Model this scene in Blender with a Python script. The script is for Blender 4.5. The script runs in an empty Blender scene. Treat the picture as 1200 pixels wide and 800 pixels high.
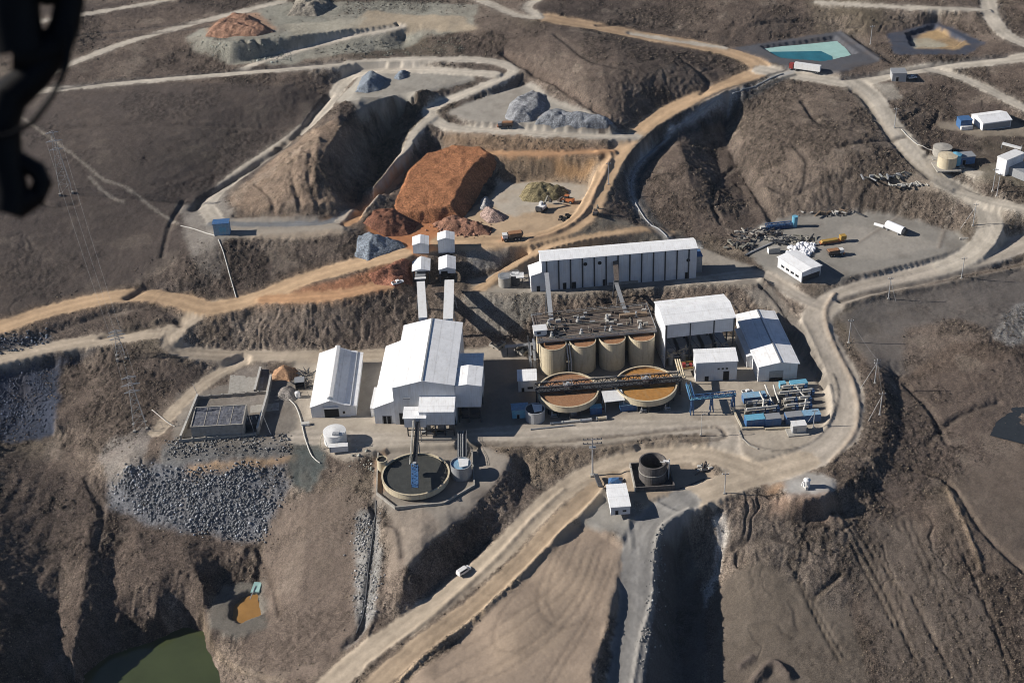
import bpy, math, random
import numpy as np
from mathutils import Vector

# ------------------------------------------------------------------ camera, light, exposure
SC = bpy.context.scene
COL = SC.collection
FPX, PITCH, ROLL, CAMH = 1600.0, math.radians(33.0), math.radians(2.6), 360.0
SUN_EL, SUN_DIR = math.radians(27.5), math.radians(-4.0)      # direction the shadows fall to (from +X)

fw = np.array([0, math.cos(PITCH), -math.sin(PITCH)])
rt0 = np.array([1.0, 0, 0]); up0 = np.cross(rt0, fw)
RT = math.cos(ROLL)*rt0 - math.sin(ROLL)*up0
UP = math.sin(ROLL)*rt0 + math.cos(ROLL)*up0
CAMP = np.array([0, 0, CAMH])

cam_d = bpy.data.cameras.new('camera'); cam = bpy.data.objects.new('camera', cam_d); COL.objects.link(cam)
from mathutils import Matrix
cam.matrix_world = Matrix(((RT[0], UP[0], -fw[0], 0), (RT[1], UP[1], -fw[1], 0), (RT[2], UP[2], -fw[2], CAMH), (0, 0, 0, 1)))
cam_d.sensor_width = 36; cam_d.lens = FPX/1200*36
cam_d.clip_start = 0.1; cam_d.clip_end = 20000
cam_d.dof.use_dof = True; cam_d.dof.focus_distance = 620; cam_d.dof.aperture_fstop = 4.2
SC.camera = cam

w = bpy.data.worlds.new('World'); SC.world = w; w.use_nodes = True
nt = w.node_tree; bg = nt.nodes['Background']
sky = nt.nodes.new('ShaderNodeTexSky'); sky.sky_type = 'NISHITA'; sky.sun_disc = False
sky.sun_elevation = SUN_EL; sky.altitude = 2600; sky.air_density = .75; sky.dust_density = .2; sky.ozone_density = 3.0
sdir = Vector((-math.cos(SUN_DIR)*math.cos(SUN_EL), -math.sin(SUN_DIR)*math.cos(SUN_EL), math.sin(SUN_EL)))  # towards the sun
sky.sun_rotation = math.atan2(sdir.x, sdir.y)
nt.links.new(sky.outputs[0], bg.inputs[0]); bg.inputs[1].default_value = 0.058
sl = bpy.data.lights.new('sun', 'SUN'); so = bpy.data.objects.new('sun', sl); COL.objects.link(so)
sl.energy = 5.0; sl.angle = math.radians(0.5); sl.color = (1.0, 0.94, 0.86)
so.rotation_euler = sdir.to_track_quat('Z', 'Y').to_euler()
so.location = (0, 0, 500)
SC.view_settings.view_transform = 'Standard'; SC.view_settings.look = 'None'
SC.view_settings.exposure = 0.45; SC.view_settings.gamma = 1.0; SC.view_settings.use_curve_mapping = False
SC.render.engine = 'CYCLES'
SC.cycles.filter_width = 1.0; SC.cycles.max_bounces = 4; SC.cycles.diffuse_bounces = 2; SC.cycles.glossy_bounces = 2
SC.cycles.use_light_tree = False; SC.cycles.use_denoising = True; SC.cycles.denoiser = 'OPENIMAGEDENOISE'; SC.cycles.denoising_prefilter = 'ACCURATE'

# ------------------------------------------------------------------ picture point -> place
def ray(u, v):
    d = RT*((u-600)/FPX) + UP*(-(v-400)/FPX) + fw
    return d
def P(u, v, z=0.0):
    d = ray(u, v); t = (z-CAMH)/d[2]
    return np.array([d[0]*t, d[1]*t, z])
def proj(p):
    q = np.asarray(p, float)-CAMP
    zc = q@fw
    return 600+FPX*(q@RT)/zc, 400-FPX*(q@UP)/zc
def height_for(p, v):                       # height above p whose picture row is v
    lo, hi = 0.0, 80.0
    for _ in range(40):
        m = (lo+hi)/2
        if proj((p[0], p[1], p[2]+m))[1] > v: lo = m
        else: hi = m
    return (lo+hi)/2

# ------------------------------------------------------------------ noise
def _hash(ix, iy, seed):
    n = (ix.astype(np.int64)*374761393 + iy.astype(np.int64)*668265263 + seed*974634777) & 0x7fffffff
    n = ((n ^ (n >> 13))*1274126177) & 0x7fffffff
    n = (n ^ (n >> 16))
    return (n & 0xffff)/65535.0
def vnoise(x, y, seed=0):
    ix = np.floor(x); iy = np.floor(y); fx = x-ix; fy = y-iy
    fx = fx*fx*fx*(fx*(fx*6-15)+10); fy = fy*fy*fy*(fy*(fy*6-15)+10)
    a = _hash(ix, iy, seed); b = _hash(ix+1, iy, seed); c = _hash(ix, iy+1, seed); d = _hash(ix+1, iy+1, seed)
    return (a*(1-fx)+b*fx)*(1-fy)+(c*(1-fx)+d*fx)*fy
def fbm(x, y, seed=0, octv=4, gain=0.5):
    s = 0; a = 1; t = 0
    for k in range(octv):
        s = s + a*vnoise(x*2**k+17.3*k, y*2**k-9.1*k, seed+k*7); t += a; a *= gain
    return s/t*2-1
# ------------------------------------------------------------------ terrain: surveyed lines and pads -> one height field
X0, X1, Y0, Y1, CS = -480.0, 480.0, 250.0, 1180.0, 1.0
NX, NY = int((X1-X0)/CS)+1, int((Y1-Y0)/CS)+1
GX, GY = np.meshgrid(np.linspace(X0, X1, NX), np.linspace(Y0, Y1, NY))
ZC = np.zeros((NY, NX)); MK = np.zeros((NY, NX), bool)
CTRL = []

def spline(pts, step=0.8):
    p = np.asarray(pts, float)
    if len(p) < 3:
        n = max(2, int(np.linalg.norm(p[1]-p[0])/step)); t = np.linspace(0, 1, n)[:, None]
        return p[0]*(1-t)+p[1]*t
    out = []
    q = np.vstack([2*p[0]-p[1], p, 2*p[-1]-p[-2]])
    for i in range(1, len(q)-2):
        a, b, c, d = q[i-1], q[i], q[i+1], q[i+2]
        n = max(2, int(np.linalg.norm(c[:2]-b[:2])/step))
        t = np.linspace(0, 1, n, endpoint=False)[:, None]
        out.append(0.5*((2*b)+(-a+c)*t+(2*a-5*b+4*c-d)*t**2+(-a+3*b-3*c+d)*t**3))
    out.append(p[-1:])
    return np.vstack(out)

def W(pts): return np.array([P(*p) for p in pts])

def stamp(sp, half):
    """distance to the line and height along it, on the cells near it"""
    D = np.full((NY, NX), 1e9, np.float32); Z = np.zeros((NY, NX), np.float32); S = np.zeros((NY, NX), np.float32)
    r = int(math.ceil(half/CS))+1
    tang = np.gradient(sp[:, :2], axis=0); tang /= np.linalg.norm(tang, axis=1)[:, None]+1e-9
    for (x, y, z), (tx, ty) in zip(sp, tang):
        i = int(round((x-X0)/CS)); j = int(round((y-Y0)/CS))
        i0, i1, j0, j1 = max(0, i-r), min(NX, i+r+1), max(0, j-r), min(NY, j+r+1)
        if i0 >= i1 or j0 >= j1: continue
        dx = GX[j0:j1, i0:i1]-x; dy = GY[j0:j1, i0:i1]-y
        d = np.hypot(dx, dy); b = D[j0:j1, i0:i1]; m = d < b
        b[m] = d[m]; Z[j0:j1, i0:i1][m] = z; S[j0:j1, i0:i1][m] = (dx*-ty+dy*tx)[m]
    return D, Z, S
def near_line(sp, half):
    """the same, on just the block of cells round the line: its slice, distance, sideways offset"""
    s = bbox(sp, int(half)+3); shp = GX[s].shape; D = np.full(shp, 1e9, np.float32); S = np.zeros(shp, np.float32)
    if not D.size: return s, D, S
    r = int(math.ceil(half/CS))+1; oi, oj = s[1].start, s[0].start
    tang = np.gradient(sp[:, :2], axis=0); tang /= np.linalg.norm(tang, axis=1)[:, None]+1e-9
    for (x, y, z), (tx, ty) in zip(sp, tang):
        i = int(round((x-X0)/CS))-oi; j = int(round((y-Y0)/CS))-oj
        i0, i1, j0, j1 = max(0, i-r), min(shp[1], i+r+1), max(0, j-r), min(shp[0], j+r+1)
        if i0 >= i1 or j0 >= j1: continue
        dx = GX[j0+oj:j1+oj, i0+oi:i1+oi]-x; dy = GY[j0+oj:j1+oj, i0+oi:i1+oi]-y
        d = np.hypot(dx, dy); bb = D[j0:j1, i0:i1]; m = d < bb
        bb[m] = d[m]; S[j0:j1, i0:i1][m] = (dx*-ty+dy*tx)[m]
    return s, D, S

def inside(poly, xs, ys):
    poly = np.asarray(poly); res = np.zeros(xs.shape, bool); n = len(poly)
    for i in range(n):
        x1, y1 = poly[i][:2]; x2, y2 = poly[(i+1) % n][:2]
        if y1 == y2: continue
        c = ((y1 > ys) != (y2 > ys)) & (xs < (x2-x1)*(ys-y1)/(y2-y1)+x1)
        res ^= c
    return res
def bbox(poly, pad=2):
    p = np.asarray(poly)
    i0 = max(0, int((p[:, 0].min()-X0)/CS)-pad); i1 = min(NX, int((p[:, 0].max()-X0)/CS)+pad+2)
    j0 = max(0, int((p[:, 1].min()-Y0)/CS)-pad); j1 = min(NY, int((p[:, 1].max()-Y0)/CS)+pad+2)
    return slice(j0, max(j1, j0)), slice(i0, max(i1, i0))

def pad(pts, z=None):
    """a levelled area: vertices (u, v, z) or (u, v) with one z"""
    if z is not None: pts = [(u, v, z) for u, v in pts]
    p = W(pts); CTRL.extend(p.tolist())
    s = bbox(p); xs, ys = GX[s], GY[s]; m = inside(p, xs, ys)
    wt = 0; zz = 0
    for x, y, z_ in p:
        k = 1/((xs-x)**2+(ys-y)**2+4)**1.5; wt = wt+k; zz = zz+k*z_
    ZC[s][m] = (zz/wt)[m]; MK[s][m] = True
def line(pts, width=1.5):
    sp = spline(W(pts)); CTRL.extend(sp[::12].tolist())
    D, Z, S = stamp(sp, width/2+1); m = D <= max(width/2, .75)
    ZC[m] = Z[m]; MK[m] = True
def spots(pts):
    CTRL.extend(W(pts).tolist())

ROADS = []
def road(name, width, color, pts, wear=1.0):
    sp = spline(W(pts)); CTRL.extend(sp[::10].tolist()); ROADS.append((name, width, color, sp, wear))

# ---- pads
pad([(345,420),(440,411),(560,408),(620,400),(770,395),(860,393),(925,398),(950,430),(975,470),(975,510),(940,530),(870,540),(848,525),(700,523),(560,527),(440,530),(405,530),(350,505)], 0)
pad([(440,532),(562,524),(566,556),(508,596),(462,592),(438,584)], -2.2)
pad([(552,328),(600,312),(640,300),(825,292),(862,308),(905,322),(892,334),(820,332),(640,345),(560,344),(548,337)], 14)
pad([(868,278),(895,262),(940,254),(1000,247),(1060,256),(1120,272),(1135,288),(1060,312),(985,326),(930,328),(890,308)], 15)
pad([(470,268),(520,258),(590,214),(640,210),(690,212),(697,235),(684,255),(655,274),(600,284),(545,286),(536,295),(480,297),(468,290)], 24)
pad([(484,322),(540,319),(545,338),(484,341)], 15)
pad([(205,522),(228,462),(290,448),(330,440),(345,455),(345,490),(328,520)], 0)
pad([(527,132),(558,117),(615,98),(645,120),(712,142),(722,150),(660,152),(560,146)], 44)
pad([(415,110),(425,90),(470,84),(545,86),(555,92),(510,103),(460,112),(430,116)], 48.5)
pad([(642,618,-7.5),(690,618,-8.5),(735,645,-10),(728,680,-12),(702,760,-16),(680,830,-19),(440,830,-22),(520,765,-18),(600,690,-12.5)])
pad([(655,590,-6),(700,575,-5),(745,598,-4.5),(738,636,-7),(690,612,-7)])
pad([(740,540),(820,535),(835,560),(800,588),(740,590),(700,575)], -2.5)
pad([(914,566),(935,555),(964,556),(981,570),(964,587),(926,586)], .2)
pad([(1095,150),(1145,157),(1200,150),(1200,143),(1130,141)], 36)
pad([(1085,188),(1130,192),(1135,180),(1090,172)], 33)
pad([(1150,207),(1290,207),(1290,176),(1155,178)], 33)
pad([(1172,502),(1186,478),(1215,468),(1245,478),(1235,508)], -4.8)
pad([(245,262),(270,258),(400,262),(405,268),(250,279)], 30)
pad([(300,20,61),(420,10,62),(540,16,61),(552,26,60),(470,28,60),(432,33,60),(400,36,61),(345,43,62),(312,45,62.5),(300,50,62.5),(272,52,62.5),(240,45,61),(245,36,61)])
line([(436,36,58.5),(446,46,56),(440,58,53)])
line([(466,36,55),(474,48,52.3),(470,58,51.6)])
# lined ponds: rim, floor
pad([(850,56),(985,37),(1032,68),(985,84),(905,76)], 47.5)
pad([(892,58),(978,46),(1003,66),(965,75),(915,71)], 45.3)
pad([(1040,40),(1098,26),(1150,50),(1130,62),(1050,62)], 49)
pad([(1062,43),(1095,33),(1130,51),(1115,59),(1068,58)], 46.6)
pad([(240,715),(258,690),(305,682),(318,730),(285,742),(245,740)], -31)
pad([(272,712),(285,700),(303,695),(308,722),(282,733),(270,728)], -33.5)
pad([(90,800),(130,770),(180,755),(215,738),(238,740),(262,840),(60,840)], -42)
# ---- crest and toe lines
line([(596,536,-.6),(583,560,-1.8),(545,602,-3),(505,632,-4.5),(478,662,-7.5),(470,695,-13)])
line([(612,546,-5.5),(614,570,-7),(611,592,-8.5)])
line([(632,590,-7.5),(592,620,-10.5),(540,655,-14.5),(490,708,-18.5)])
line([(440,592,-6),(432,620,-10),(425,680,-17),(418,730,-21.5)])
line([(455,600,-4),(452,640,-9),(450,690,-15)])
line([(735,645,-10),(729,680,-12),(703,760,-16),(685,830,-19)])
line([(739,650,-12),(736,690,-18),(720,770,-24.5),(706,840,-29)])
line([(768,640,-10),(769,690,-15.5),(757,750,-21),(748,840,-27)])
line([(788,640,-21),(796,690,-29),(791,750,-34),(789,840,-40)])
line([(800,610,-9),(812,638,-18),(824,690,-26.5),(828,750,-32),(826,840,-38)])
line([(148,548,-4),(200,540,-3),(270,543,-2.5),(340,536,-2)])
line([(125,580,-15),(170,612,-19),(230,624,-21),(300,634,-22.5),(330,600,-15)])
line([(-10,520,-3),(-15,600,-9),(-5,700,-15),(-15,830,-23)])
line([(75,590,-15),(70,700,-25),(60,830,-34)])
line([(105,610,-16),(98,690,-22),(85,790,-33)])
line([(134,640,-21.5),(137,730,-31)])
line([(158,625,-18.5),(185,700,-27.5),(160,750,-38)])
line([(215,640,-20.5),(238,690,-25),(232,728,-36)])
line([(285,640,-22),(262,680,-31),(250,690,-31)])
line([(0,440,3),(65,430,2)])
line([(0,515,-9),(62,508,-9),(95,560,-12)])
line([(70,440,1),(65,500,-5)])
line([(90,420,4),(120,470,-1),(150,520,-3)])
line([(1014,395,7.2),(1032,440,5),(1038,480,2.8),(1030,515,1),(1006,550,-.3),(976,574,-1.2)],2)
line([(1050,440,1),(1057,490,-1.2),(1050,535,-3),(1022,578,-6.5),(985,603,-9)])
line([(902,590,-4),(938,598,-4),(978,592,-4)])
line([(880,600,-6.5),(930,612,-9),(985,603,-10.5)])
line([(845,590,-3.5),(905,575,-2)])
line([(500,106,51),(440,118,55),(405,142,55),(376,186,49),(387,220,39),(400,250,30.5)],2)
line([(486,124,44),(468,140,39),(446,170,34.5),(426,205,31),(410,238,29)])
line([(514,172,34.5),(494,183,31.5),(468,199,29),(445,224,26)])
line([(275,238,32),(330,192,43),(380,145,53)])
line([(880,100,39),(850,118,36),(815,134,33),(785,154,30.5),(757,182,27.5),(741,205,25),(742,230,22.5),(758,257,19.5),(783,277,16.5),(812,287,15)],3)
line([(852,138,27),(850,165,23),(870,205,19.5),(892,240,16.5)])
line([(884,128,35),(872,165,30),(890,200,26),(905,240,19)])
line([(795,170,31),(805,210,28),(835,245,21)])
line([(226,62,53.5),(268,74,51.3),(296,70,52),(318,66,52.8),(345,61,54.3)])
line([(286,52,60),(292,64,54)]); line([(299,54,58.5),(305,66,53)])

spots([(860,168,23),(960,150,41),(1000,200,34),(950,230,23),(1050,235,23),(920,200,28),(1060,130,40),(1100,160,37),(1150,165,35),
  (700,90,58),(640,60,60),(760,60,56),(800,90,50),(720,125,49),(560,30,61),(450,-10,63),(880,20,57),(1000,15,58),(1150,15,57),(600,-40,66),(200,-40,64),(1000,-40,62),(1250,0,58),
  (100,20,59),(30,150,48),(30,250,36),(100,200,42),(150,300,24),(60,330,20),(200,200,38),(-60,200,44),(-60,420,8),(250,130,48),(330,110,49),(300,300,23),
  (1100,500,-2.5),(1200,450,0),(1200,600,-11),(1100,600,-8),(1000,660,-17),(900,640,-12),(850,660,-18),(840,720,-26),(845,800,-33),(1000,800,-31),(1200,800,-31),(1260,700,-23),(1260,500,-6),
  (1100,360,7.5),(1200,340,8),(1030,380,7),(1200,400,5),(1080,410,7),(1150,400,8),(1060,440,3),
  (1150,270,22),(1220,300,14),(350,620,-13),(390,600,-9),(380,700,-22),(330,680,-20),(340,760,-29),(320,800,-33),(400,560,-5),
  (590,520,-1.5),(640,545,-4),(250,860,-42),(0,900,-25),(700,900,-26),(1000,900,-37),(1250,900,-34),(-100,800,-14),(-100,600,-4),(160,440,3),(180,420,6)])
# ---- roads
TAN = (.42,.295,.185); TANG = (.39,.325,.25); GRY = (.38,.335,.28); PALE = (.44,.395,.33); ORG = (.42,.25,.14); DGR = (.215,.207,.195)
road('dirt_road', 15, GRY, [(1280,262,14),(1200,285,13.5),(1130,308,13),(1060,326,12.5),(1000,342,12.5),(966,360,11.5),(957,377,10),(967,402,7.5),(982,432,5),(992,465,2.5),(990,497,1),(968,524,0),(925,546,-.5),(880,557,-1)])
road('dirt_road', 13, GRY, [(852,505,0),(850,530,-.6),(872,556,-1)])
road('dirt_road', 14, TANG, [(940,540,-.5),(880,558,-1),(835,574,-1.6),(800,588,-2.8),(770,604,-4.4)])
road('dirt_road', 14, DGR, [(800,588,-2.8),(765,612,-5),(748,650,-10),(745,720,-16.5),(732,800,-22),(722,860,-26)])
road('dirt_road', 11, TANG, [(880,550,-1),(835,535,-1.4),(790,533,-2),(740,538,-3),(690,556,-5),(645,586,-7.5),(600,632,-11),(560,668,-14.5),(500,716,-18.5),(440,757,-22),(385,803,-26),(330,850,-30)])
road('dirt_road', 9, (.31,.24,.17), [(720,560,-4),(690,580,-6),(650,618,-8),(610,660,-12),(560,705,-16),(500,750,-19.5),(440,800,-23.5),(410,840,-26)])
road('dirt_road', 10, GRY, [(345,512,0),(450,514,0),(560,509,0),(700,501,0),(850,500,0)])
road('dirt_road', 10, TANG, [(-40,432,8),(0,420,8),(60,407,9),(130,396,10),(195,389,11),(228,371,13),(252,358,15)])
road('dirt_road', 12, TAN, [(-40,394,13),(0,383,14),(60,364,15),(120,350,16),(170,345,16),(210,352,15.5),(245,361,15),(290,352,16),(330,338,18),(370,323,20),(420,309,22),(470,298,24)])
road('dirt_road', 8, ORG, [(310,350,17),(345,349,17.6),(400,345,18),(440,336,18.6),(466,331,19)])
road('dirt_road', 9, TANG, [(205,392,11),(200,404,9),(215,412,6.5),(260,416,4),(330,417,2),(420,416,.5),(470,413,0)])
road('dirt_road', 7, TANG, [(285,424,1),(245,445,.2),(205,480,-1),(185,505,-2.5)])
road('dirt_road', 13, TAN, [(520,283,24),(600,282,24),(650,274,24.5),(682,255,26),(700,225,29),(716,193,32.5),(742,163,36.5),(782,131,40.5),(832,109,43.5),(878,89,45),(893,82,46),(872,67,47.5),(820,53,50),(750,41,53),(690,30,57),(640,21,60.5)])
road('dirt_road', 6.5, TAN, [(562,338,14),(590,318,16.5),(618,301,20),(650,287,23),(700,276,23),(760,268,20),(785,274,17.5)])
road('dirt_road', 8, GRY, [(800,331,14),(850,325,14),(888,321,14),(915,334,13),(935,347,12.5),(960,358,11.6)])
road('dirt_road', 12, PALE, [(893,82,46),(930,88,45.5),(965,93,45),(1000,97,45),(1050,86,46),(1100,78,47.3),(1160,72,48.3),(1220,65,49.5)])
road('dirt_road', 13, PALE, [(1000,96,45),(1020,112,43),(1036,136,40),(1055,160,37),(1080,190,33),(1105,213,29),(1138,231,25),(1158,250,22),(1160,272,18),(1140,296,14.6),(1110,312,13)])
road('dirt_road', 9, PALE, [(1128,226,26.5),(1165,237,25.5),(1215,247,25)])
road('dirt_road', 10, PALE, [(1215,56,49.5),(1185,44,51),(1165,25,53),(1158,0,55),(1155,-30,57)])
road('dirt_road', 7, PALE, [(1090,82,46.5),(1130,92,45),(1180,116,42),(1230,140,39)])
road('dirt_road', 6, PALE, [(1090,185,33),(1120,196,32),(1145,203,32.6)])
road('dirt_road', 6, PALE, [(960,3,58),(1040,8,57.5),(1110,10,56.5),(1158,12,55)])
road('dirt_road', 8, PALE, [(20,110,50),(60,105,52),(130,98,52),(220,90,52),(320,82,52),(400,75,52),(480,70,52),(555,70,51),(590,75,50),(602,83,49),(582,95,48),(545,110,46),(515,122,44),(503,132,43),(512,143,42),(540,150,41.5),(600,154,41),(670,158,40),(720,160,38.5),(745,160,37)])
road('dirt_road', 9, PALE, [(580,86,49.5),(500,82,49),(430,85,47.5),(404,95,45),(385,120,42),(350,155,38),(300,190,34),(262,218,31),(242,240,30),(252,258,30)])
road('dirt_road', 5, (.17,.175,.18), [(250,262,30),(300,263,30),(370,262,29.6),(402,256,29)])
road('dirt_road', 6, PALE, [(400,259,29),(408,253,29.5),(430,235,33.5),(458,198,37.5),(477,172,41),(490,150,42.5),(508,136,43)])
road('dirt_road', 5, ORG, [(718,177,35.5),(650,180,35.5),(540,180,35),(512,183,34),(490,191,33),(470,206,31),(452,226,28.5),(430,246,27.5),(405,264,28)])
road('dirt_road', 6, PALE, [(20,30,61),(110,15,61),(220,-4,62)])
road('dirt_road', 7, PALE, [(60,85,54),(100,68,55.5),(160,46,57.5),(235,26,59),(330,2,61)])
road('dirt_road', 6, PALE, [(285,80,52.2),(320,68,53),(400,46,56.5),(470,32,58.5)])
road('dirt_road', 7, PALE, [(540,-10,63),(575,5,62),(605,18,61),(630,20,61),(618,8,62),(640,-6,63)])
road('dirt_road', 5, PALE, [(740,40,53),(790,48,51),(850,56,49)])

for name, width, color, sp, wear in ROADS:
    D, Z, S = stamp(sp, width/2+1); m = D <= width/2
    ZC[m] = Z[m]; MK[m] = True

# ---- fill: smooth trend through the survey points, then a membrane between the lines
C = np.array(CTRL)
key = np.unique(np.round(C[:, :2]/10).astype(int), axis=0, return_index=True)[1]; C = C[key]
def tps(xy, pts, coef):
    out = np.zeros(len(xy))
    for k in range(0, len(xy), 4000):
        r2 = ((xy[k:k+4000, None, :]-pts[None])**2).sum(-1)
        out[k:k+4000] = (0.5*r2*np.log(r2+1e-9))@coef[:len(pts)]+coef[len(pts)]+xy[k:k+4000]@coef[len(pts)+1:]
    return out
pt = C[:, :2]/100; n = len(pt)
r2 = ((pt[:, None]-pt[None])**2).sum(-1); K = 0.5*r2*np.log(r2+1e-9)+np.eye(n)*0.02
A = np.zeros((n+3, n+3)); A[:n, :n] = K; A[:n, n] = 1; A[:n, n+1:] = pt; A[n, :n] = 1; A[n+1:, :n] = pt.T
coef = np.linalg.solve(A, np.r_[C[:, 2], 0, 0, 0])
cx = np.linspace(X0, X1, 97); cy = np.linspace(Y0, Y1, 94); CXg, CYg = np.meshgrid(cx, cy)
cz = tps(np.c_[CXg.ravel(), CYg.ravel()]/100, pt, coef).reshape(CXg.shape)
def bil(A, x0, y0, sx, sy, x, y):
    fx = np.clip((x-x0)/sx, 0, A.shape[1]-1.001); fy = np.clip((y-y0)/sy, 0, A.shape[0]-1.001)
    i = fx.astype(int); j = fy.astype(int); fx = fx-i; fy = fy-j
    if A.ndim == 3: fx = fx[..., None]; fy = fy[..., None]
    return (A[j, i]*(1-fx)+A[j, i+1]*fx)*(1-fy)+(A[j+1, i]*(1-fx)+A[j+1, i+1]*fx)*fy
TREND = bil(cz, X0, Y0, cx[1]-cx[0], cy[1]-cy[0], GX, GY)
R = np.where(MK, ZC-TREND, 0.0)
def solve(R, M, lev):
    if lev > 0 and min(R.shape) > 24:
        h, w_ = (R.shape[0]+1)//2, (R.shape[1]+1)//2
        Rp = np.pad(R*M, ((0, h*2-R.shape[0]), (0, w_*2-R.shape[1]))); Mp = np.pad(M.astype(float), ((0, h*2-R.shape[0]), (0, w_*2-R.shape[1])))
        s = Rp.reshape(h, 2, w_, 2).sum((1, 3)); c = Mp.reshape(h, 2, w_, 2).sum((1, 3))
        co = solve(np.where(c > 0, s/np.maximum(c, 1), 0), c > 0, lev-1)
        yy, xx = np.meshgrid(np.arange(R.shape[0]), np.arange(R.shape[1]), indexing='ij')
        U = bil(co, .5, .5, 2, 2, xx.astype(float), yy.astype(float))
    else: U = np.zeros_like(R)
    U = np.where(M, R, U)
    for _ in range(40):
        Q = np.pad(U, 1, mode='edge')
        U = np.where(M, R, 0.25*(Q[:-2, 1:-1]+Q[2:, 1:-1]+Q[1:-1, :-2]+Q[1:-1, 2:]))
    return U
HG = TREND+solve(R, MK, 6)
def blur(A, n=1):
    for _ in range(n):
        Q = np.pad(A, 1, mode='edge')
        A = (Q[:-2, 1:-1]+Q[2:, 1:-1]+Q[1:-1, :-2]+Q[1:-1, 2:]+2*A)/6
    return A
HG = blur(HG, 1)
SMOOTH = MK.copy()
def HB(x, y): return bil(HG, X0, Y0, CS, CS, np.asarray(x, float), np.asarray(y, float))
def G(u, v, lo=-60):
    """where the line of sight through a picture point meets the land"""
    d = ray(u, v); ts = np.linspace((90-CAMH)/d[2], (lo-CAMH)/d[2], 900)
    x, y, z = d[0]*ts, d[1]*ts, CAMH+d[2]*ts
    below = z < HB(x, y); k = int(np.argmax(below)) if below.any() else len(ts)-1
    t0, t1 = ts[max(k-1, 0)], ts[k]
    for _ in range(20):
        t = (t0+t1)/2
        if CAMH+d[2]*t < HB(d[0]*t, d[1]*t): t1 = t
        else: t0 = t
    return np.array([d[0]*t1, d[1]*t1, float(HB(d[0]*t1, d[1]*t1))])
def GP(pts): return np.array([G(u, v) for u, v in pts])
# ------------------------------------------------------------------ what the land is made of (real surface colours)
def n2(s, seed=0, o=4): return fbm(GX/s, GY/s, seed, o)
def mixc(A, B, k): return A*(1-k[..., None])+np.asarray(B)*k[..., None]
BASE = np.ones((NY, NX, 3))*np.array((.107, .083, .067))
BASE = mixc(BASE, (.074, .058, .049), np.clip(n2(70, 3)*1.6+.35, 0, 1))
BASE = mixc(BASE, (.155, .124, .100), np.clip(n2(38, 9)*1.8-.25, 0, 1)*.8)
BASE = mixc(BASE, (.10, .085, .058), np.clip(n2(55, 12)*2-.3, 0, 1)*.6)
ROUGH = np.ones((NY, NX))                       # 1 = tussocky natural ground, 0 = graded
HARD = np.zeros((NY, NX)); ROADM = np.zeros((NY, NX)); TRACK = np.zeros((NY, NX))
gy_, gx_ = np.gradient(HG, CS); SLOPE = np.degrees(np.arctan(np.hypot(gx_, gy_)))
# cut and fill banks show bare subsoil
k = np.clip((SLOPE-20)/10, 0, 1)*(1-blur(SMOOTH.astype(float), 1))
BASE = mixc(BASE, (.155, .125, .10), k*.75*np.clip(.7+n2(16, 5), 0, 1))
ROUGH = ROUGH*(1+.5*k)

N9, N14, N50, N6, N7, N40, N11, N3 = n2(9, 4, 3), n2(14, 21, 3), n2(50, 22, 2), n2(6, 71, 3), n2(7, 40, 3), n2(40, 8, 2), n2(11, 31, 3), n2(3, 33, 2)
WPX, WPY = fbm(GX/7, GY/7, 1), fbm(GX/7, GY/7, 51)
def mask_of(pts, soft=2, warp=2.0, seed=1):
    p = GP(pts); s = bbox(p, 9+int(soft)); xs, ys = GX[s], GY[s]
    return s, blur(inside(p, xs+WPX[s]*warp, ys+WPY[s]*warp).astype(float), max(1, int(soft)))
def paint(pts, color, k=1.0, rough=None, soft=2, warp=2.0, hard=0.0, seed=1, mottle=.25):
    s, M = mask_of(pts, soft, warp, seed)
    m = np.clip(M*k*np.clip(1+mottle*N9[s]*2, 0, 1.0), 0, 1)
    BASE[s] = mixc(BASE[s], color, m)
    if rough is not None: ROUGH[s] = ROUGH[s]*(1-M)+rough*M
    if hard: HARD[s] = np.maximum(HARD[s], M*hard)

# broad areas
paint([(-60,100),(330,100),(400,110),(350,170),(230,240),(215,300),(120,345),(-60,380)], (.078,.064,.057), .75, .55, 6)
paint([(555,60),(700,40),(890,75),(860,100),(760,150),(700,120),(630,90)], (.10,.078,.064), .6, 1.0, 6)
paint([(860,110),(930,95),(1000,110),(1080,200),(1140,245),(1080,262),(1000,245),(900,262),(880,200)], (.135,.108,.086), .6, 1.1, 5)
paint([(985,370),(1010,350),(1080,335),(1210,312),(1210,405),(1120,400),(1060,440),(1020,430)], (.135,.122,.112), .85, .35, 4)
paint([(1060,385),(1120,372),(1175,392),(1180,425),(1120,470),(1060,430)], (.125,.094,.072), .7, 1.0, 6)
paint([(1105,560),(1160,520),(1230,500),(1230,690),(1160,640)], (.135,.108,.088), .8, .4, 2)
paint([(840,690),(880,655),(930,655),(990,700),(1010,760),(1030,840),(830,840)], (.122,.102,.083), .85, .4, 3)
paint([(990,620),(1060,600),(1150,700),(1200,830),(1050,830)], (.125,.104,.087), .7, .6, 6)
paint([(850,600),(1000,590),(1010,690),(985,720),(900,660),(840,650)], (.115,.095,.08), .7, 1.1, 3)
paint([(1080,440),(1200,420),(1210,520),(1110,560),(1030,600),(1040,480)], (.118,.092,.076), .7, .8, 5)
paint([(-60,510),(110,560),(300,620),(280,700),(240,800),(-60,830)], (.080,.062,.051), .85, 1.3, 5)
paint([(320,590),(410,565),(440,600),(420,740),(370,790),(300,800),(300,680)], (.155,.122,.10), .75, .55, 4)
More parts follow.
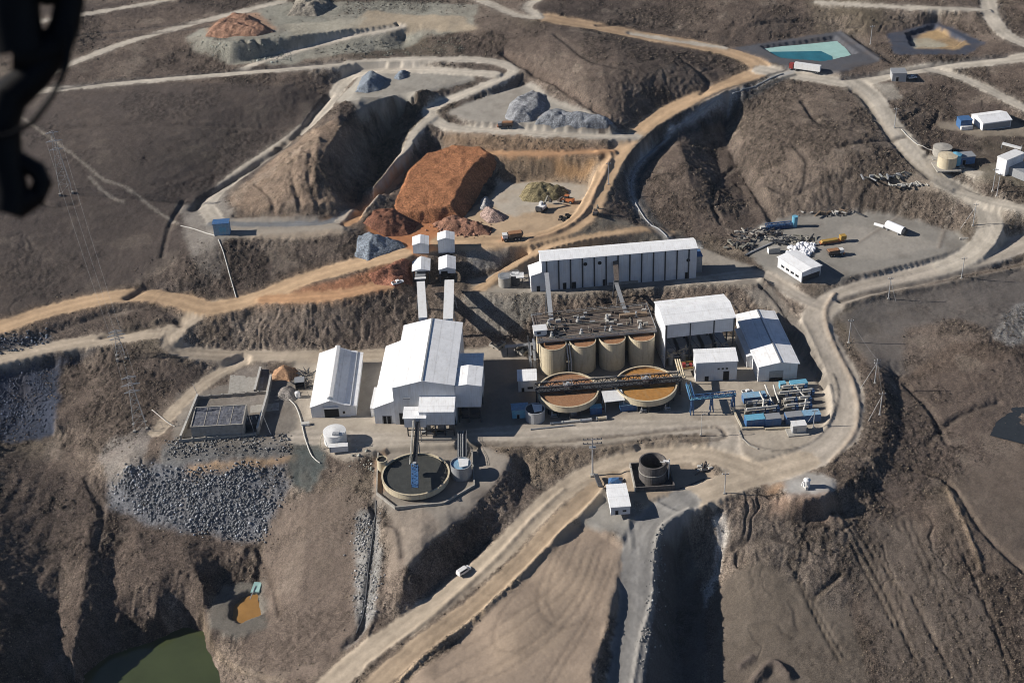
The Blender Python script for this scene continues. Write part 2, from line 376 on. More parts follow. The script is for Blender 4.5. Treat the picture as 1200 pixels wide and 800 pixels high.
# gravel yards and graded ground
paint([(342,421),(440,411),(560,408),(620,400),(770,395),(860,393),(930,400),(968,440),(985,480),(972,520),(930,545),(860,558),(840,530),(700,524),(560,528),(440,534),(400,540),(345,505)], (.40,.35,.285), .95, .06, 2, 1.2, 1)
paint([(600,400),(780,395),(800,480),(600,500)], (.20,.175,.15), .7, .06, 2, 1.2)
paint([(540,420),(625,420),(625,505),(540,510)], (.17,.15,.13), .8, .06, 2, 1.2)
paint([(550,526),(600,522),(700,521),(810,506),(845,505),(835,520),(760,528),(690,545),(620,570),(600,545)], (.15,.118,.088), .9, 1.0, 2, 1.2)
paint([(440,528),(566,522),(600,540),(583,565),(545,605),(500,640),(478,665),(455,600),(436,586)], (.27,.24,.205), .95, .12, 2, 1.5, 1)
paint([(452,600),(500,595),(520,615),(480,660),(455,680)], (.25,.205,.165), .7, .3, 3)
paint([(440,536),(455,530),(450,575),(440,584)], (.40,.25,.15), .8, .1, 2)
paint([(548,328),(600,310),(640,300),(825,290),(862,306),(905,322),(890,335),(820,333),(640,346),(560,345)], (.29,.26,.22), .95, .06, 2, 1.5, 1)
paint([(866,278),(895,260),(940,252),(1000,245),(1060,254),(1125,272),(1138,290),(1060,314),(985,330),(930,335),(888,310)], (.245,.23,.205), .97, .05, 2, 2, 1)
paint([(990,262),(1050,268),(1100,285),(1040,305),(975,300)], (.31,.285,.25), .7, .05, 4, 3)
paint([(735,538),(830,533),(840,560),(800,592),(735,592),(697,578)], (.33,.265,.20), .95, .1, 2, 2, 1)
paint([(655,595),(700,572),(748,598),(742,640),(690,618)], (.235,.225,.205), .95, .1, 2, 2)
paint([(640,620),(690,616),(738,646),(730,682),(704,762),(686,840),(430,840),(520,765),(600,692)], (.32,.25,.19), .97, .06, 2, 1.5, .3)
paint([(610,700),(660,640),(700,650),(690,700),(640,770),(560,790)], (.36,.28,.205), .5, .1, 6, 4)
paint([(914,566),(935,554),(964,555),(981,570),(964,588),(926,587)], (.40,.385,.36), .97, .05, 1, .8, 1)
paint([(905,588),(985,588),(990,610),(900,606)], (.27,.19,.14), .8, .5, 3)
paint([(880,550),(915,548),(918,575),(900,580)], (.36,.23,.14), .7, .2, 3)
# pit floor, red dump, orange floor
paint([(480,300),(530,262),(590,214),(640,208),(692,210),(700,235),(686,257),(655,276),(600,290),(540,292)], (.44,.325,.215), .97, .08, 2, 2, 1)
paint([(585,210),(690,206),(690,222),(640,240),(600,255),(570,240)], (.41,.37,.31), .9, .1, 3, 3)
paint([(280,271),(400,264),(408,268),(395,276),(290,281)], (.38,.31,.235), .9, .1, 2, 1.5)
paint([(372,258),(400,250),(406,258),(378,264)], (.42,.25,.13), .8, .2, 1, 1)
paint([(430,262),(480,255),(535,255),(545,285),(480,302),(440,300)], (.46,.20,.09), .9, .1, 3, 2)
paint([(340,340),(400,330),(470,300),(490,310),(486,335),(440,342),(360,352)], (.33,.155,.085), .85, .7, 3, 2)
paint([(560,182),(700,182),(700,205),(640,212),(590,212)], (.27,.20,.135), .9, .6, 2, 2)
paint([(515,155),(700,162),(715,175),(600,182),(530,182)], (.25,.175,.115), .85, .7, 2, 2)
paint([(650,188),(705,190),(690,205),(650,205)], (.42,.25,.12), .7, .4, 3, 2)
paint([(522,133),(558,116),(620,94),(650,118),(715,142),(726,152),(660,154),(560,148)], (.33,.305,.265), .95, .15, 2, 2, 1)
paint([(395,118),(425,86),(470,80),(548,82),(558,93),(510,107),(455,118),(420,140)], (.33,.31,.27), .9, .15, 2, 2, 1)
paint([(270,232),(330,178),(395,140),(410,150),(385,190),(400,245),(330,256),(275,250)], (.20,.148,.108), .8, 1.1, 3, 2)
paint([(240,262),(270,256),(402,260),(408,270),(250,281)], (.33,.29,.24), .9, .1, 2, 1.5, 1)
paint([(210,240),(262,225),(275,260),(262,290),(225,300)], (.235,.215,.19), .85, .4, 3, 3)
paint([(220,280),(262,285),(262,330),(235,320)], (.19,.17,.15), .6, .6, 3, 3)
# quarry at the top
paint([(220,42),(330,2),(560,5),(556,34),(500,44),(440,60),(360,70),(345,76),(270,76),(228,60)], (.255,.25,.21), .85, .6, 3, 3)
paint([(430,12),(540,18),(560,36),(490,36),(400,34)], (.37,.30,.215), .85, .3, 3, 3)
paint([(240,35),(265,18),(300,15),(325,35),(300,42),(250,44)], (.27,.165,.11), .9, .7, 3, 2)
paint([(330,30),(430,20),(420,34),(345,46)], (.38,.35,.28), .8, .4, 3, 3)
# ponds: black liners
paint([(842,56),(985,35),(1036,69),(985,87),(930,84),(890,72)], (.085,.088,.10), .95, .05, 1, 1, 0)
paint([(1038,40),(1098,24),(1155,50),(1132,64),(1048,64)], (.05,.06,.085), .95, .05, 1, 1, 0)
paint([(1075,40),(1100,33),(1138,52),(1118,59),(1075,57)], (.42,.29,.15), .9, .3, 2, 2)
paint([(1070,46),(1085,44),(1110,52),(1100,57),(1072,56)], (.33,.32,.26), .8, .2, 2, 2)
paint([(245,695),(262,686),(306,680),(314,735),(282,745),(245,745)], (.16,.15,.13), .8, .3, 2, 1.5)
# rock faces, dark rock; the navy left bank has shade painted in
paint([(125,560),(150,545),(215,538),(335,535),(340,560),(318,610),(300,634),(230,622),(160,608),(125,590)], (.145,.15,.162), .92, .9, 4, 4)
paint([(190,520),(330,515),(345,540),(270,543),(190,545)], (.15,.148,.142), .85, .5, 2, 2)
paint([(215,547),(330,536),(345,530),(348,540),(300,548),(220,556)], (.36,.245,.15), .9, .3, 2, 1.5)
paint([(115,530),(150,505),(180,500),(170,540),(130,580)], (.22,.20,.18), .8, .8, 2, 3)
paint([(-60,432),(10,428),(70,415),(120,405),(72,430),(66,505),(60,510),(-60,518)], (.046,.056,.082), .97, .6, 2, 2)  # bluish rockfill, colour darkened to stand in for the bank's shade
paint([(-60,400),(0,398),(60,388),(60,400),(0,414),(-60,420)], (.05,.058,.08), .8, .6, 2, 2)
paint([(340,510),(372,505),(380,545),(365,575),(340,570)], (.075,.092,.09), .85, .5, 2, 2)
paint([(420,600),(438,596),(450,650),(440,720),(425,740),(415,720)], (.27,.265,.25), .85, .6, 2, 2)
paint([(205,462),(290,445),(345,440),(348,520),(205,525)], (.205,.185,.16), .85, .25, 3, 2)
paint([(270,444),(278,430),(310,425),(318,445),(330,470),(270,475)], (.23,.205,.18), .8, .4, 3, 2)
paint([(540,345),(620,346),(640,350),(600,395),(560,385)], (.21,.195,.17), .8, .8, 3, 2)
paint([(870,340),(905,338),(945,385),(960,440),(940,420),(905,368)], (.23,.205,.175), .85, .5, 2, 2)
paint([(545,290),(620,282),(622,292),(580,312),(556,318)], (.21,.20,.185), .9, .7, 2, 2)
paint([(640,270),(720,255),(800,270),(810,284),(720,280),(640,292)], (.235,.21,.165), .7, .4, 3, 2)
paint([(838,602),(848,598),(852,625),(848,650),(840,690),(822,715),(820,705),(834,670),(838,640)], (.44,.41,.37), .95, .9, 1, 2.5)
paint([(766,610),(800,605),(812,640),(826,700),(826,840),(742,840),(768,700)], (.10,.095,.09), .8, .5, 2, 1)
paint([(1030,205),(1105,205),(1120,222),(1095,228),(1040,215)], (.24,.20,.16), .7, .4, 3, 3)
paint([(1025,100),(1045,98),(1060,115),(1040,118)], (.36,.33,.28), .8, .4, 2, 2)
paint([(1100,142),(1190,140),(1205,160),(1145,160),(1100,150)], (.27,.23,.18), .8, .2, 2, 2)
paint([(1140,212),(1160,190),(1215,205),(1215,225),(1160,215)], (.19,.17,.13), .6, .4, 3, 3)

# roads: wheel tracks, pale crown, soft shoulders
for name, width, color, sp, wear in ROADS:
    s, D, S = near_line(sp, width/2+5)
    wob = N11[s]*.9+N3[s]*.4
    m = np.clip((width/2+.4-D+wob)/.8, 0, 1)
    lat = S/(width/2)
    tr = .5+.5*np.cos(lat*math.pi*2.0+.6*N40[s])
    shade = 1+.22*tr*m-.10+.09*np.cos(lat*math.pi*7+1.5*N50[s])*np.clip(1-np.abs(lat), 0, 1)+.18*N14[s]+.13*N50[s]+.10*N3[s]
    cc = np.asarray(color)[None, None]*shade[..., None]
    B_ = BASE[s]*(1-m[..., None])+cc*m[..., None]
    ROADM[s] = np.maximum(ROADM[s], np.clip((width/2+.3-D)/.6, 0, 1)); ROUGH[s] = ROUGH[s]*(1-m)+.05*m
    # thrown-out fines on the shoulders
    s2 = np.clip(1-(D-width/2)/4, 0, 1)*(1-m)*.35*np.clip(.6+N7[s], 0, 1)
    BASE[s] = B_*(1-s2[..., None])+np.asarray(color)*.8*s2[..., None]

paint([(1163,398),(1178,368),(1215,345),(1215,388),(1185,408)], (.27,.26,.245), .9, .8, 2, 2)
# ---- small ridges and ditches along edges (windrows, drains)
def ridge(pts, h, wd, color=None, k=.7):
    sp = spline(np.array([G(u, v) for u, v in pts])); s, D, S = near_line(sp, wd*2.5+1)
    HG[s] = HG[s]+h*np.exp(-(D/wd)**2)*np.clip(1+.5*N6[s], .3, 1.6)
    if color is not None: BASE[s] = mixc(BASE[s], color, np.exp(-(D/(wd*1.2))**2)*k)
BROWN = (.20,.145,.10)
ridge([(712,572),(690,596),(650,634),(610,676),(560,723),(500,770),(465,805)], 2.6, 1.7, (.43,.33,.225))
ridge([(660,574),(625,606),(590,645),(545,688),(490,735),(430,780)], .8, 1.2)
ridge([(716,190),(700,222),(684,252),(655,272),(620,282)], 1.6, 1.4, (.30,.20,.13))
ridge([(700,178),(716,184),(706,200)], 1.2, 1.2)
ridge([(548,345),(640,347),(740,340),(820,335),(880,336)], .9, 1.1, (.27,.235,.19))
ridge([(978,345),(968,362),(970,385),(985,420),(1000,450),(1006,480),(1000,510),(975,540)], 1.0, 1.2, (.30,.24,.185))
ridge([(985,352),(1030,340),(1100,326),(1200,303)], -1.6, 1.5, (.10,.085,.075))
ridge([(990,358),(1040,346),(1120,331),(1210,310)], 1.2, 1.5, (.17,.145,.12))
ridge([(968,500),(975,478),(968,445),(955,410),(940,380),(925,362),(905,340),(893,328)], .9, 1.2)
ridge([(893,334),(912,350),(935,382),(955,420),(968,448)], -2.4, 1.4, (.07,.065,.06))
ridge([(550,519),(640,518),(740,509),(830,500),(848,505),(845,514),(800,517)], -.7, .9, (.10,.08,.065))
ridge([(560,524),(680,523),(790,511),(840,509)], -.7, .9, (.10,.08,.065))
ridge([(866,497),(870,515),(890,525),(920,527),(950,518),(970,497),(981,470),(980,450),(975,438)], .5, .6, (.13,.115,.10))
ridge([(75,103),(130,95),(220,87),(320,79),(400,72)], -1.0, 2.0, (.07,.065,.065))
ridge([(150,348),(175,335),(210,337),(245,330)], -2.0, 2.0, (.07,.06,.055))
ridge([(40,395),(90,378),(130,365),(180,358),(205,372),(212,380)], -1.6, 2.0, (.08,.065,.055))
ridge([(120,395),(180,380),(210,378)], -1.2, 1.5, (.09,.075,.06))
ridge([(226,245),(246,226),(296,195),(345,160),(385,112)], -2.3, 2.2, (.08,.072,.066))
ridge([(890,328),(905,345),(925,372),(945,408),(958,440)], 1.2, 1.0)
ridge([(1000,105),(1015,120),(1035,150),(1060,182),(1088,208)], -1.2, 1.6, (.08,.066,.055))
ridge([(990,92),(1060,82),(1120,72),(1180,65)], -1.4, 1.8, (.06,.06,.065))
ridge([(985,37),(1005,52),(1033,72)], .8, 1.4); ridge([(1000,40),(1020,55),(1045,72)], -1.6, 1.6, (.07,.06,.055))
ridge([(735,600),(740,640)], .5, 1.0)
ridge([(808,596),(775,618),(768,660),(766,700),(752,745),(742,800)], .9, 1.0, (.34,.32,.29))
ridge([(770,590),(800,600),(830,592)], .8, 1.0)
ridge([(440,588),(437,640),(430,690),(424,735),(405,755)], -1.6, 1.4, (.12,.115,.11))
ridge([(448,595),(447,650),(443,700),(430,745)], .9, 1.2)
ridge([(452,608),(466,618),(472,650)], -1.2, 1.3, (.09,.075,.065))
ridge([(610,545),(625,565),(640,570)], -1.2, 2.0, (.10,.085,.07))
ridge([(838,592),(842,606),(848,620),(846,640),(838,665),(825,690)], -1.8, 1.6)
ridge([(395,140),(350,172),(310,205)], .8, 2)
ridge([(1040,545),(1105,560),(1150,620),(1200,670)], -1.2, 1.0, (.09,.07,.055))
ridge([(1110,572),(1135,625),(1150,665)], 1.0, 1.2, (.20,.15,.105))
ridge([(975,600),(1020,680),(1050,735)], -.7, .7, (.10,.08,.06)); ridge([(982,600),(1030,680),(1072,770)], -.7, .7, (.10,.08,.06)); ridge([(992,605),(1040,670),(1060,700)], -.5, .6, (.10,.08,.06))
for dx in (0, 9, 60, 70, 118, 126): ridge([(1000+dx,600+dx*.2),(1030+dx,668+dx*.2),(1062+dx,745+dx*.1),(1085+dx,800)], -.35, .55, (.085,.068,.055), .7)
ridge([(925,655),(950,710),(985,775)], -.6, .7, (.10,.08,.06)); ridge([(932,660),(958,715),(990,770)], -.5, .6)
ridge([(1130,650),(1160,720),(1185,790)], -.8, .8, (.09,.07,.055)); ridge([(1070,700),(1100,760),(1115,790)], -.7, .7, (.09,.07,.055))
ridge([(955,700),(985,672)], -1.2, 1.0, (.08,.065,.05)); ridge([(880,650),(920,640),(960,655)], .8, 1.5)
ridge([(860,175),(875,205),(895,238),(905,258)], -1.5, 2, (.08,.065,.055))
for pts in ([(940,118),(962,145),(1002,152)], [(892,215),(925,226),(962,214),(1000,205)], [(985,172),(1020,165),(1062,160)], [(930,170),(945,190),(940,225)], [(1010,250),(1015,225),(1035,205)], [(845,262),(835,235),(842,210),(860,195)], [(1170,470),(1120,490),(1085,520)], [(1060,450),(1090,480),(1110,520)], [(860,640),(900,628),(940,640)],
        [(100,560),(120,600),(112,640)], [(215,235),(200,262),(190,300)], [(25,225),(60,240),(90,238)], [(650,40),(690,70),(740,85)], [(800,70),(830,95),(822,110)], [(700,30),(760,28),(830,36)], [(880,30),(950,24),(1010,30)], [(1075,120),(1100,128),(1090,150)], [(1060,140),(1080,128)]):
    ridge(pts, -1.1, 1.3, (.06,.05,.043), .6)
ridge([(1005,285),(1040,262),(1062,240)], .2, .8, (.22,.19,.16)); ridge([(1100,290),(1108,265),(1118,240)], .3, 1.0, (.21,.18,.15))
ridge([(882,803),(896,786),(908,779),(924,793)], 2.4, 1.8, (.075,.06,.055)); ridge([(868,780),(880,772)], .9, 1.5, (.08,.065,.06))
ridge([(300,640),(318,680),(328,720)], -.9, .9, (.085,.065,.05))
ridge([(235,720),(250,760),(280,785),(330,800)], -.6, .8, (.16,.125,.09))
ridge([(590,60),(640,90),(680,115),(710,135)], -2.2, 2.2, (.10,.075,.06))
for k in range(16):                                                 # lorry loads tipped on the spoil hill
    u, v = 322+(k % 6)*9+3*(k//6), 176+(k//6)*9-(k % 6)*4.5; ridge([(u, v), (u+3, v+1)], 1.5, 1.7, (.19,.145,.105), .5)
ridge([(275,246),(320,243),(365,243),(392,240)], 1.4, 2.2); ridge([(275,252),(330,251),(380,250)], -1.0, 1.5, (.11,.085,.065)); ridge([(300,215),(318,232),(322,244)], -1.2, 1.4); ridge([(342,200),(346,222),(352,240)], -1.3, 1.4); ridge([(365,175),(362,205),(372,238)], -1.2, 1.4)
for y0 in (25, 32): ridge([(90,y0+16),(200,y0+5),(300,y0-5)], -.8, 1.2, (.075,.065,.06))
ridge([(60,150),(110,147),(220,146),(320,150)], -.6, 1.2, (.075,.06,.052))
# the curved drain below the haul road: pale invert between dark lined sides
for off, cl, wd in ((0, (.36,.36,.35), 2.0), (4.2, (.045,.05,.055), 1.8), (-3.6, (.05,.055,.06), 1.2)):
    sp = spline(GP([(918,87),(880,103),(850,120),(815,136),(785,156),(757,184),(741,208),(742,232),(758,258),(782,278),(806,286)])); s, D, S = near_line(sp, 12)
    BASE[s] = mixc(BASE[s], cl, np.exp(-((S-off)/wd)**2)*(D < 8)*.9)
# lorry tracks worn into the big graded platform
for pts, wd in (([(655,640),(640,668),(630,700),(640,725),(665,735),(690,722)], .7), ([(668,632),(650,665),(642,700),(650,722)], .6), ([(700,640),(680,690),(640,740),(590,775),(540,800)], .8), ([(706,645),(688,695),(650,745),(600,782),(556,803)], .7),
        ([(690,640),(665,690),(610,730),(560,765),(510,795)], .8), ([(680,632),(655,680),(600,722),(545,757)], .7), ([(722,655),(705,700),(680,750),(650,800)], .8), ([(715,655),(698,700),(670,750),(640,798)], .7), ([(640,650),(610,690),(580,735),(585,760),(620,765)], .7)):
    sp = spline(GP(pts)); s, D, S = near_line(sp, 4); k_ = np.exp(-(D/wd)**2)*.45
    BASE[s] = BASE[s]*(1-.45*k_[..., None]); HG[s] -= .12*np.exp(-(D/wd)**2)
paint([(866,470),(900,455),(945,452),(966,470),(955,495),(900,500),(870,502)], (.15,.14,.125), .75, .06, 2, 2)
# tailings-pipe track: thin pale path on the left hillside
for pts in ([(20,135),(50,155),(90,185),(120,210),(150,222),(180,245),(208,262)], [(105,208),(125,228),(145,238)]):
    sp = spline(GP(pts)); s, D, S = near_line(sp, 4); BASE[s] = mixc(BASE[s], (.27,.24,.20), np.exp(-(D/.9)**2)*.85)

# ---- one sheet of ground, finest where the photograph looks
RB = blur(ROUGH, 2)
def height(x, y):
    z = HB(x, y)
    a = bil(RB, X0, Y0, CS, CS, x, y)
    e = 1.0; dx = (HB(x+e, y)-HB(x-e, y))/(2*e); dy = (HB(x, y+e)-HB(x, y-e))/(2*e)
    st = np.clip((np.hypot(dx, dy)-.22)/.35, 0, 1)
    wx = np.abs(dy)/(np.abs(dx)+np.abs(dy)+1e-6)
    far = np.clip((np.hypot(x, y)-1250)/900, 0, 1)
    sc = scrub(x, y); nat = np.clip(a, 0, 1)
    n = 1.1*fbm(x/34, y/34, 101, 3)+.30*fbm(x/9, y/9, 102, 3)+.16*fbm(x/2.2, y/2.2, 103, 2)
    n = n+sc*(.45*fbm(x/2.0, y/2.0, 107, 2)+.55*(.3-np.abs(fbm(x/4.2, y/4.2, 109, 2))))
    gl = np.abs(fbm(x/26+.3*fbm(x/9, y/9, 120, 2), y/40, 121, 3)); n = n-.8*np.clip(1-gl/.045, 0, 1)*np.clip(st*3, 0, 1)*np.clip(fbm(x/50, y/50, 123, 2)*4, 0, 1)
    n = n+.22*np.sin(z*2.6+2.5*fbm(x/20, y/20, 122, 2))*np.clip((st-.02)*6, 0, 1)*np.clip(1.3-st*2.5, 0, 1)
    qx = x+5*fbm(x/13, y/13, 110, 2); qy = y+5*fbm(x/13, y/13, 111, 2)
    r1 = np.abs(fbm(qx/4.0, y/11, 104, 2)); r2 = np.abs(fbm(x/11, qy/4.0, 105, 2))
    rill = (r1*wx+r2*(1-wx)-.25)*.7+.5*np.abs(fbm(x/7, y/7, 112, 3))-.15+.35*fbm(x/1.7, y/1.7, 113, 2)
    return z+a*(n*.9+st*rill)+far*(60+50*fbm(x/600, y/600, 5, 4))+.05*fbm(x/1.5, y/1.5, 106, 2)
def scrub(x, y):
    """where the dry bushes stand: patches with ragged edges"""
    return np.clip((fbm(x/30, y/30, 131, 4)+.35*fbm(x/6, y/6, 132, 3)+.02)*3.5, 0, 1)

NR, NCOL = 900, 1280
vs = np.linspace(905, -75, NR); pr = np.array([P(600, v, 0)[1] for v in vs])
near = np.linspace(-1500, pr[0]-3, 40); farr = pr[-1]*1.02**np.arange(1, 110)
YR = np.r_[near, pr, farr]
t = np.linspace(-1, 1, NCOL); tt = np.r_[-1-(np.linspace(3.2, 0.06, 46)**2), t, 1+(np.linspace(0.06, 3.2, 46)**2)]
XW = np.where(YR < pr[0], 125+.37*pr[0], 125+.37*YR)
VX = tt[None, :]*XW[:, None]; VY = np.repeat(YR[:, None], len(tt), 1)
# jitter keeps the mesh from showing as rows
VX = VX+0; VZ = height(VX, VY)
nr, nc = VX.shape
def colour_at(x, y):
    wx = x+fbm(x/1.7, y/1.7, 201, 2)*.8; wy = y+fbm(x/1.7, y/1.7, 202, 2)*.8
    c = bil(BASE, X0, Y0, CS, CS, wx, wy)
    a = np.clip(bil(RB, X0, Y0, CS, CS, x, y), 0, 1.5); an = np.clip(a, 0, 1)
    sc = scrub(x, y)
    g = 1+a*(.24*fbm(x/3.1, y/3.1, 203, 3)+.20*fbm(x/.9, y/.9, 204, 2))+.12*fbm(x/6, y/6, 205, 4)+.07*fbm(x/.8, y/.8, 206, 2)
    g = g*(1-an*(.30*sc-.10+.35*sc*np.clip(fbm(x/1.6, y/1.6, 207, 2)*3, 0, 1)))
    bare = np.clip((fbm(x/16, y/16, 208, 4)-.28)*6, 0, 1)*an*(1-sc)
    c = c*(1-.35*bare[..., None])+np.array((.21, .175, .14))*.35*bare[..., None]
    gl = np.abs(fbm(x/26+.3*fbm(x/9, y/9, 120, 2), y/40, 121, 3)); g = g*(1-.22*an*np.clip(1-gl/.045, 0, 1)*np.clip(fbm(x/50, y/50, 123, 2)*4, 0, 1))
    return np.clip(c*g[..., None], .008, .9)
VC = colour_at(VX, VY)
CLS = np.zeros((nr, nc), np.int8)
CLS[bil(HARD, X0, Y0, CS, CS, VX, VY) > .5] = 2
CLS[bil(ROADM, X0, Y0, CS, CS, VX, VY) > .5] = 1
fc = CLS[:-1, :-1]
idx = np.arange(nr*nc).reshape(nr, nc)
QUADS = np.stack([idx[:-1, :-1], idx[:-1, 1:], idx[1:, 1:], idx[1:, :-1]], -1).reshape(-1, 4)
GRAIN = np.clip(bil(RB, X0, Y0, CS, CS, VX, VY)*(.75+.5*scrub(VX, VY)), .12, 1).ravel()
VV = np.stack([VX, VY, VZ], -1).reshape(-1, 3); VCf = VC.reshape(-1, 3)
# vertex normals of the whole sheet, kept where it is split into ground, yard and road
e1 = np.zeros((nr, nc, 3)); e2 = np.zeros((nr, nc, 3)); V3 = VV.reshape(nr, nc, 3)
e1[:, 1:-1] = V3[:, 2:]-V3[:, :-2]; e1[:, 0] = V3[:, 1]-V3[:, 0]; e1[:, -1] = V3[:, -1]-V3[:, -2]
e2[1:-1] = V3[2:]-V3[:-2]; e2[0] = V3[1]-V3[0]; e2[-1] = V3[-1]-V3[-2]
NV = np.cross(e1, e2); NV /= np.linalg.norm(NV, axis=-1, keepdims=True)+1e-12; NV = NV.reshape(-1, 3)

def big_mesh(name, V, F, C, N=None, grain=None):
    me = bpy.data.meshes.new(name); nv, nf = len(V), len(F)
    me.vertices.add(nv); me.vertices.foreach_set('co', V.astype(np.float32).ravel())
    me.loops.add(nf*4); me.loops.foreach_set('vertex_index', F.astype(np.int32).ravel())
    me.polygons.add(nf); me.polygons.foreach_set('loop_start', np.arange(0, nf*4, 4, dtype=np.int32))
    me.polygons.foreach_set('use_smooth', np.ones(nf, bool))
    me.update(calc_edges=True)
    at = me.attributes.new('soil', 'FLOAT_COLOR', 'POINT')
    at.data.foreach_set('color', np.c_[C, np.ones(nv)].astype(np.float32).ravel())
    ga = me.attributes.new('grain', 'FLOAT', 'POINT'); ga.data.foreach_set('value', (np.ones(nv) if grain is None else grain).astype(np.float32))
    if N is not None: me.normals_split_custom_set_from_vertices(N.astype(np.float32))
    return me

def soil_material(name, fine=1.0):
    m = bpy.data.materials.new(name); m.use_nodes = True; t = m.node_tree; L = t.links; b = t.nodes['Principled BSDF']
    b.inputs['Roughness'].default_value = .95; b.inputs['Specular IOR Level'].default_value = .12
    at = t.nodes.new('ShaderNodeAttribute'); at.attribute_name = 'soil'
    geo = t.nodes.new('ShaderNodeNewGeometry')
    no = t.nodes.new('ShaderNodeTexNoise'); no.inputs['Scale'].default_value = 1.1; no.inputs['Detail'].default_value = 6; no.inputs['Roughness'].default_value = .75
    L.new(geo.outputs['Position'], no.inputs['Vector'])
    mr = t.nodes.new('ShaderNodeMapRange'); mr.inputs[1].default_value = .3; mr.inputs[2].default_value = .7; mr.inputs[3].default_value = 1-.5*fine; mr.inputs[4].default_value = 1+.5*fine
    L.new(no.outputs['Fac'], mr.inputs[0])
    mx = t.nodes.new('ShaderNodeMix'); mx.data_type = 'RGBA'; mx.blend_type = 'MULTIPLY'; gr = t.nodes.new('ShaderNodeAttribute'); gr.attribute_name = 'grain'; L.new(gr.outputs['Fac'], mx.inputs[0])
    L.new(at.outputs['Color'], mx.inputs[6]); L.new(mr.outputs[0], mx.inputs[7]); 
    vo = t.nodes.new('ShaderNodeTexNoise'); vo.inputs['Scale'].default_value = 2.3; vo.inputs['Detail'].default_value = 2; vo.inputs['Roughness'].default_value = .6   # single stalks and stones
    L.new(geo.outputs['Position'], vo.inputs['Vector']); r2 = t.nodes.new('ShaderNodeMapRange'); r2.inputs[1].default_value = .36; r2.inputs[2].default_value = .64; r2.inputs[3].default_value = 1-.55*fine; r2.inputs[4].default_value = 1+.65*fine
    L.new(vo.outputs['Fac'], r2.inputs[0]); mx2 = t.nodes.new('ShaderNodeMix'); mx2.data_type = 'RGBA'; mx2.blend_type = 'MULTIPLY'; L.new(gr.outputs['Fac'], mx2.inputs[0])
    L.new(mx.outputs[2], mx2.inputs[6]); L.new(r2.outputs[0], mx2.inputs[7]); L.new(mx2.outputs[2], b.inputs['Base Color'])
    bp = t.nodes.new('ShaderNodeBump'); mu = t.nodes.new('ShaderNodeMath'); mu.operation = 'MULTIPLY'; mu.inputs[1].default_value = .6*fine; L.new(gr.outputs['Fac'], mu.inputs[0]); L.new(mu.outputs[0], bp.inputs['Strength']); bp.inputs['Distance'].default_value = .35
    L.new(no.outputs['Fac'], bp.inputs['Height']); L.new(bp.outputs[0], b.inputs['Normal'])
    return m
M_SOIL = soil_material('dry_soil', 1.0); M_ROAD = soil_material('graded_dirt', .45)
for cid, nm, mt in ((0, 'ground', M_SOIL), (2, 'gravel_yard', M_ROAD), (1, 'dirt_road', M_ROAD)):
    F = QUADS[fc.ravel() == cid]; u, inv = np.unique(F, return_inverse=True)
    me = big_mesh(nm, VV[u], inv.reshape(-1, 4), VCf[u], NV[u], GRAIN[u]); me.materials.append(mt)
    o = bpy.data.objects.new(nm, me); COL.objects.link(o); o['kind'] = 'structure'
    o['label'] = {'ground': 'dry brown hillsides, banks and fields around the works', 'gravel_yard': 'graded gravel yards and pads between the buildings', 'dirt_road': 'pale tan dirt haul roads winding past the works'}[nm]
# ------------------------------------------------------------------ materials
def mat(name, col, rough=.6, metal=0.0, var=.12, scale=.6, spec=.3, stain=None, bump=0.0):
    m = bpy.data.materials.new(name); m.use_nodes = True; t = m.node_tree; L = t.links; b = t.nodes['Principled BSDF']
    b.inputs['Roughness'].default_value = rough; b.inputs['Metallic'].default_value = metal; b.inputs['Specular IOR Level'].default_value = spec
    geo = t.nodes.new('ShaderNodeNewGeometry')
    no = t.nodes.new('ShaderNodeTexNoise'); no.inputs['Scale'].default_value = scale; no.inputs['Detail'].default_value = 5; no.inputs['Roughness'].default_value = .65
    L.new(geo.outputs['Position'], no.inputs['Vector'])
    mr = t.nodes.new('ShaderNodeMapRange'); mr.inputs[1].default_value = .3; mr.inputs[2].default_value = .7; mr.inputs[3].default_value = 1-var; mr.inputs[4].default_value = 1+var
    L.new(no.outputs['Fac'], mr.inputs[0])
    mx = t.nodes.new('ShaderNodeMix'); mx.data_type = 'RGBA'; mx.blend_type = 'MULTIPLY'; mx.inputs[0].default_value = 1
    mx.inputs[6].default_value = (*col, 1); L.new(mr.outputs[0], mx.inputs[7]); out = mx.outputs[2]
    if stain is not None:                                           # dust and rust washed down the sheets
        n2_ = t.nodes.new('ShaderNodeTexNoise'); n2_.inputs['Scale'].default_value = .35; n2_.inputs['Detail'].default_value = 7
        mp = t.nodes.new('ShaderNodeMapping'); mp.inputs['Scale'].default_value = (2.6, .8, .35)
        L.new(geo.outputs['Position'], mp.inputs[0]); L.new(mp.outputs[0], n2_.inputs['Vector'])
        r2_ = t.nodes.new('ShaderNodeMapRange'); r2_.inputs[1].default_value = .52; r2_.inputs[2].default_value = .75; r2_.inputs[4].default_value = stain[1]
        L.new(n2_.outputs['Fac'], r2_.inputs[0])
        m2 = t.nodes.new('ShaderNodeMix'); m2.data_type = 'RGBA'; L.new(r2_.outputs[0], m2.inputs[0]); L.new(out, m2.inputs[6]); m2.inputs[7].default_value = (*stain[0], 1); out = m2.outputs[2]
    L.new(out, b.inputs['Base Color'])
    if bump:
        bp = t.nodes.new('ShaderNodeBump'); bp.inputs['Strength'].default_value = bump; bp.inputs['Distance'].default_value = .3
        L.new(no.outputs['Fac'], bp.inputs['Height']); L.new(bp.outputs[0], b.inputs['Normal'])
    return m
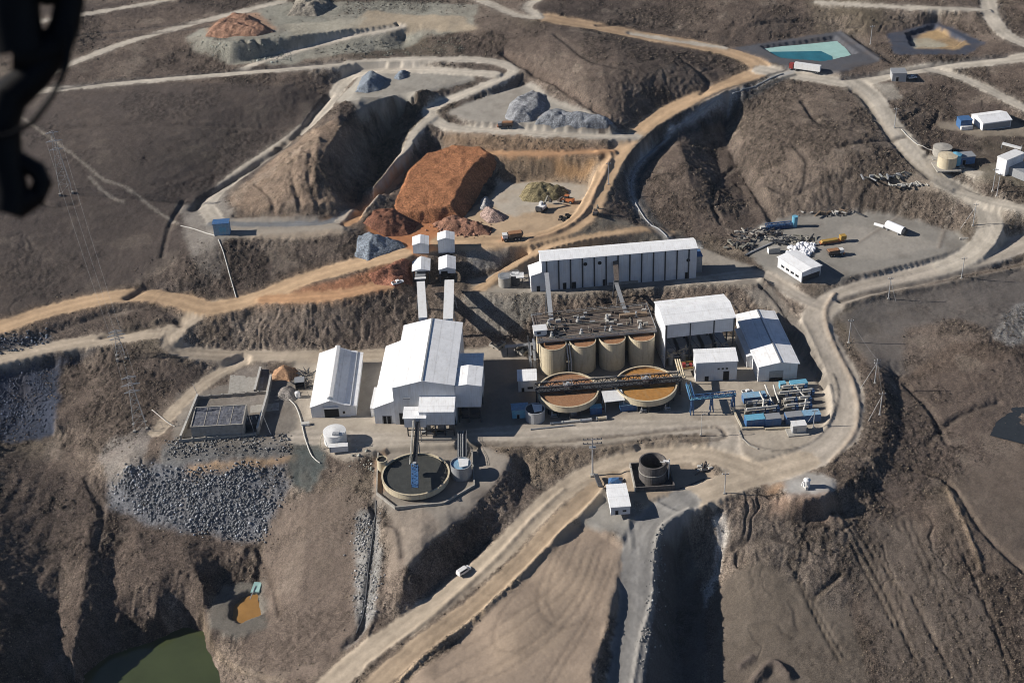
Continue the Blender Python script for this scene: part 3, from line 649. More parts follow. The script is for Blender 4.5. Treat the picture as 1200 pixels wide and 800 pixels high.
def cladding(name, col, axis=0):
    """profiled steel sheet: shallow ribs a metre apart, faint dust"""
    m = mat(name, col, .5, 0, .09, .25, .35, ((.50, .45, .39), .35)); t = m.node_tree; L = t.links; b = t.nodes['Principled BSDF']
    tc = t.nodes.new('ShaderNodeTexCoord'); wv = t.nodes.new('ShaderNodeTexWave'); wv.bands_direction = 'XY'[axis]; wv.inputs['Scale'].default_value = .32
    L.new(tc.outputs['Object'], wv.inputs['Vector'])
    w2 = t.nodes.new('ShaderNodeTexWave'); w2.bands_direction = 'YX'[axis]; w2.inputs['Scale'].default_value = .052; w2.inputs['Distortion'].default_value = .15   # sheet laps
    L.new(tc.outputs['Object'], w2.inputs['Vector']); r3 = t.nodes.new('ShaderNodeMapRange'); r3.inputs[1].default_value = .0; r3.inputs[2].default_value = .035; r3.inputs[3].default_value = .87; L.new(w2.outputs['Fac'], r3.inputs[0])
    r4 = t.nodes.new('ShaderNodeMapRange'); r4.inputs[3].default_value = .97; r4.inputs[4].default_value = 1.0; L.new(wv.outputs['Fac'], r4.inputs[0])
    mm = t.nodes.new('ShaderNodeMath'); mm.operation = 'MULTIPLY'; L.new(r3.outputs[0], mm.inputs[0]); L.new(r4.outputs[0], mm.inputs[1])
    src = b.inputs['Base Color'].links[0].from_socket; m4 = t.nodes.new('ShaderNodeMix'); m4.data_type = 'RGBA'; m4.blend_type = 'MULTIPLY'; m4.inputs[0].default_value = 1
    L.new(src, m4.inputs[6]); L.new(mm.outputs[0], m4.inputs[7]); L.new(m4.outputs[2], b.inputs['Base Color'])
    bp = t.nodes.new('ShaderNodeBump'); bp.inputs['Strength'].default_value = .12; bp.inputs['Distance'].default_value = .08
    L.new(wv.outputs['Fac'], bp.inputs['Height']); L.new(bp.outputs[0], b.inputs['Normal'])
    return m
WHITE = cladding('white_cladding', (.74, .75, .765)); WROOF = cladding('white_roof_sheet', (.84, .845, .845), 1); WROOFX = cladding('white_roof_sheet_across', (.84, .845, .845), 0)
PLAIN = mat('white_paint', (.70, .70, .69), .45, 0, .06, 1.0, .35, ((.45, .38, .30), .3))
GREYS = mat('grey_steel', (.30, .31, .32), .5, .2, .15, 1.5); DARKS = mat('dark_steel', (.055, .058, .065), .55, .2, .25, 1.5)
BLACK = mat('black_opening', (.012, .012, .013), .8); RUST = mat('rusty_steel', (.135, .108, .09), .8, 0, .35, 1.2)
CREAM = mat('cream_tank_steel', (.55, .475, .34), .55, 0, .10, .8, .3, ((.25, .16, .09), .5)); GALV = mat('galvanised_steel', (.46, .47, .48), .45, .3, .12, 2.0)
BLUE = mat('blue_paint', (.05, .125, .27), .5, 0, .18, 1.2, .35, ((.25, .24, .22), .35)); CYAN = mat('light_blue_paint', (.13, .36, .50), .5, 0, .15, 1.2, .35, ((.3, .3, .28), .3))
DUSTB = mat('dusty_blue_roof', (.20, .34, .47), .7, 0, .2, 1.0, .2, ((.35, .32, .27), .5))
CONC = mat('concrete', (.34, .32, .285), .9, 0, .18, .7, .15, ((.16, .14, .12), .4), .3); CONCD = mat('dark_concrete', (.115, .105, .10), .9, 0, .3, .8, .15, ((.05, .045, .04), .5), .3)
SLATE = mat('dusty_slate_sheet', (.10, .105, .125), .85, 0, .6, .7, .15, ((.30, .29, .28), .55), .4)
SLURR = mat('red_brown_slurry', (.285, .15, .08), .85, 0, .28, 1.8, .2, ((.36, .22, .13), .4), .3); SLURO = mat('orange_slurry', (.37, .185, .055), .55, 0, .2, .5, .3, ((.36, .24, .12), .5))
SLURG = mat('grey_slurry', (.052, .054, .05), .5, 0, .2, .5, .35, ((.085, .082, .07), .5)); MUD = mat('orange_mud', (.40, .20, .05), .6, 0, .2, .3)
YELLOW = mat('yellow_paint', (.36, .23, .06), .5, 0, .15, 2); ORANGE = mat('orange_paint', (.42, .15, .06), .5, 0, .15, 2); REDP = mat('red_paint', (.26, .045, .04), .45)
RUBBER = mat('black_rubber', (.02, .02, .02), .85); GLASS = mat('dark_glass', (.02, .025, .03), .15, 0, .05, 1, .5); OLIVE = mat('olive_steel', (.22, .21, .175), .7, 0, .3, 1.5)
PIPEW = mat('pale_plastic_pipe', (.50, .485, .445), .5); TIMBER = mat('timber', (.22, .16, .11), .85, 0, .25, 2); BAGS = mat('white_woven_bag', (.76, .77, .80), .8, 0, .08, 2)
AIRCRAFT = mat('matt_black_metal', (.007, .007, .008), .55, 0, .3, 25, .12)

# ------------------------------------------------------------------ mesh builder, things and parts
class MB:
    def __init__(s): s.v = []; s.f = []; s.m = []; s.sm = []
    def add(s, V, F, mi=0, smooth=False):
        o = len(s.v); s.v += [tuple(map(float, p)) for p in V]
        for f in F: s.f.append([i+o for i in f]); s.m.append(mi); s.sm.append(smooth)
        return s
    def hexa(s, b, t, mi=0):                                        # four bottom and four top corners
        return s.add(list(b)+list(t), [(3, 2, 1, 0), (4, 5, 6, 7), (0, 1, 5, 4), (1, 2, 6, 5), (2, 3, 7, 6), (3, 0, 4, 7)], mi)
    def box(s, x0, x1, y0, y1, z0, z1, mi=0):
        q = [(x0, y0), (x1, y0), (x1, y1), (x0, y1)]
        return s.hexa([(*p, z0) for p in q], [(*p, z1) for p in q], mi)
    def prism(s, poly, z0, z1, mi=0):
        n = len(poly); V = [(x, y, z0) for x, y in poly]+[(x, y, z1) for x, y in poly]
        return s.add(V, [tuple(range(n))[::-1], tuple(range(n, 2*n))]+[(i, (i+1) % n, n+(i+1) % n, n+i) for i in range(n)], mi)
    def profile(s, prof, y0, y1, mi=0):                             # closed outline in x,z pushed along y
        n = len(prof); V = [(x, y0, z) for x, z in prof]+[(x, y1, z) for x, z in prof]
        return s.add(V, [tuple(range(n)), tuple(range(n, 2*n))[::-1]]+[(i, n+i, n+(i+1) % n, (i+1) % n) for i in range(n)], mi)
    def profile_x(s, prof, x0, x1, mi=0):                           # closed outline in y,z pushed along x
        n = len(prof); V = [(x0, y, z) for y, z in prof]+[(x1, y, z) for y, z in prof]
        return s.add(V, [tuple(range(n))[::-1], tuple(range(n, 2*n))]+[(i, (i+1) % n, n+(i+1) % n, n+i) for i in range(n)], mi)
    def bar(s, p, q, a=.15, b=None, mi=0):
        p = Vector(p); q = Vector(q); d = (q-p).normalized(); u = d.cross(Vector((0, 0, 1)))
        if u.length < 1e-3: u = Vector((1, 0, 0))
        u.normalize(); w_ = d.cross(u); b = b or a; c = [u*a+w_*b, -u*a+w_*b, -u*a-w_*b, u*a-w_*b]
        return s.hexa([p+k for k in c], [q+k for k in c], mi)
    def tube(s, pts, r, n=8, mi=0, r2=None, cap=True):
        pts = [Vector(p) for p in pts]; V = []; F = []; m_ = len(pts); ref = None
        for i, p in enumerate(pts):
            d = (pts[min(i+1, m_-1)]-pts[max(i-1, 0)]).normalized()
            u = d.cross(Vector((0, 0, 1))) if ref is None else ref-d*ref.dot(d)
            if u.length < 1e-3: u = Vector((1, 0, 0))
            u.normalize(); ref = u; w_ = d.cross(u)
            rr = r if r2 is None else r+(r2-r)*i/(m_-1)
            V += [p+u*rr*math.cos(2*math.pi*k/n)+w_*rr*math.sin(2*math.pi*k/n) for k in range(n)]
        for i in range(m_-1):
            F += [(i*n+k, (i+1)*n+k, (i+1)*n+(k+1) % n, i*n+(k+1) % n) for k in range(n)]
        s.add(V, F, mi, True)
        if cap:
            s.add(V[:n], [tuple(range(n))], mi); s.add(V[-n:], [tuple(range(n))[::-1]], mi)
        return s
    def cyl(s, x, y, z0, z1, r, n=24, mi=0, r1=None, top=True, bot=True):
        r1 = r if r1 is None else r1
        A = [(x+r*math.cos(2*math.pi*k/n), y+r*math.sin(2*math.pi*k/n), z0) for k in range(n)]
        B_ = [(x+r1*math.cos(2*math.pi*k/n), y+r1*math.sin(2*math.pi*k/n), z1) for k in range(n)]
        s.add(A+B_, [(k, (k+1) % n, n+(k+1) % n, n+k) for k in range(n)], mi, True)
        if top: s.add(B_, [tuple(range(n))], mi)
        if bot: s.add(A, [tuple(range(n))[::-1]], mi)
        return s
    def ring(s, x, y, z0, z1, ri, ro, n=48, mi=0):                  # open-topped wall with thickness
        P_ = []
        for r, z in ((ro, z0), (ro, z1), (ri, z1), (ri, z0)): P_ += [(x+r*math.cos(2*math.pi*k/n), y+r*math.sin(2*math.pi*k/n), z) for k in range(n)]
        F = []
        for q in range(4):
            a, b = q*n, ((q+1) % 4)*n
            F += [(a+k, a+(k+1) % n, b+(k+1) % n, b+k) for k in range(n)]
        return s.add(P_, F, mi, False)
    def truss(s, p, q, hgt=1.5, n=8, a=.09, mi=0):
        p = Vector(p); q = Vector(q); up = Vector((0, 0, hgt))
        s.bar(p, q, a, None, mi); s.bar(p+up, q+up, a, None, mi)
        for i in range(n):
            c, d = p.lerp(q, i/n), p.lerp(q, (i+1)/n)
            s.bar(c, c+up, a*.7, None, mi); s.bar(*((c, d+up) if i % 2 else (c+up, d)), a*.7, None, mi)
        s.bar(q, q+up, a*.7, None, mi); return s
    def rail(s, pts, h=1.1, step=2.0, a=.05, mi=0):
        pts = [Vector(p) for p in pts]
        for p, q in zip(pts, pts[1:]):
            for k in (h, h*.5): s.bar(p+Vector((0, 0, k)), q+Vector((0, 0, k)), a, None, mi)
            n = max(1, int((q-p).length/step))
            for i in range(n+1): c = p.lerp(q, i/n); s.bar(c, c+Vector((0, 0, h)), a, None, mi)
        return s
    def build(s, name, mats, parent=None, label=None):
        me = bpy.data.meshes.new(name); me.from_pydata(s.v, [], s.f)
        for m in (mats if isinstance(mats, (list, tuple)) else [mats]): me.materials.append(m)
        me.polygons.foreach_set('material_index', s.m); me.polygons.foreach_set('use_smooth', s.sm); me.update()
        import bmesh
        bm = bmesh.new(); bm.from_mesh(me); bmesh.ops.recalc_face_normals(bm, faces=bm.faces); bm.to_mesh(me); bm.free()
        o = bpy.data.objects.new(name, me); COL.objects.link(o)
        if parent is not None: o.parent = parent
        if label: o['label'] = label
        return o
def each(name, m_, root, shapes):
    for q in shapes: q.build(name, m_, root)
def thing(name, label, cat, loc, rotz=0.0, group=None):
    o = bpy.data.objects.new(name, None); COL.objects.link(o); o.empty_display_size = .5
    o.location = tuple(map(float, loc)); o.rotation_euler = (0, 0, rotz); o['label'] = label; o['category'] = cat
    if group: o['group'] = group
    return o
def tag(o, label, cat, group=None, kind=None, loc=None):
    o['label'] = label; o['category'] = cat
    if group: o['group'] = group
    if kind: o['kind'] = kind
    if loc is not None: o.location = tuple(map(float, loc))
    return o
def copy_tree(o, parent=None):
    c = o.copy(); COL.objects.link(c)
    if parent is not None: c.parent = parent
    for ch in list(o.children): copy_tree(ch, c)
    return c
def again(o, loc, rotz, label, scale=None):
    c = copy_tree(o); c.location = tuple(map(float, loc)); c.rotation_euler = (0, 0, rotz); c['label'] = label
    if scale: c.scale = (scale,)*3
    return c
class Site:
    """a rectangular building site: front corners seen at two picture points on the level z"""
    def __init__(s, fl, fr, z):
        s.z = z; s.a = P(*fl, z); s.b = P(*fr, z); d = s.b-s.a; s.w = float(np.hypot(d[0], d[1])); s.yaw = math.atan2(d[1], d[0]); s.loc = s.a
    def local(s, u, v, h):                                          # picture point at height h above the site -> local x, y
        p = P(u, v, s.z+h)-s.a; c, n = math.cos(s.yaw), math.sin(s.yaw)
        return float(p[0]*c+p[1]*n), float(-p[0]*n+p[1]*c)
    def h(s, v, right=False): return height_for(s.b if right else s.a, v)
    def thing(s, name, label, cat, group=None): return thing(name, label, cat, s.loc, s.yaw, group)

def roof_y(x0, x1, y0, y1, prof, t=.22):
    """roof sheets following a profile of (x, z) points, run from y0 to y1"""
    mb = MB(); return mb.profile(list(prof)+[(x, z-t) for x, z in reversed(prof)], y0, y1)
def roof_x(x0, x1, prof, t=.22):
    mb = MB(); return mb.profile_x(list(prof)+[(y, z-t) for y, z in reversed(prof)], x0, x1)
def hall_y(root, x0, x1, y0, y1, z0, eaves, prof, wallm=None, roofm=None, over=.35):
    """walls under a roof whose ridge runs along y; prof = [(x, z)...] from the left eave to the right eave"""
    MB().profile([(x0, z0)]+[(min(max(x, x0), x1), z-.24) for x, z in prof]+[(x1, z0)], y0, y1).build('wall', wallm or WHITE, root)
    p = list(prof); dx0 = p[0][0]-p[1][0]; s0 = (p[0][1]-p[1][1])/(dx0 or 1); s1 = (p[-1][1]-p[-2][1])/((p[-1][0]-p[-2][0]) or 1)
    p = [(p[0][0]-over, p[0][1]-s0*over)]+p[1:-1]+[(p[-1][0]+over, p[-1][1]+s1*over)]
    return roof_y(0, 0, y0-over, y1+over, p).build('roof', roofm or WROOF, root)
def hall_x(root, x0, x1, y0, y1, z0, prof, wallm=None, roofm=None, over=.35):
    """the same with the ridge along x; prof = [(y, z)...] from the front eave to the back eave"""
    MB().profile_x([(y0, z0)]+[(min(max(y, y0), y1), z-.24) for y, z in prof]+[(y1, z0)], x0, x1).build('wall', wallm or WHITE, root)
    p = list(prof); s0 = (p[1][1]-p[0][1])/((p[1][0]-p[0][0]) or 1); s1 = (p[-1][1]-p[-2][1])/((p[-1][0]-p[-2][0]) or 1)
    p = [(p[0][0]-over, p[0][1]-s0*over)]+p[1:-1]+[(p[-1][0]+over, p[-1][1]+s1*over)]
    return roof_x(x0-over, x1+over, p).build('roof', roofm or WROOFX, root)
def opening(root, name, x, w_, z0, z1, y=0.0, m=None, frame=None):
    """a door or window set on a front wall, with its frame proud of it"""
    o = MB().box(x-w_/2, x+w_/2, y-.05, y+.02, z0, z1).build(name, m or BLACK, root)
    f = MB().box(x-w_/2-.15, x-w_/2, y-.12, y+.015, z0, z1+.15).box(x+w_/2, x+w_/2+.15, y-.12, y+.015, z0, z1+.15).box(x-w_/2, x+w_/2, y-.12, y+.015, z1, z1+.15)
    f.build('frame', frame or GREYS, o); return o
def pxm(p):                                                         # picture points per metre at a place
    return FPX/float((np.asarray(p)-CAMP)@fw)
def gz(x, y): return float(height(np.array([float(x)]), np.array([float(y)]))[0])
def at(u, v, dz=0.0):
    p = G(u, v); p[2] = gz(p[0], p[1])+dz; return p
def heading(u0, v0, u1, v1):                                        # compass angle on the ground from one picture point to another
    a, b = G(u0, v0), G(u1, v1); return math.atan2(b[1]-a[1], b[0]-a[0])

# ================================================================== buildings of the works
# ---- long store shed on the left
s = Site((365.6, 489.5), (411.5, 487.5), 0); w_ = s.w; d = s.local(375.6, 414, 6)[1]
b = s.thing('storage_shed', 'white gable shed with a ridge vent and open front doorway, left of the mill hall', 'shed')
hall_y(b, 0, w_, 0, d, 0, 6, [(0, 6.0), (w_*.5, 9.2), (w_*.86, 6.7), (w_, 6.3)])
MB().profile([(w_*.5-1.0, 9.0), (w_*.5-1.0, 10.1), (w_*.5, 10.5), (w_*.5+1.4, 10.2), (w_*.5+1.4, 8.8)], 1, d-.3).build('ridge_vent', PLAIN, b)
r = MB().profile([(w_+.02, 0), (w_+.02, 5.4), (w_+2.4, 5.1), (w_+2.4, 0)], .4, d).build('side_bay', WHITE, b)
roof_y(0, 0, .1, d+.3, [(w_+.4, 5.75), (w_+3.0, 5.4)]).build('roof', WROOF, r)
o = opening(b, 'doorway', w_*.52, 6.4, 0, 4.7)
MB().box(w_*.52-3.4, w_*.52+3.4, -.5, -.13, 4.75, 5.6).build('door_hood', PLAIN, o)
MB().box(w_*.80, w_*.86, -.1, .02, 1.6, 3.0).build('window', GLASS, b)

# ---- mill hall with its lean-to, annexes and feed bins
s = Site((464, 497), (535.5, 496.5), 0); w_ = s.w
he = s.h(454); d = s.local(466.9, 381.3, he)[1]; xr = w_*.49; hr = he+3.6
b = s.thing('mill_hall', 'tall white stepped mill hall with a dark ridge seam, the biggest building', 'factory')
hall_y(b, 0, w_, 0, d, 0, he, [(0, he), (xr, hr), (w_, he+1.2)])
MB().box(xr-.35, xr+.35, -.2, d+.2, hr-.1, hr+.25).build('ridge_cap', GREYS, b)
opening(b, 'roller_door', w_*.20, 7.0, 0, 6.2, 0, BLACK)
MB().box(w_*.16, w_*.27, -.6, -.06, 14.0, 14.4).build('sign_ledge', GREYS, b)
lo = P(440, 496.5, 0); xl = -float(np.hypot(*(lo-s.a)[:2]))
h1 = s.h(481)*.98; h1 = 8.6; h2 = 12.6; yl = s.local(447.5, 406, h1)[1]
l = MB().profile([(xl, 0), (xl, h1-.3), (-.02, h2-.3), (-.02, 0)], .6, yl).build('lean_to', WHITE, b)
roof_y(0, 0, .2, yl+.4, [(xl-.5, h1-.1), (-.02, h2)]).build('roof', WROOF, l)
MB().box(xl*.62, xl*.20, .5, .64, 0, 4.2).build('open_bay', BLACK, l)
for x in (xl*.62, xl*.42, xl*.2): MB().box(x-.25, x+.25, .35, .62, 0, 4.4).build('post', GREYS, l)
MB().box(xl-2.6, xl+.3, 6, 22, 0, 4.5).box(xl-2.8, xl+.3, 5.8, 22.2, 4.5, 4.8).build('side_store', PLAIN, b)
# raised front annex over open steelwork
za = 6.2; x0 = w_*.44; y0 = -9.0; ha = s.h(464)-2.0
f = MB().box(x0, w_, y0, -.02, za, ha-.3).build('front_annex', WHITE, b)
roof_x(x0-.3, w_+.3, [(y0-.4, ha), (-.03, ha+1.8)]).build('roof', WROOFX, f)
c = MB().box(x0-6.5, x0+3, y0-1.6, y0+5, za, ha-2.3).build('corner_cabin', WHITE, b)
roof_x(x0-7, x0+3.3, [(y0-2, ha-2.2), (y0+5.2, ha-.9)]).build('roof', WROOFX, c)
mb = MB()
for x in np.linspace(x0-5.5, w_-.4, 6):
    for y in (y0+.4, -.8): mb.box(x-.25, x+.25, y-.25, y+.25, 0, za)
mb.bar((x0-5.5, y0+.4, 3.2), (w_, y0+.4, 3.2), .2); mb.bar((x0, y0+.4, .3), (x0+8, y0+.4, za), .15); mb.build('steel_frame', DARKS, b)
mb = MB()
for x in (x0+2.5, x0+9, w_-6): mb.cyl(x, y0+4, 0, 4.2, 1.7, 14); mb.box(x-2.2, x+2.2, y0+1.2, y0+2.2, 0, 1.4)
mb.tube([(x0, y0+3, 4.6), (w_, y0+3, 4.9)], .35); mb.build('pump_set', GREYS, b)
MB().box(x0-1, w_+1, y0-3.2, y0-2.6, 0, .9).build('kerb_wall', CONC, b)
# right gable annex on legs
hx = s.h(444)*1.0; hx = 20.0; zx = 8.6; x1 = w_+11.2; yb0, yb1 = .8, 15.5
hall_ = MB().profile([(w_+.03, zx), (w_+.03, hx-.3), (w_+5.4, hx+.6), (x1, hx-.2), (x1, zx)], yb0, yb1).build('side_annex', WHITE, b)
roof_y(0, 0, yb0-.4, yb1+.3, [(w_+.03, hx), (w_+5.4, hx+1.0), (x1+.7, hx)]).build('roof', WROOF, hall_)
mb = MB()
for x in (w_+1, w_+5.5, x1-.5):
    for y in (yb0+.5, yb1-.5): mb.box(x-.25, x+.25, y-.25, y+.25, 0, zx)
mb.bar((w_+1, yb0+.5, 3.6), (x1-.5, yb0+.5, 3.6), .2); mb.box(w_+2, x1-1, yb0+3, yb1-3, 0, 4.8); mb.build('annex_frame', DARKS, b)
yb2, yb3 = 19.5, 33
e = MB().box(w_+.03, w_+10.5, yb2, yb3, 0, 14.2).build('rear_annex', WHITE, b)
roof_x(w_+.03, w_+10.9, [(yb2-.3, 14.0), (yb3+.3, 15.6)]).build('roof', WROOFX, e)
MB().box(w_+.5, w_+9.5, 15.6, 19.4, 0, 11).build('link_bay', DARKS, b)
MILL = s

# ---- long warehouse on the upper bench
s = Site((635.5, 341), (815.6, 325.5), 14); w_ = s.w; hw = (s.h(305)+s.h(291.2, True))/2; dd = s.local(810, 278.8, hw)[1]
b = s.thing('long_warehouse', 'long white warehouse with thirteen dark recess-gap strips on its front, on the bench above the tanks', 'warehouse')
hall_x(b, 0, w_, 0, dd, 0, [(0, hw), (dd*.55, hw+1.3), (dd, hw)])
for i in range(13): MB().box(w_*(i+.42)/13.1-.32, w_*(i+.42)/13.1+.32, -.34, -.01, .3, hw-.5).build('gap_strip_or_downpipe', DARKS, b)  # dark boxes stand in for the recess gaps between the wall bays
for x, z in ((.28, 13.2), (.372, 13.2), (.945, 10.5)): MB().tube([(w_*x, -.25, z), (w_*x, .02, z)], .95, 14).build('fan_outlet', BLACK, b)
for x, ww in ((.145, 1.6), (.205, 1.9), (.94, 1.9), (.40, 1.2)): opening(b, 'door', w_*x, ww, 0, 3.6)
MB().box(w_*.43, w_*.62, -.5, -.05, .1, 1.6).build('low_wall', CONC, b)
xa = -5.4; q = MB().profile([(xa, 0), (xa, 9.0), (-.02, 10.6), (-.02, 0)], .0, 10).build('end_annex', WHITE, b)
roof_y(0, 0, -.4, 10.4, [(xa-.4, 9.2), (-.03, 10.9)]).build('roof', WROOF, q); opening(q, 'door', xa*.35, 1.5, 0, 3)
q = MB().box(w_+.03, w_+4, 5, 12, 0, 9).build('end_cabin', GREYS, b); MB().box(w_+.03, w_+4.2, 4.8, 12.2, 9, 9.3).build('roof', BLUE, q)
WH = s
# tanks and steelwork standing off its left end
for (u, v, r, h, lab, m_) in ((592, 334, 3.3, 5.2, 'round pale tank at the left end of the long warehouse', CONC), (604, 333, 2.3, 5.8, 'small dark tank with a white lid beside the long warehouse end', DARKS)):
    p = P(u, v, 14); t_ = thing('storage_tank', lab, 'tank', p, 0, 'tanks beside the warehouse')
    MB().cyl(0, 0, 0, h, r, 24).build('shell', m_, t_); MB().cyl(0, 0, h, h+.25, r+.15, 24).build('lid', PLAIN if m_ is DARKS else GREYS, t_)
    MB().rail([(r*math.cos(a), r*math.sin(a), h+.25) for a in np.linspace(0, 6.28, 9)], 1, 3).build('handrail', GREYS, t_)
p = P(613, 338, 14); t_ = thing('pipe_shelter', 'dark steel pipe frame with a white roof panel between the tanks and warehouse', 'steel frame', p)
mb = MB()
for x in (-3, 0, 3):
    for y in (0, 5): mb.box(x-.15, x+.15, y-.15, y+.15, 0, 6)
mb.bar((-3, 0, 6), (3, 0, 6), .15).bar((-3, 5, 6), (3, 5, 6), .15).bar((-3, 0, 3), (3, 5, 3), .12); mb.build('frame', DARKS, t_)
MB().box(-3.3, .6, -.2, 5.2, 6.1, 6.35).build('roof_panel', PLAIN, t_)

# ---- tall open-sided shed
s = Site((778.5, 430.5), (858.5, 421.5), 0); w_ = s.w; ht = (s.h(379)+s.h(372.8, True))/2
dd = s.local(767.5, 352.8, ht)[1]; yr = s.local(775, 361.8, ht+2.2)[1]
b = s.thing('open_shed', 'tall white shed with open lower front, standing over filters right of the tanks', 'shed')
roof_x(-.5, w_+.5, [(-.5, ht), (yr, ht+2.2), (dd+.5, ht-.4)]).build('roof', WROOFX, b)
MB().box(0, w_, 0, .3, ht-7.4, ht-.3).build('front_cladding', WHITE, b)
MB().profile_x([(0, 0), (0, ht-.3), (yr, ht+1.9), (dd, ht-.5), (dd, 0)], 0, .3).build('side_wall', WHITE, b)
MB().box(.3, w_, dd-.3, dd, ht-9, ht-.8).build('back_cladding', WHITE, b)
mb = MB()
for x in (.6, w_*.36, w_*.7, w_-.4):
    for y in (.2, dd*.5, dd-.5): mb.box(x-.3, x+.3, y-.3, y+.3, 0, ht-.6)
for x in (.6, w_*.36, w_*.7): mb.bar((x, .2, ht-8), (x+w_*.3, .2, .5), .12)
mb.build('column_frame', DARKS, b)
mb = MB()
for k in range(5): mb.box(2+k*w_*.18, 2+k*w_*.18+4, 3, dd-4, 4.5, 8.2); mb.cyl(3.5+k*w_*.18, 2.2, 0, 6.5, 1.3, 12)
mb.box(.5, w_-.5, 1.2, dd-2, 4.1, 4.4); mb.build('filter_press', GREYS, b)
rnd = random.Random(4)
for k in range(26):
    x = rnd.uniform(1, w_-2); z = rnd.uniform(4.6, 10); MB().tube([(x, .8, z), (x+rnd.uniform(-4, 4), 1.5, z+rnd.uniform(-2, 1.5))], rnd.uniform(.12, .3), 6).build('pipe', CREAM, b)

# ---- small white building in front of it
s = Site((815, 447), (863, 444.7), 0); w_ = s.w; hs = (s.h(425)+s.h(422.3, True))/2; dd = max(8.0, s.local(810.5, 409.7, hs+1.6)[1])
b = s.thing('reagent_store', 'small white flat-fronted building with two dark doors, in front of the open shed', 'building')
hall_x(b, 0, w_, 0, dd, 0, [(0, hs), (dd*.6, hs+1.0), (dd, hs+1.6)])
opening(b, 'door', w_*.27, 1.7, 0, 2.6); opening(b, 'door', w_*.74, 2.6, 0, 5.0)
for k in range(3): MB().box(w_*(.55+.1*k)-.5, w_*(.55+.1*k)+.5, -.06, .03, 6.0, 6.9).build('window', GLASS, b)

# ---- gable workshop on the right
s = Site((888, 447.3), (933.5, 443.5), 0); w_ = s.w; hg = s.h(429); dd = s.local(861, 369.2, hg)[1]
b = s.thing('gable_workshop', 'long white gable workshop at the right end of the plant yard', 'workshop')
hall_y(b, 0, w_, 0, dd, 0, hg, [(0, hg), (w_*.55, hg+1.7), (w_, hg+.2)], over=.8)
MB().box(w_*.55-.3, w_*.55+.3, -.8, dd+.8, hg+1.5, hg+1.95).build('ridge_cap', GREYS, b)
o = opening(b, 'roller_door', w_*.46, 6.2, 0, 5.2, 0, GREYS); MB().box(w_*.46-3, w_*.46+3, -.3, -.14, 0, 1.6).build('doorway_gap', BLACK, o)
l = MB().profile([(-2.4, 0), (-2.4, 6.2), (-.03, 6.9), (-.03, 0)], 12, dd-9).build('side_bay', WHITE, b); roof_y(0, 0, 11.7, dd-8.7, [(-2.8, 6.4), (-.03, 7.2)]).build('roof', WROOF, l)

# ---- store building in the upper yard
s = Site((911, 313), (938.8, 331), 15); w_ = s.w; hy = s.h(318.7, True); dd = s.local(958, 329, 0)[1]*1.0
b = s.thing('yard_store', 'white store building with a dark lower right end, alone in the upper gravel yard', 'store')
dd = max(dd, 12); hall_x(b, 0, w_, 0, dd, 0, [(0, hy), (dd*.5, hy+.5), (dd, hy)], over=.5)
MB().box(w_+.01, w_+.14, .6, dd-.6, 0, hy*.5).build('end_shutter', DARKS, b)
for k in range(4): MB().box(w_*(.15+.2*k), w_*(.15+.2*k)+2.4, -.05, .02, 1.6, 2.8).build('window', GLASS, b)

# ---- pump house by the lower tank
s = Site((716, 603.5), (738.5, 601.8), -2.6); w_ = s.w; hp = s.h(594); dd = s.local(713.5, 567.6, hp)[1]
b = s.thing('pump_house', 'small white flat-roofed pump house beside the dark open tank', 'pump house')
hall_x(b, 0, w_, 0, dd, 0, [(0, hp), (dd*.5, hp+.3), (dd, hp)], over=.3)
opening(b, 'door', w_*.3, 1.1, 0, 2.2); MB().box(w_*.6, w_*.8, -.05, .02, 1.3, 2.3).build('window', GLASS, b)

# ---- control building and the two other little houses between the mill and the tanks
s = Site((607.6, 459.2), (629, 458.3), 0); w_ = s.w; hc = s.h(446); dd = max(5, s.local(605.5, 434.2, hc)[1])
b = s.thing('control_building', 'small white box building left of the red thickener', 'building')
hall_x(b, 0, w_, 0, dd, 0, [(0, hc), (dd*.5, hc+.25), (dd, hc+.4)], over=.35); opening(b, 'door', w_*.25, 1.1, 0, 2.2); MB().box(w_*.5, w_*.8, -.05, .02, 1.4, 2.6).build('window', GLASS, b)
p = P(610, 490, 0); b = thing('switch_room', 'small pale blue cabin left of the grey tank in the mill shadow', 'cabin', p, .05)
MB().box(-3.6, 3.6, 0, 5, 0, 4.4).build('wall', CYAN, b); MB().box(-3.9, 3.9, -.3, 5.3, 4.4, 4.7).build('roof', DUSTB, b); opening(b, 'door', -1, 1.1, 0, 2.1)
p = P(720, 481, 0); b = thing('canopy', 'white canopy shelter on posts between the two thickeners', 'canopy', p, .1)
MB().hexa([(-4.6, -.6, 5.4), (4.6, -.6, 5.4), (4.6, 7, 6.2), (-4.6, 7, 6.2)], [(-4.6, -.6, 5.65), (4.6, -.6, 5.65), (4.6, 7, 6.45), (-4.6, 7, 6.45)]).build('roof', PLAIN, b)
for x, y in ((-4.2, -.2), (4.2, -.2), (-4.2, 6.6), (4.2, 6.6)): MB().box(x-.12, x+.12, y-.12, y+.12, 0, 5.4).build('post', PLAIN, b)

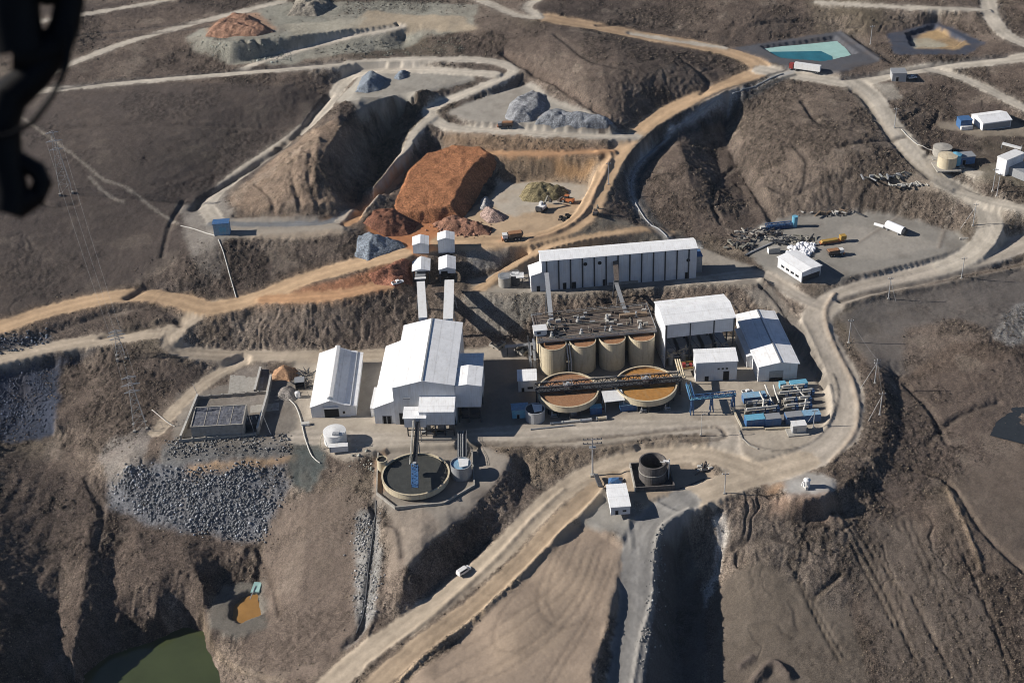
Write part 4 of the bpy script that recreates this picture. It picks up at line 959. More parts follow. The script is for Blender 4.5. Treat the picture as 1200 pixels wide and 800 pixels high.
# ================================================================== tip bins, crusher houses and conveyors from the ore pad
def bin_house(fl, fr, v_top, v_back, z, lab, h_extra=0, legs=0, window=False):
    s = Site(fl, fr, z); w_ = s.w; h = s.h(v_top); dd = max(5.5, s.local(fl[0], v_back, h)[1])
    b = s.thing('tip_bin_house', lab, 'bin house', 'gabled houses at the head of the conveyors')
    hall_y(b, 0, w_, 0, dd, legs, h, [(0, h), (w_/2, h+1.2), (w_, h)], over=.3)
    if legs:
        for x in (.3, w_-.3):
            for y in (.3, dd-.3): MB().box(x-.25, x+.25, y-.25, y+.25, -3, legs).build('leg', DARKS, b)
        MB().bar((.3, .3, 0), (w_-.3, .3, legs), .15).build('brace', DARKS, b)
    if window: MB().box(w_*.12, w_*.52, -.06, .03, h-4.2, h-1.0).build('window', BLACK, b)
    return s, b
bin_house((484.8, 303), (503.2, 302), 287.0, 277.5, 21, 'rear left tip bin house, white gable beside the red dump')
bin_house((514.3, 301.5), (533.4, 300.5), 281.3, 273.0, 21, 'rear right tip bin house, tallest of the four white gables')
s1, b1 = bin_house((484.4, 331), (504.5, 330), 317.6, 302.5, 15, 'front left crusher house, white gable with open dark front', legs=6.3)
s2, b2 = bin_house((515.5, 331), (534.6, 330), 315.8, 301.5, 15, 'front right crusher house with a dark four-pane window', legs=5.0, window=True)
def gallery(pa, pb, w_, h, name, lab, cat, group=None, wallm=WHITE, roofm=PLAIN, legs=(), rail=False):
    a, c = Vector(pa), Vector(pb); b = thing(name, lab, cat, a, 0, group); d = c-a
    n = Vector((-d.y, d.x, 0)).normalized()*(w_/2); up = Vector((0, 0, h)); o = Vector((0, 0, 0))
    MB().hexa([o+n, o-n, d-n, d+n], [o+n+up, o-n+up, d-n+up, d+n+up]).build('gallery', wallm, b)
    n2_ = n*1.12; t = Vector((0, 0, .18)); q = up+Vector((0, 0, .01))
    MB().hexa([o+n2_+q, o-n2_+q, d-n2_+q, d+n2_+q], [o+n2_+q+t, o-n2_+q+t, d-n2_+q+t, d+n2_+q+t]).build('roof', roofm, b)
    for f in legs:
        p = d*f; g = gz(a.x+p.x, a.y+p.y)-a.z
        mb = MB(); mb.bar(p+n, Vector((p.x+n.x*1.6, p.y+n.y*1.6, g-.3)), .2); mb.bar(p-n, Vector((p.x-n.x*1.6, p.y-n.y*1.6, g-.3)), .2)
        m_ = (p.z+g)/2; mb.bar(Vector((p.x+n.x*1.3, p.y+n.y*1.3, m_)), Vector((p.x-n.x*1.3, p.y-n.y*1.3, m_)), .12); mb.build('trestle', GREYS, b)
    return b
gallery(P(493.5, 335, 18), P(496, 377.5, 20), 3.6, 2.4, 'conveyor', 'left white conveyor gallery down to the mill hall', 'conveyor', 'conveyor galleries feeding the mill', legs=(.25, .6))
gallery(P(527, 333, 18), P(525.5, 379, 20), 4.2, 2.4, 'conveyor', 'right white conveyor gallery down to the mill hall', 'conveyor', 'conveyor galleries feeding the mill', legs=(.25, .6))
p = P(493, 324, 18); b = thing('feed_hopper', 'grey steel hopper head over the left conveyor', 'hopper', p)
MB().hexa([(-1.6, -1.6, -5), (1.6, -1.6, -5), (1.6, 1.6, -5), (-1.6, 1.6, -5)], [(-2.6, -2.6, 2), (2.6, -2.6, 2), (2.6, 3.0, 2), (-2.6, 3.0, 2)]).build('hopper', GREYS, b); MB().box(-2.8, 2.8, -4.6, -2.7, 1, 1.4).build('platform', PLAIN, b)
# mesh fence of the conveyor cutting and pipe launders from the warehouse down to the tanks
gallery(P(640.5, 322, 25), P(646.5, 381, 14.5), 1.9, 1.0, 'pipe_launder', 'left grey pipe launder running down the bank to the tanks', 'launder', 'launders from the warehouse', GREYS, GALV, legs=(.3, .55, .8))
gallery(P(721, 306, 27), P(722.5, 331, 20), 2.2, 1.0, 'stair_tower', 'rusty stair flight against the warehouse front', 'stairs', None, OLIVE, RUST, legs=(.9,))
gallery(P(722, 333, 18), P(735, 373, 15), 1.7, .9, 'pipe_launder', 'right dark pipe launder slanting down the bank', 'launder', 'launders from the warehouse', DARKS, GREYS, legs=(.3, .6, .9))

# ================================================================== leach tanks
TKX = []
cents = [(647.8, 401.5), (683.3, 398.0), (717.2, 395.0), (751.8, 391.5)]
pc = [P(u, v, 15) for u, v in cents]
ax = (pc[3]-pc[0]); ax = ax/np.linalg.norm(ax); ay = np.array([-ax[1], ax[0], 0]); YAWT = math.atan2(ax[1], ax[0]); stepx = np.linalg.norm(pc[3]-pc[0])/3
RT_ = 6.1
def leach_tank(p, lab):
    t_ = thing('leach_tank', lab, 'tank', (p[0], p[1], 0), YAWT, 'eight cream leach tanks under the walkway')
    mb = MB(); mb.ring(0, 0, 0, 15, RT_-.15, RT_, 40)
    mb.build('shell', CREAM, t_); MB().ring(0, 0, 14.75, 15.02, RT_-.2, RT_+.18, 40).build('rim', CREAM, t_)
    MB().cyl(0, 0, 13.9, 14.15, RT_-.16, 40).build('slurry', SLURR, t_); return t_
names = ['front leach tank nearest the mill, sunlit on its left', 'second front leach tank from the mill', 'third front leach tank from the mill', 'front leach tank nearest the open shed']
for i in range(4): leach_tank(pc[0]+ax*stepx*i, names[i])
names = ['rear leach tank nearest the mill, under the walkway', 'second rear leach tank, under the walkway', 'third rear leach tank, under the walkway', 'rear leach tank nearest the open shed']
for i in range(4): leach_tank(pc[0]+ax*stepx*i+ay*(stepx*.98), names[i])
o0 = pc[0]; L_ = stepx*3+13
deck = thing('tank_walkway', 'rust-brown steel walkway deck laid across the tops of the leach tanks', 'walkway', (o0[0], o0[1], 16.0), YAWT)
MB().box(-7, L_-6.0, .3, stepx+9.5, 0, .25).build('grating', RUST, deck)
MB().box(-7.2, L_-5.8, -.1, .28, -.55, .35).build('front_beam', GREYS, deck); MB().box(-7.2, L_-5.8, stepx+9.5, stepx+9.9, -.55, .35).build('rear_beam', GREYS, deck)
mb = MB(); mb.rail([(-7, .4, .25), (L_-6, .4, .25), (L_-6, stepx+9.4, .25), (-7, stepx+9.4, .25), (-7, .4, .25)], 1.1, 2.2, .07); mb.build('handrail', GREYS, deck)
for k in range(10):
    x = -6+k*(L_-2)/9
    for y in (stepx*.5, stepx+9): MB().box(x-.2, x+.2, y-.2, y+.2, -16, 0).build('column', DARKS, deck)
rnd = random.Random(11)
for k in range(7):
    y = 2+k*3.2; x0_ = rnd.uniform(-6, 4); x1_ = rnd.uniform(L_*.55, L_-8); z = .6+.5*(k % 3)
    MB().tube([(x0_, y, z), (x1_, y+rnd.uniform(-.4, .4), z)], .18+.08*(k % 2), 6).build('pipe', (OLIVE, DARKS, RUST)[k % 3], deck)
for k in range(16):
    x = rnd.uniform(-5, L_-9); y = rnd.uniform(1, 18); MB().tube([(x, y, .7), (x+rnd.uniform(-1, 1), y+rnd.uniform(3, 6), rnd.uniform(.7, 1.6))], .18, 6).build('pipe', OLIVE, deck)
for k in range(34):
    x = rnd.uniform(-5, L_-8); y = rnd.uniform(1, 20); sx, sy, sz = rnd.uniform(.3, 1.3), rnd.uniform(.3, 1), rnd.uniform(.4, 1.6); MB().box(x-sx, x+sx, y-sy, y+sy, .26, .26+sz).build('equipment_box', (GREYS, DARKS, PIPEW, RUST, CONC)[k % 5], deck)
mb = MB(); mb.box(L_*.62, L_*.86, 13, 15, .3, 2.0); mb.truss((-2, 20, 1.2), (L_*.55, 20.6, 1.2), 1.4, 12, .1); mb.truss((L_*.5, 21, 2.4), (L_-7, 21, 2.4), 1.4, 9, .1)
mb.build('gantry_beam', TIMBER, deck)
rnd = random.Random(5)
for i in range(4):
    for j in range(2):
        p = o0+ax*stepx*i+ay*(stepx*.98*j+(3.2 if j == 0 else 0)); lab = ['in the front row', 'in the back row'][j]
        if i == 0 and j == 0:
            ag = thing('agitator_drive', '', 'agitator', (p[0], p[1], 16.25), YAWT, 'agitator drives on the tank walkway')
            MB().box(-1.0, 1.0, -.9, .9, 0, .5).build('base_frame', GREYS, ag); MB().cyl(0, 0, .5, 1.5, .75, 14).build('gearbox', PIPEW, ag)
            MB().cyl(0, 0, 1.5, 2.8, .45, 12).build('motor', GALV, ag); MB().tube([(0, 0, 0), (0, 0, -12)], .18, 6).build('shaft', GREYS, ag); A0 = ag
        else: ag = again(A0, (p[0], p[1], 16.25), YAWT, '')
        ag['label'] = ['agitator drive nearest the mill', 'second agitator drive from the mill', 'third agitator drive from the mill', 'agitator drive nearest the open shed'][i]+' '+lab+' on the tank walkway'
def loc_deck(x, y, z): q = o0+ax*x+ay*y; return (q[0], q[1], z)
b = thing('deck_cabin', 'small white cabin on the left end of the tank walkway', 'cabin', loc_deck(-5.2, 6.6, 16.3), YAWT)
MB().box(-2.8, 3.2, -2, 2.6, 0, 3.0).build('wall', PLAIN, b); MB().box(-3.1, 3.5, -2.3, 2.9, 3.0, 3.25).build('roof', PLAIN, b); opening(b, 'window', -.6, 1.6, 1.2, 2.3, -2, GLASS)
b = thing('stair_tower', 'pale steel stair tower at the mill end of the tank walkway', 'stairs', loc_deck(-9.6, 1.5, 0), YAWT)
mb = MB()
for x in (-1.4, 1.4):
    for y in (-2.4, 2.4): mb.box(x-.15, x+.15, y-.15, y+.15, 0, 17.4)
mb.build('frame', GREYS, b); mb = MB()
for k in range(5): mb.bar((-.9 if k % 2 else .9, -2.2, 3.2*k), (-.9 if k % 2 else .9, 2.2, 3.2*k+3.2), .5, .12)
mb.build('flight', GALV, b)
# pipe chase between the first two tanks
b = thing('riser_pipes', 'pair of pale riser pipes between the first two leach tanks', 'pipes', loc_deck(stepx*.5, -5.6, 0), YAWT)
for x in (-.5, .7): MB().tube([(x, 0, 0), (x, .4, 8), (x-.4, 3.5, 15)], .32, 8).build('pipe', GALV, b)

# ================================================================== thickeners
def thickener(u, v, zr, r_px, wallh, lab, slm, wallm, seg=64, legs=True, cone=True):
    p = P(u, v, zr); r = r_px/pxm(p); t_ = thing('thickener', lab, 'thickener', (p[0], p[1], 0 if legs else p[2]-zr), 0)
    z0 = zr-wallh; MB().ring(0, 0, z0, zr, r-.25, r, seg).build('tank_wall', wallm, t_)
    MB().ring(0, 0, zr-.02, zr+.16, r-.5, r+.22, seg).build('rim', wallm, t_)
    MB().ring(0, 0, zr-1.2, zr-.55, r-1.35, r-1.15, seg).build('launder', slm, t_)
    MB().cyl(0, 0, zr-1.3, zr-.75, r-.27, seg).build('slurry', slm, t_)
    if legs:
        MB().cyl(0, 0, z0-2.6, z0-.02, 2.0, 32, r1=r-.4).build('cone_floor', DARKS, t_)
        for k in range(16):
            a = k*math.pi/8; MB().tube([(r*.94*math.cos(a), r*.94*math.sin(a), 0), (r*.94*math.cos(a), r*.94*math.sin(a), z0)], .3, 6).build('leg', DARKS, t_)
    return t_, p, r
t1, p1, r1 = thickener(665.6, 456.3, 6.6, 35.6, 3.0, 'left thickener full of red-brown slurry', SLURR, CREAM)
t2, p2, r2 = thickener(757, 449.2, 6.6, 36.0, 3.0, 'right thickener full of orange slurry', SLURO, CREAM)
for p, r, lab in ((p1, r1, 'drive mechanism at the centre of the red thickener'), (p2, r2, 'drive mechanism at the centre of the orange thickener')):
    t_ = thing('rake_drive', lab, 'rake drive', (p[0], p[1], 6.0), YAWT, 'thickener rake drives')
    MB().cyl(0, 0, -.4, 1.6, 1.9, 20).build('feedwell', DARKS, t_); MB().box(-1.4, 1.4, -1.4, 1.4, 2.9, 3.4).cyl(0, 0, 3.4, 4.6, .7, 12).build('gearbox', GALV, t_)
    mb = MB(); mb.rail([(-2, -2, 2.9), (2, -2, 2.9), (2, 2, 2.9), (-2, 2, 2.9), (-2, -2, 2.9)], 1.2, 1.4, .07); mb.build('handrail', GALV, t_)
d = p2-p1; u_ = d/np.linalg.norm(d); a_ = p1-u_*(r1+1); c_ = p2+u_*(r2+2); Lb = float(np.linalg.norm(c_-a_))
br = thing('thickener_bridge', 'long dark steel truss bridge spanning both slurry thickeners', 'bridge', (a_[0], a_[1], 7.6), math.atan2(u_[1], u_[0]))
mb = MB()
for y in (-1.9, 1.9): mb.truss((0, y, 0), (Lb, y, 0), 2.3, 28, .2)
mb.build('truss', DARKS, br); MB().box(0, Lb, -1.8, 1.8, .02, .16).build('deck', DARKS, br)
mb = MB()
for y in (-1.9, 1.9): mb.rail([(0, y, 2.3), (Lb, y, 2.3)], 1.0, 2.4, .05)
mb.build('handrail', GREYS, br); MB().tube([(0, .7, .5), (Lb, .7, .5)], .3, 8).build('feed_pipe', GREYS, br)
for x in (.4, r1*2+2.5, Lb-r2*2-3, Lb-.4):
    for y in (-1.2, 1.2): MB().box(x-.2, x+.2, y-.2, y+.2, -7.6, 0).build('column', DARKS, br)
# grey tailings thickener
t3, p3, r3 = thickener(486.5, 550.3, 3.6, 39.6, 2.6, 'dark grey tailings thickener with a cream rim in front of the mill', SLURG, CREAM, 72, legs=False)
t3.location.z = -2.2+.15
zz = p3[2]
aa = P(490.3, 487, 9.5)
fr_ = Vector((p3[0]+.6, p3[1]-r3*.98, zz+1.0)); cen = Vector((p3[0], p3[1], zz+2.0))
br = thing('thickener_walkway', 'narrow walkway on posts from the mill hall to the tailings thickener', 'walkway', cen)
st = Vector((aa[0], aa[1], 9.5))-cen
mb = MB(); n = Vector((.8, 0, 0))
for q in (-n, n): mb.truss(Vector((q.x, 0, .2)), st+q, 1.2, 14, .1)
mb.build('truss', DARKS, br); MB().hexa([(-.8, 0, 0), (.8, 0, 0), st+n, st-n], [(-.8, 0, .15), (.8, 0, .15), st+n+Vector((0, 0, .15)), st-n+Vector((0, 0, .15))]).build('deck', DARKS, br)
MB().tube([(-1.5, 0, 1.8), st+Vector((-1.5, 0, 1.8))], .2, 8).build('pipe', OLIVE, br); MB().tube([(-2.1, 0, 1.1), st+Vector((-2.1, 0, 1.1))], .14, 8).build('pipe', PIPEW, br)
for f in (.45, .8):
    for q in (-1, 1): MB().bar(st*f+Vector((q, 0, 0)), Vector((st.x*f+q, st.y*f, -zz-2)), .18).build('column', GREYS, br)
bb = thing('thickener_bridge', 'short blue lattice bridge from the tailings thickener centre to its rim', 'bridge', cen)
dv = fr_-cen; mb = MB()
for q in (-1.3, 1.3): mb.truss((q, 0, -.6), (q+dv.x, dv.y, -.4), 1.8, 9, .16)
mb.build('truss', BLUE, bb); MB().hexa([(-1.2, 0, -.5), (1.2, 0, -.5), (dv.x+1.2, dv.y, -.3), (dv.x-1.2, dv.y, -.3)], [(-1.2, 0, -.36), (1.2, 0, -.36), (dv.x+1.2, dv.y, -.16), (dv.x-1.2, dv.y, -.16)]).build('deck', BLUE, bb)
mb = MB()
for k in range(7): f = k/7; mb.bar((dv.x*f-1.2, dv.y*f, 1.3), (dv.x*(f+.14)+1.2, dv.y*(f+.14), 1.3), .14)
mb.build('top_bracing', BLUE, bb)
rk = thing('rake_drive', 'drive mechanism at the centre of the grey tailings thickener', 'rake drive', cen)
MB().cyl(0, 0, -2.4, -.7, 1.7, 18).build('feedwell', DARKS, rk); MB().cyl(0, 0, .2, 1.9, .8, 12).build('motor', GALV, rk)
q1, q2 = P(541.5, 505, 2.6), P(541.5, 536, 2.6); b = thing('pipe_walkway', 'dark pipe walkway from the mill hall down to the half-lidded grey tank', 'walkway', (q1[0], q1[1], 0)); e = Vector(q2-q1)
MB().hexa([(-1.9, 0, 2.3), (1.9, 0, 2.3), (e.x+1.9, e.y, 2.3), (e.x-1.9, e.y, 2.3)], [(-1.9, 0, 2.5), (1.9, 0, 2.5), (e.x+1.9, e.y, 2.5), (e.x-1.9, e.y, 2.5)]).build('deck', DARKS, b)
for x in (-1.4, -.5, .4): MB().tube([(x, 0, 2.75), (x+e.x, e.y, 2.75)], .22, 6).build('pipe', GREYS if x < 0 else GALV, b)
for x in (-1.9, 1.9): mb = MB(); mb.rail([(x, 0, 2.5), (x+e.x, e.y, 2.5)], 1.0, 2, .05); mb.build('handrail', GREYS, b)
for f in (.05, .5, .95): MB().box(e.x*f-1.6, e.x*f+1.6, e.y*f-.15, e.y*f+.15, -2.4, 2.3).build('trestle', DARKS, b)
# its pad, wall and side tanks
pts = [(443.2, 532), (441.5, 579), (463.5, 596), (503, 592.5), (520, 591), (556, 570), (558.5, 549), (553, 529)]
wp = [P(u, v, -2.2) for u, v in pts]
for k, (i, j, lab) in enumerate(((0, 1, 'left'), (1, 2, 'front left slanting'), (2, 4, 'front'), (4, 5, 'front right slanting'), (5, 7, 'right'))):
    a, c = Vector(wp[i]), Vector(wp[j]); o = thing('bund_wall', 'low concrete bund wall on the '+lab+' side of the tailings thickener', 'wall', a, 0, 'bund walls round the tailings thickener'); d_ = c-a
    MB().bar((0, 0, .35), (d_.x, d_.y, .35), .22, .75).build('wall', CONC, o); MB().bar((0, 0, 1.14), (d_.x, d_.y, 1.14), .3, .06).build('coping', CONC, o)
def open_tank(u, v, zb, r_px, h, lab, m_, fill, lid=None, group=None):
    p = P(u, v, zb+h); r = r_px/pxm(p); t_ = thing('round_tank', lab, 'tank', (p[0], p[1], zb), 0, group)
    MB().ring(0, 0, 0, h, r-.18, r, 36).build('shell', m_, t_); MB().cyl(0, 0, .1, h-.5, r-.2, 36).build('contents', fill, t_)
    mb = MB(); mb.ring(0, 0, h-.15, h+.06, r-.22, r+.12, 36); mb.build('rim', m_, t_)
    if lid: MB().hexa([(-r*.1, -r*.7, h+.1), (r*.7, -r*.5, h+.1), (r*.75, r*.5, h+.1), (-r*.3, r*.75, h+.1)], [(-r*.1, -r*.7, h+.25), (r*.7, -r*.5, h+.25), (r*.75, r*.5, h+.25), (-r*.3, r*.75, h+.25)]).build('half_lid', lid, t_)
    return t_, r
open_tank(540, 542.5, -2.2, 12.2, 6.6, 'grey steel tank with a half-open white top beside the tailings thickener', GREYS, DUSTB, PLAIN)
open_tank(447.5, 537.5, -2.2, 6.2, 6.0, 'cream tank with a rusty dark mouth left of the tailings thickener', CREAM, BLACK)
t_, r = open_tank(627, 478.5, 0, 11.5, 5.6, 'grey-blue water tank in front of the red thickener', GALV, DARKS, PLAIN)
# white water tank and container left
p = P(393.5, 517, 0); t_ = thing('water_tank', 'white domed water tank in front of the storage shed', 'tank', p)
MB().cyl(0, 0, 0, 5.8, 5.0, 36, top=False).build('shell', PLAIN, t_); MB().cyl(0, 0, 5.8, 6.4, 5.05, 36, r1=.6).build('roof', PLAIN, t_)
MB().box(-.5, 2.4, -3.8, -1.6, 6.1, 6.6).rail([(-.5, -3.8, 6.3), (2.4, -3.8, 6.3), (2.4, -1.6, 6.3)], 1, 1, .05).build('hatch_platform', GALV, t_); MB().tube([(-5.1, -.5, 5), (-6, -3, 4), (-6.4, -4, 0)], .2, 6).build('gap_strip_or_downpipe', CREAM, t_)
p = P(397.5, 528, 0); t_ = thing('container', 'small white container in front of the white water tank', 'container', p, .05)
MB().box(-4, 4, -1.2, 1.4, .2, 3.0).build('body', PLAIN, t_); MB().box(-3.8, -3.74, -1.25, -.2, .3, 2.8).box(-3.9, 4.05, -1.3, 1.5, 3.0, 3.1).build('roof', PLAIN, t_); MB().box(-4, -3.3, -1.26, -1.2, .5, 2.7).build('door', GREYS, t_)

# ---- dark open tank in its square bund
p = P(765, 539.5, 6.5); r = 16.2/pxm(p); zt = -2.5
t_ = thing('concrete_tank', 'dark round open concrete tank with a pale band, beside the pump house', 'tank', (p[0], p[1], zt))
MB().ring(0, 0, 0, 9, r-.6, r, 40).build('shell', CONCD, t_); MB().ring(0, 0, 4.6, 4.95, r, r+.2, 40).build('band', CONC, t_); MB().cyl(0, 0, 0, 3.0, r-.62, 32).build('contents', BLACK, t_)
mb = MB(); mb.bar((r*.75, -.8, 9.3), (r+1.2, -1.4, 9.3), .5, .15); mb.bar((r+.9, -1.4, 0), (r+.9, -1.4, 10.4), .2); mb.bar((r*.5, -.4, 8.6), (r+.9, -1.6, 8.6), .12); mb.build('landing', PLAIN, t_)
hx_ = r+2.6
b = thing('bund', 'square concrete bund round the dark open tank', 'bund wall', (p[0]-.3, p[1]-.5, zt), .03)
for (x0_, x1_, y0_, y1_, lb) in ((-hx_, -hx_+.5, -hx_, hx_, 'pale left wall'), (-hx_+.5, hx_, -hx_, -hx_+.5, 'dark front wall'), (hx_-.5, hx_, -hx_+.5, hx_, None), (-hx_+.5, hx_-.5, hx_-.5, hx_, None)):
    MB().box(x0_, x1_, y0_, y1_, -.5, 2.4).build('wall', CONC if lb and 'pale' in lb else CONCD, b, lb)
mb = MB(); mb.box(-hx_+.5, hx_-.5, -hx_+.5, hx_-.5, -.4, .06); mb.build('floor', CONCD, b)
# ================================================================== generator yard
def on(u, v, z): return P(u, v, z)
def container(u, v, z, yaw, L, lab, m_, roofm=None, w_=2.5, h=2.8, group='blue containers in the generator yard', name='container'):
    t_ = thing(name, lab, 'container', on(u, v, z), yaw, group)
    mb = MB(); mb.box(0, L, 0, w_, .15, h)
    for k in range(int(L/1.2)): mb.box(.5+k*1.2, .8+k*1.2, -.06, 0, .35, h-.25)
    mb.build('body', m_, t_); MB().box(-.04, L+.04, -.04, w_+.04, h, h+.08).build('roof', roofm or m_, t_)
    MB().box(L, L+.06, .15, w_*.49, .3, h-.2).box(L, L+.06, w_*.51, w_-.15, .3, h-.2).build('door', m_, t_)
    return t_
ya = YAWT
container(871.5, 473.5, 0, ya, 10.5, 'blue container at the rear left of the generator yard', BLUE, DUSTB, 4.2, 3.2)
container(874.5, 501.5, 0, ya, 8.6, 'pale-roofed blue container at the front left corner of the generator yard', BLUE, CYAN, 4.2, 4.0)
container(897, 500.2, 0, ya, 7.0, 'grey-topped blue container second along the front of the generator yard', BLUE, GREYS, 4.2, 4.0)
container(921.5, 497.8, 0, ya, 7.5, 'blue container third along the front of the generator yard', BLUE, GREYS, 4.2, 4.0)
container(941, 496, 0, ya, 7.8, 'blue container at the front right end of the generator yard', BLUE, DUSTB, 4.2, 4.0)
container(926.5, 456.8, 0, ya, 7.8, 'light blue container at the back of the generator yard', CYAN, CYAN, 3.2, 3.0)
container(914, 456.5, 0, ya, 2.8, 'small light blue skid box at the back of the generator yard', CYAN, CYAN, 2.6, 3.0)
def genset(loc, yaw, lab):
    t_ = thing('generator_set', lab, 'generator', loc, yaw, 'generator sets in the yard')
    MB().box(0, 6.6, 0, 2.2, 0, .35).build('skid', DARKS, t_)
    MB().box(.3, 3.4, .35, 1.85, .35, 1.9).box(.6, 3.1, .6, 1.6, 1.9, 2.3).build('engine', OLIVE, t_)
    MB().tube([(3.4, 1.1, 1.2), (5.0, 1.1, 1.2)], .75, 12).build('alternator', PLAIN, t_)
    MB().box(5.3, 6.5, .05, 2.15, .35, 2.8).build('radiator', BLUE, t_)
    MB().tube([(1, 1.1, 3.3), (5.6, 1.1, 3.3)], .5, 10).tube([(1.2, 1.1, 2.2), (1.2, 1.1, 3.3)], .2, 6).build('silencer', PIPEW, t_)
    MB().box(.2, 4.6, -.1, 2.3, 2.75, 2.9).build('cover', CONC, t_); return t_
spots_ = [(872.5,488,'front row, nearest the low wall'),(884,487,'front row, second from the low wall'),(897,485.8,'front row, third from the low wall'),(919,483.3,'front row, second from the right'),(935,482,'front row, right end'),
          (874,480,'second row, left end'),(887,479,'second row, beside the blue container'),(918,476,'second row, second from the right'),(935,474.5,'second row, right end'),
          (911,468.5,'third row, left end'),(924,467.3,'third row, middle'),(938,466,'third row, right end'),(915,461.5,'back row, left end'),(929,460.5,'back row, under the light blue container')]
for k, (u, v, lb) in enumerate(spots_):
    lab = 'cream and olive generator set, '+lb
    if k == 0: g0 = genset(on(u, v, 0), ya, lab)
    else: again(g0, on(u, v, 0), ya+(.02*(k % 3)), lab)
# exhaust ducts
rnd = random.Random(3)
for k, (u, v, L, a, lb) in enumerate([(901,481,9,1.9,'left of the middle aisle'),(907,478,12,1.75,'in the middle aisle'),(913,474,9,1.7,'right of the middle aisle'),(946,470,7,2.2,'at the right side'),(941,486,6,1.2,'near the front right'),(893,486,6,1.3,'near the front containers')]):
    q = thing('exhaust_duct', 'pale slanting exhaust duct '+lb+' of the generator yard', 'duct', on(u, v, 0), a, 'exhaust ducts in the generator yard')
    MB().tube([(0, 0, 1.2), (L*.6, 0, 2.6), (L, 0, 4.6)], .42, 10).build('duct', PIPEW, q); mb = MB()
    for x in (.5, L*.6): mb.box(x-.1, x+.1, -.5, .5, 0, 2)
    mb.build('stand', GREYS, q)
def run_wall(name, lab, cat, pts, z, h, t, m_, cop=None, group=None, posts=0):
    w3 = [Vector(P(u, v, z)) for u, v in pts]; o = thing(name, lab, cat, w3[0], 0, group); mb = MB()
    for a, c in zip(w3, w3[1:]): mb.bar(a-w3[0]+Vector((0, 0, h/2-.3)), c-w3[0]+Vector((0, 0, h/2-.3)), t/2, h/2+.3)
    mb.build('wall', m_, o)
    if cop:
        mb = MB()
        for a, c in zip(w3, w3[1:]): mb.bar(a-w3[0]+Vector((0, 0, h+.06)), c-w3[0]+Vector((0, 0, h+.06)), t/2+.12, .05)
        mb.build('coping', cop, o)
    if posts:
        for a, c in zip(w3, w3[1:]):
            n = max(1, int((c-a).length/posts))
            for i in range(n+1):
                p = a.lerp(c, i/n)-w3[0]; MB().box(p.x-.35, p.x+.35, p.y-.5, p.y+.5, -.3, h+.35).build('pier', m_, o)
    return o
run_wall('low_wall', 'low pale wall at the left and front of the generator yard', 'wall', [(858.5, 480), (869.5, 503.5), (894.5, 502.8)], 0, 1.1, .5, CONC, CREAM)
run_wall('low_wall', 'short cream wall in front of the blue containers', 'wall', [(896.5, 503.8), (930.5, 502.2)], 0, 1.0, .7, CREAM)
run_wall('kerb', 'curved pale kerb bending round the front of the generator yard', 'kerb', [(866, 505), (869.5, 514), (879, 522.5), (888, 526)], 0, .5, .5, CONC)
p = on(935, 508.5, 0); t_ = thing('fuel_cabin', 'pale grey cabin on a concrete slab in front of the generator yard', 'cabin', p, ya-.02)
MB().box(-4.6, 4.6, -1.6, 4.4, -.2, .5).build('slab', CONC, t_); MB().box(-2.4, 3.6, .2, 3.8, .5, 4.3).build('wall', GALV, t_); MB().box(-2.6, 3.8, 0, 4.0, 4.3, 4.5).build('roof', PLAIN, t_); opening(t_, 'door', -1.2, 1.1, .5, 2.7, .2, GREYS)
# blue pipe bridge between the orange thickener and the generator yard
pa, pb, pd = Vector(P(806.5, 451, 8)), Vector(P(811, 467.5, 8)), Vector(P(862, 462.5, 7))
b = thing('pipe_bridge', 'blue lattice pipe bridge on legs between the orange thickener and generator yard', 'pipe bridge', (pb.x, pb.y, 0))
mb = MB(); O3 = Vector((pb.x, pb.y, 0))
for off in (-1.0, 1.0):
    n = Vector((0, off, 0)); mb.truss(pb+n-O3, pd+n-O3, 1.5, 13, .16); n = Vector((off, 0, 0)); mb.truss(pa+n-O3, pb+n-O3, 1.5, 7, .16)
mb.build('truss', BLUE, b); 
for q in (-1, -.2, .6): MB().tube([pa-O3+Vector((q, 0, .4)), pb-O3+Vector((q, q, .4)), pd-O3+Vector((0, q, .4))], .22, 6).build('pipe', CYAN, b)
for f in (0.0, .45, .95):
    q = pb.lerp(pd, f)-O3; mb = MB()
    for y in (-1.1, 1.1): mb.bar((q.x-.6, q.y+y, 0), (q.x, q.y+y, 8), .2); mb.bar((q.x+.9, q.y+y, 0), (q.x+.2, q.y+y, 8), .2)
    mb.bar((q.x, q.y-1.1, 4), (q.x, q.y+1.1, 4), .14); mb.build('trestle', BLUE, b)
# yellow-brown pipe ramp by the orange thickener
b = thing('feed_launder', 'yellow-brown feed launder slanting down to the thickener bridge end', 'launder', P(794, 421, 9), 0)
e = Vector(P(800, 443, 8)-P(794, 421, 9)); 
for x in (-1, 0, 1): MB().tube([(x, 0, 0), e+Vector((x, 0, 0))], .4, 8).build('pipe', CREAM, b)
for f in (.1, .5, .9): MB().box(e.x*f-.2, e.x*f+.2, e.y*f-.2, e.y*f+.2, -8.5, -.3).build('column', GREYS, b)
b = thing('valve_platform', 'yellow-railed steel platform right of the orange thickener', 'platform', P(806, 440, 0), ya)
MB().box(-4, 4, 0, 5, 3.2, 3.4).build('deck', RUST, b); mb = MB(); mb.rail([(-4, 0, 3.4), (4, 0, 3.4), (4, 5, 3.4), (-4, 5, 3.4), (-4, 0, 3.4)], 1.1, 2, .1); mb.build('handrail', YELLOW, b); 
for x in (-3.8, 3.8):
    for y in (.2, 4.8): MB().box(x-.15, x+.15, y-.15, y+.15, 0, 3.2).build('column', DARKS, b)
MB().cyl(-1.5, 2.5, 3.4, 5.4, 1, 12).cyl(1.8, 2.5, 3.4, 4.8, .8, 12).build('valve', REDP, b)

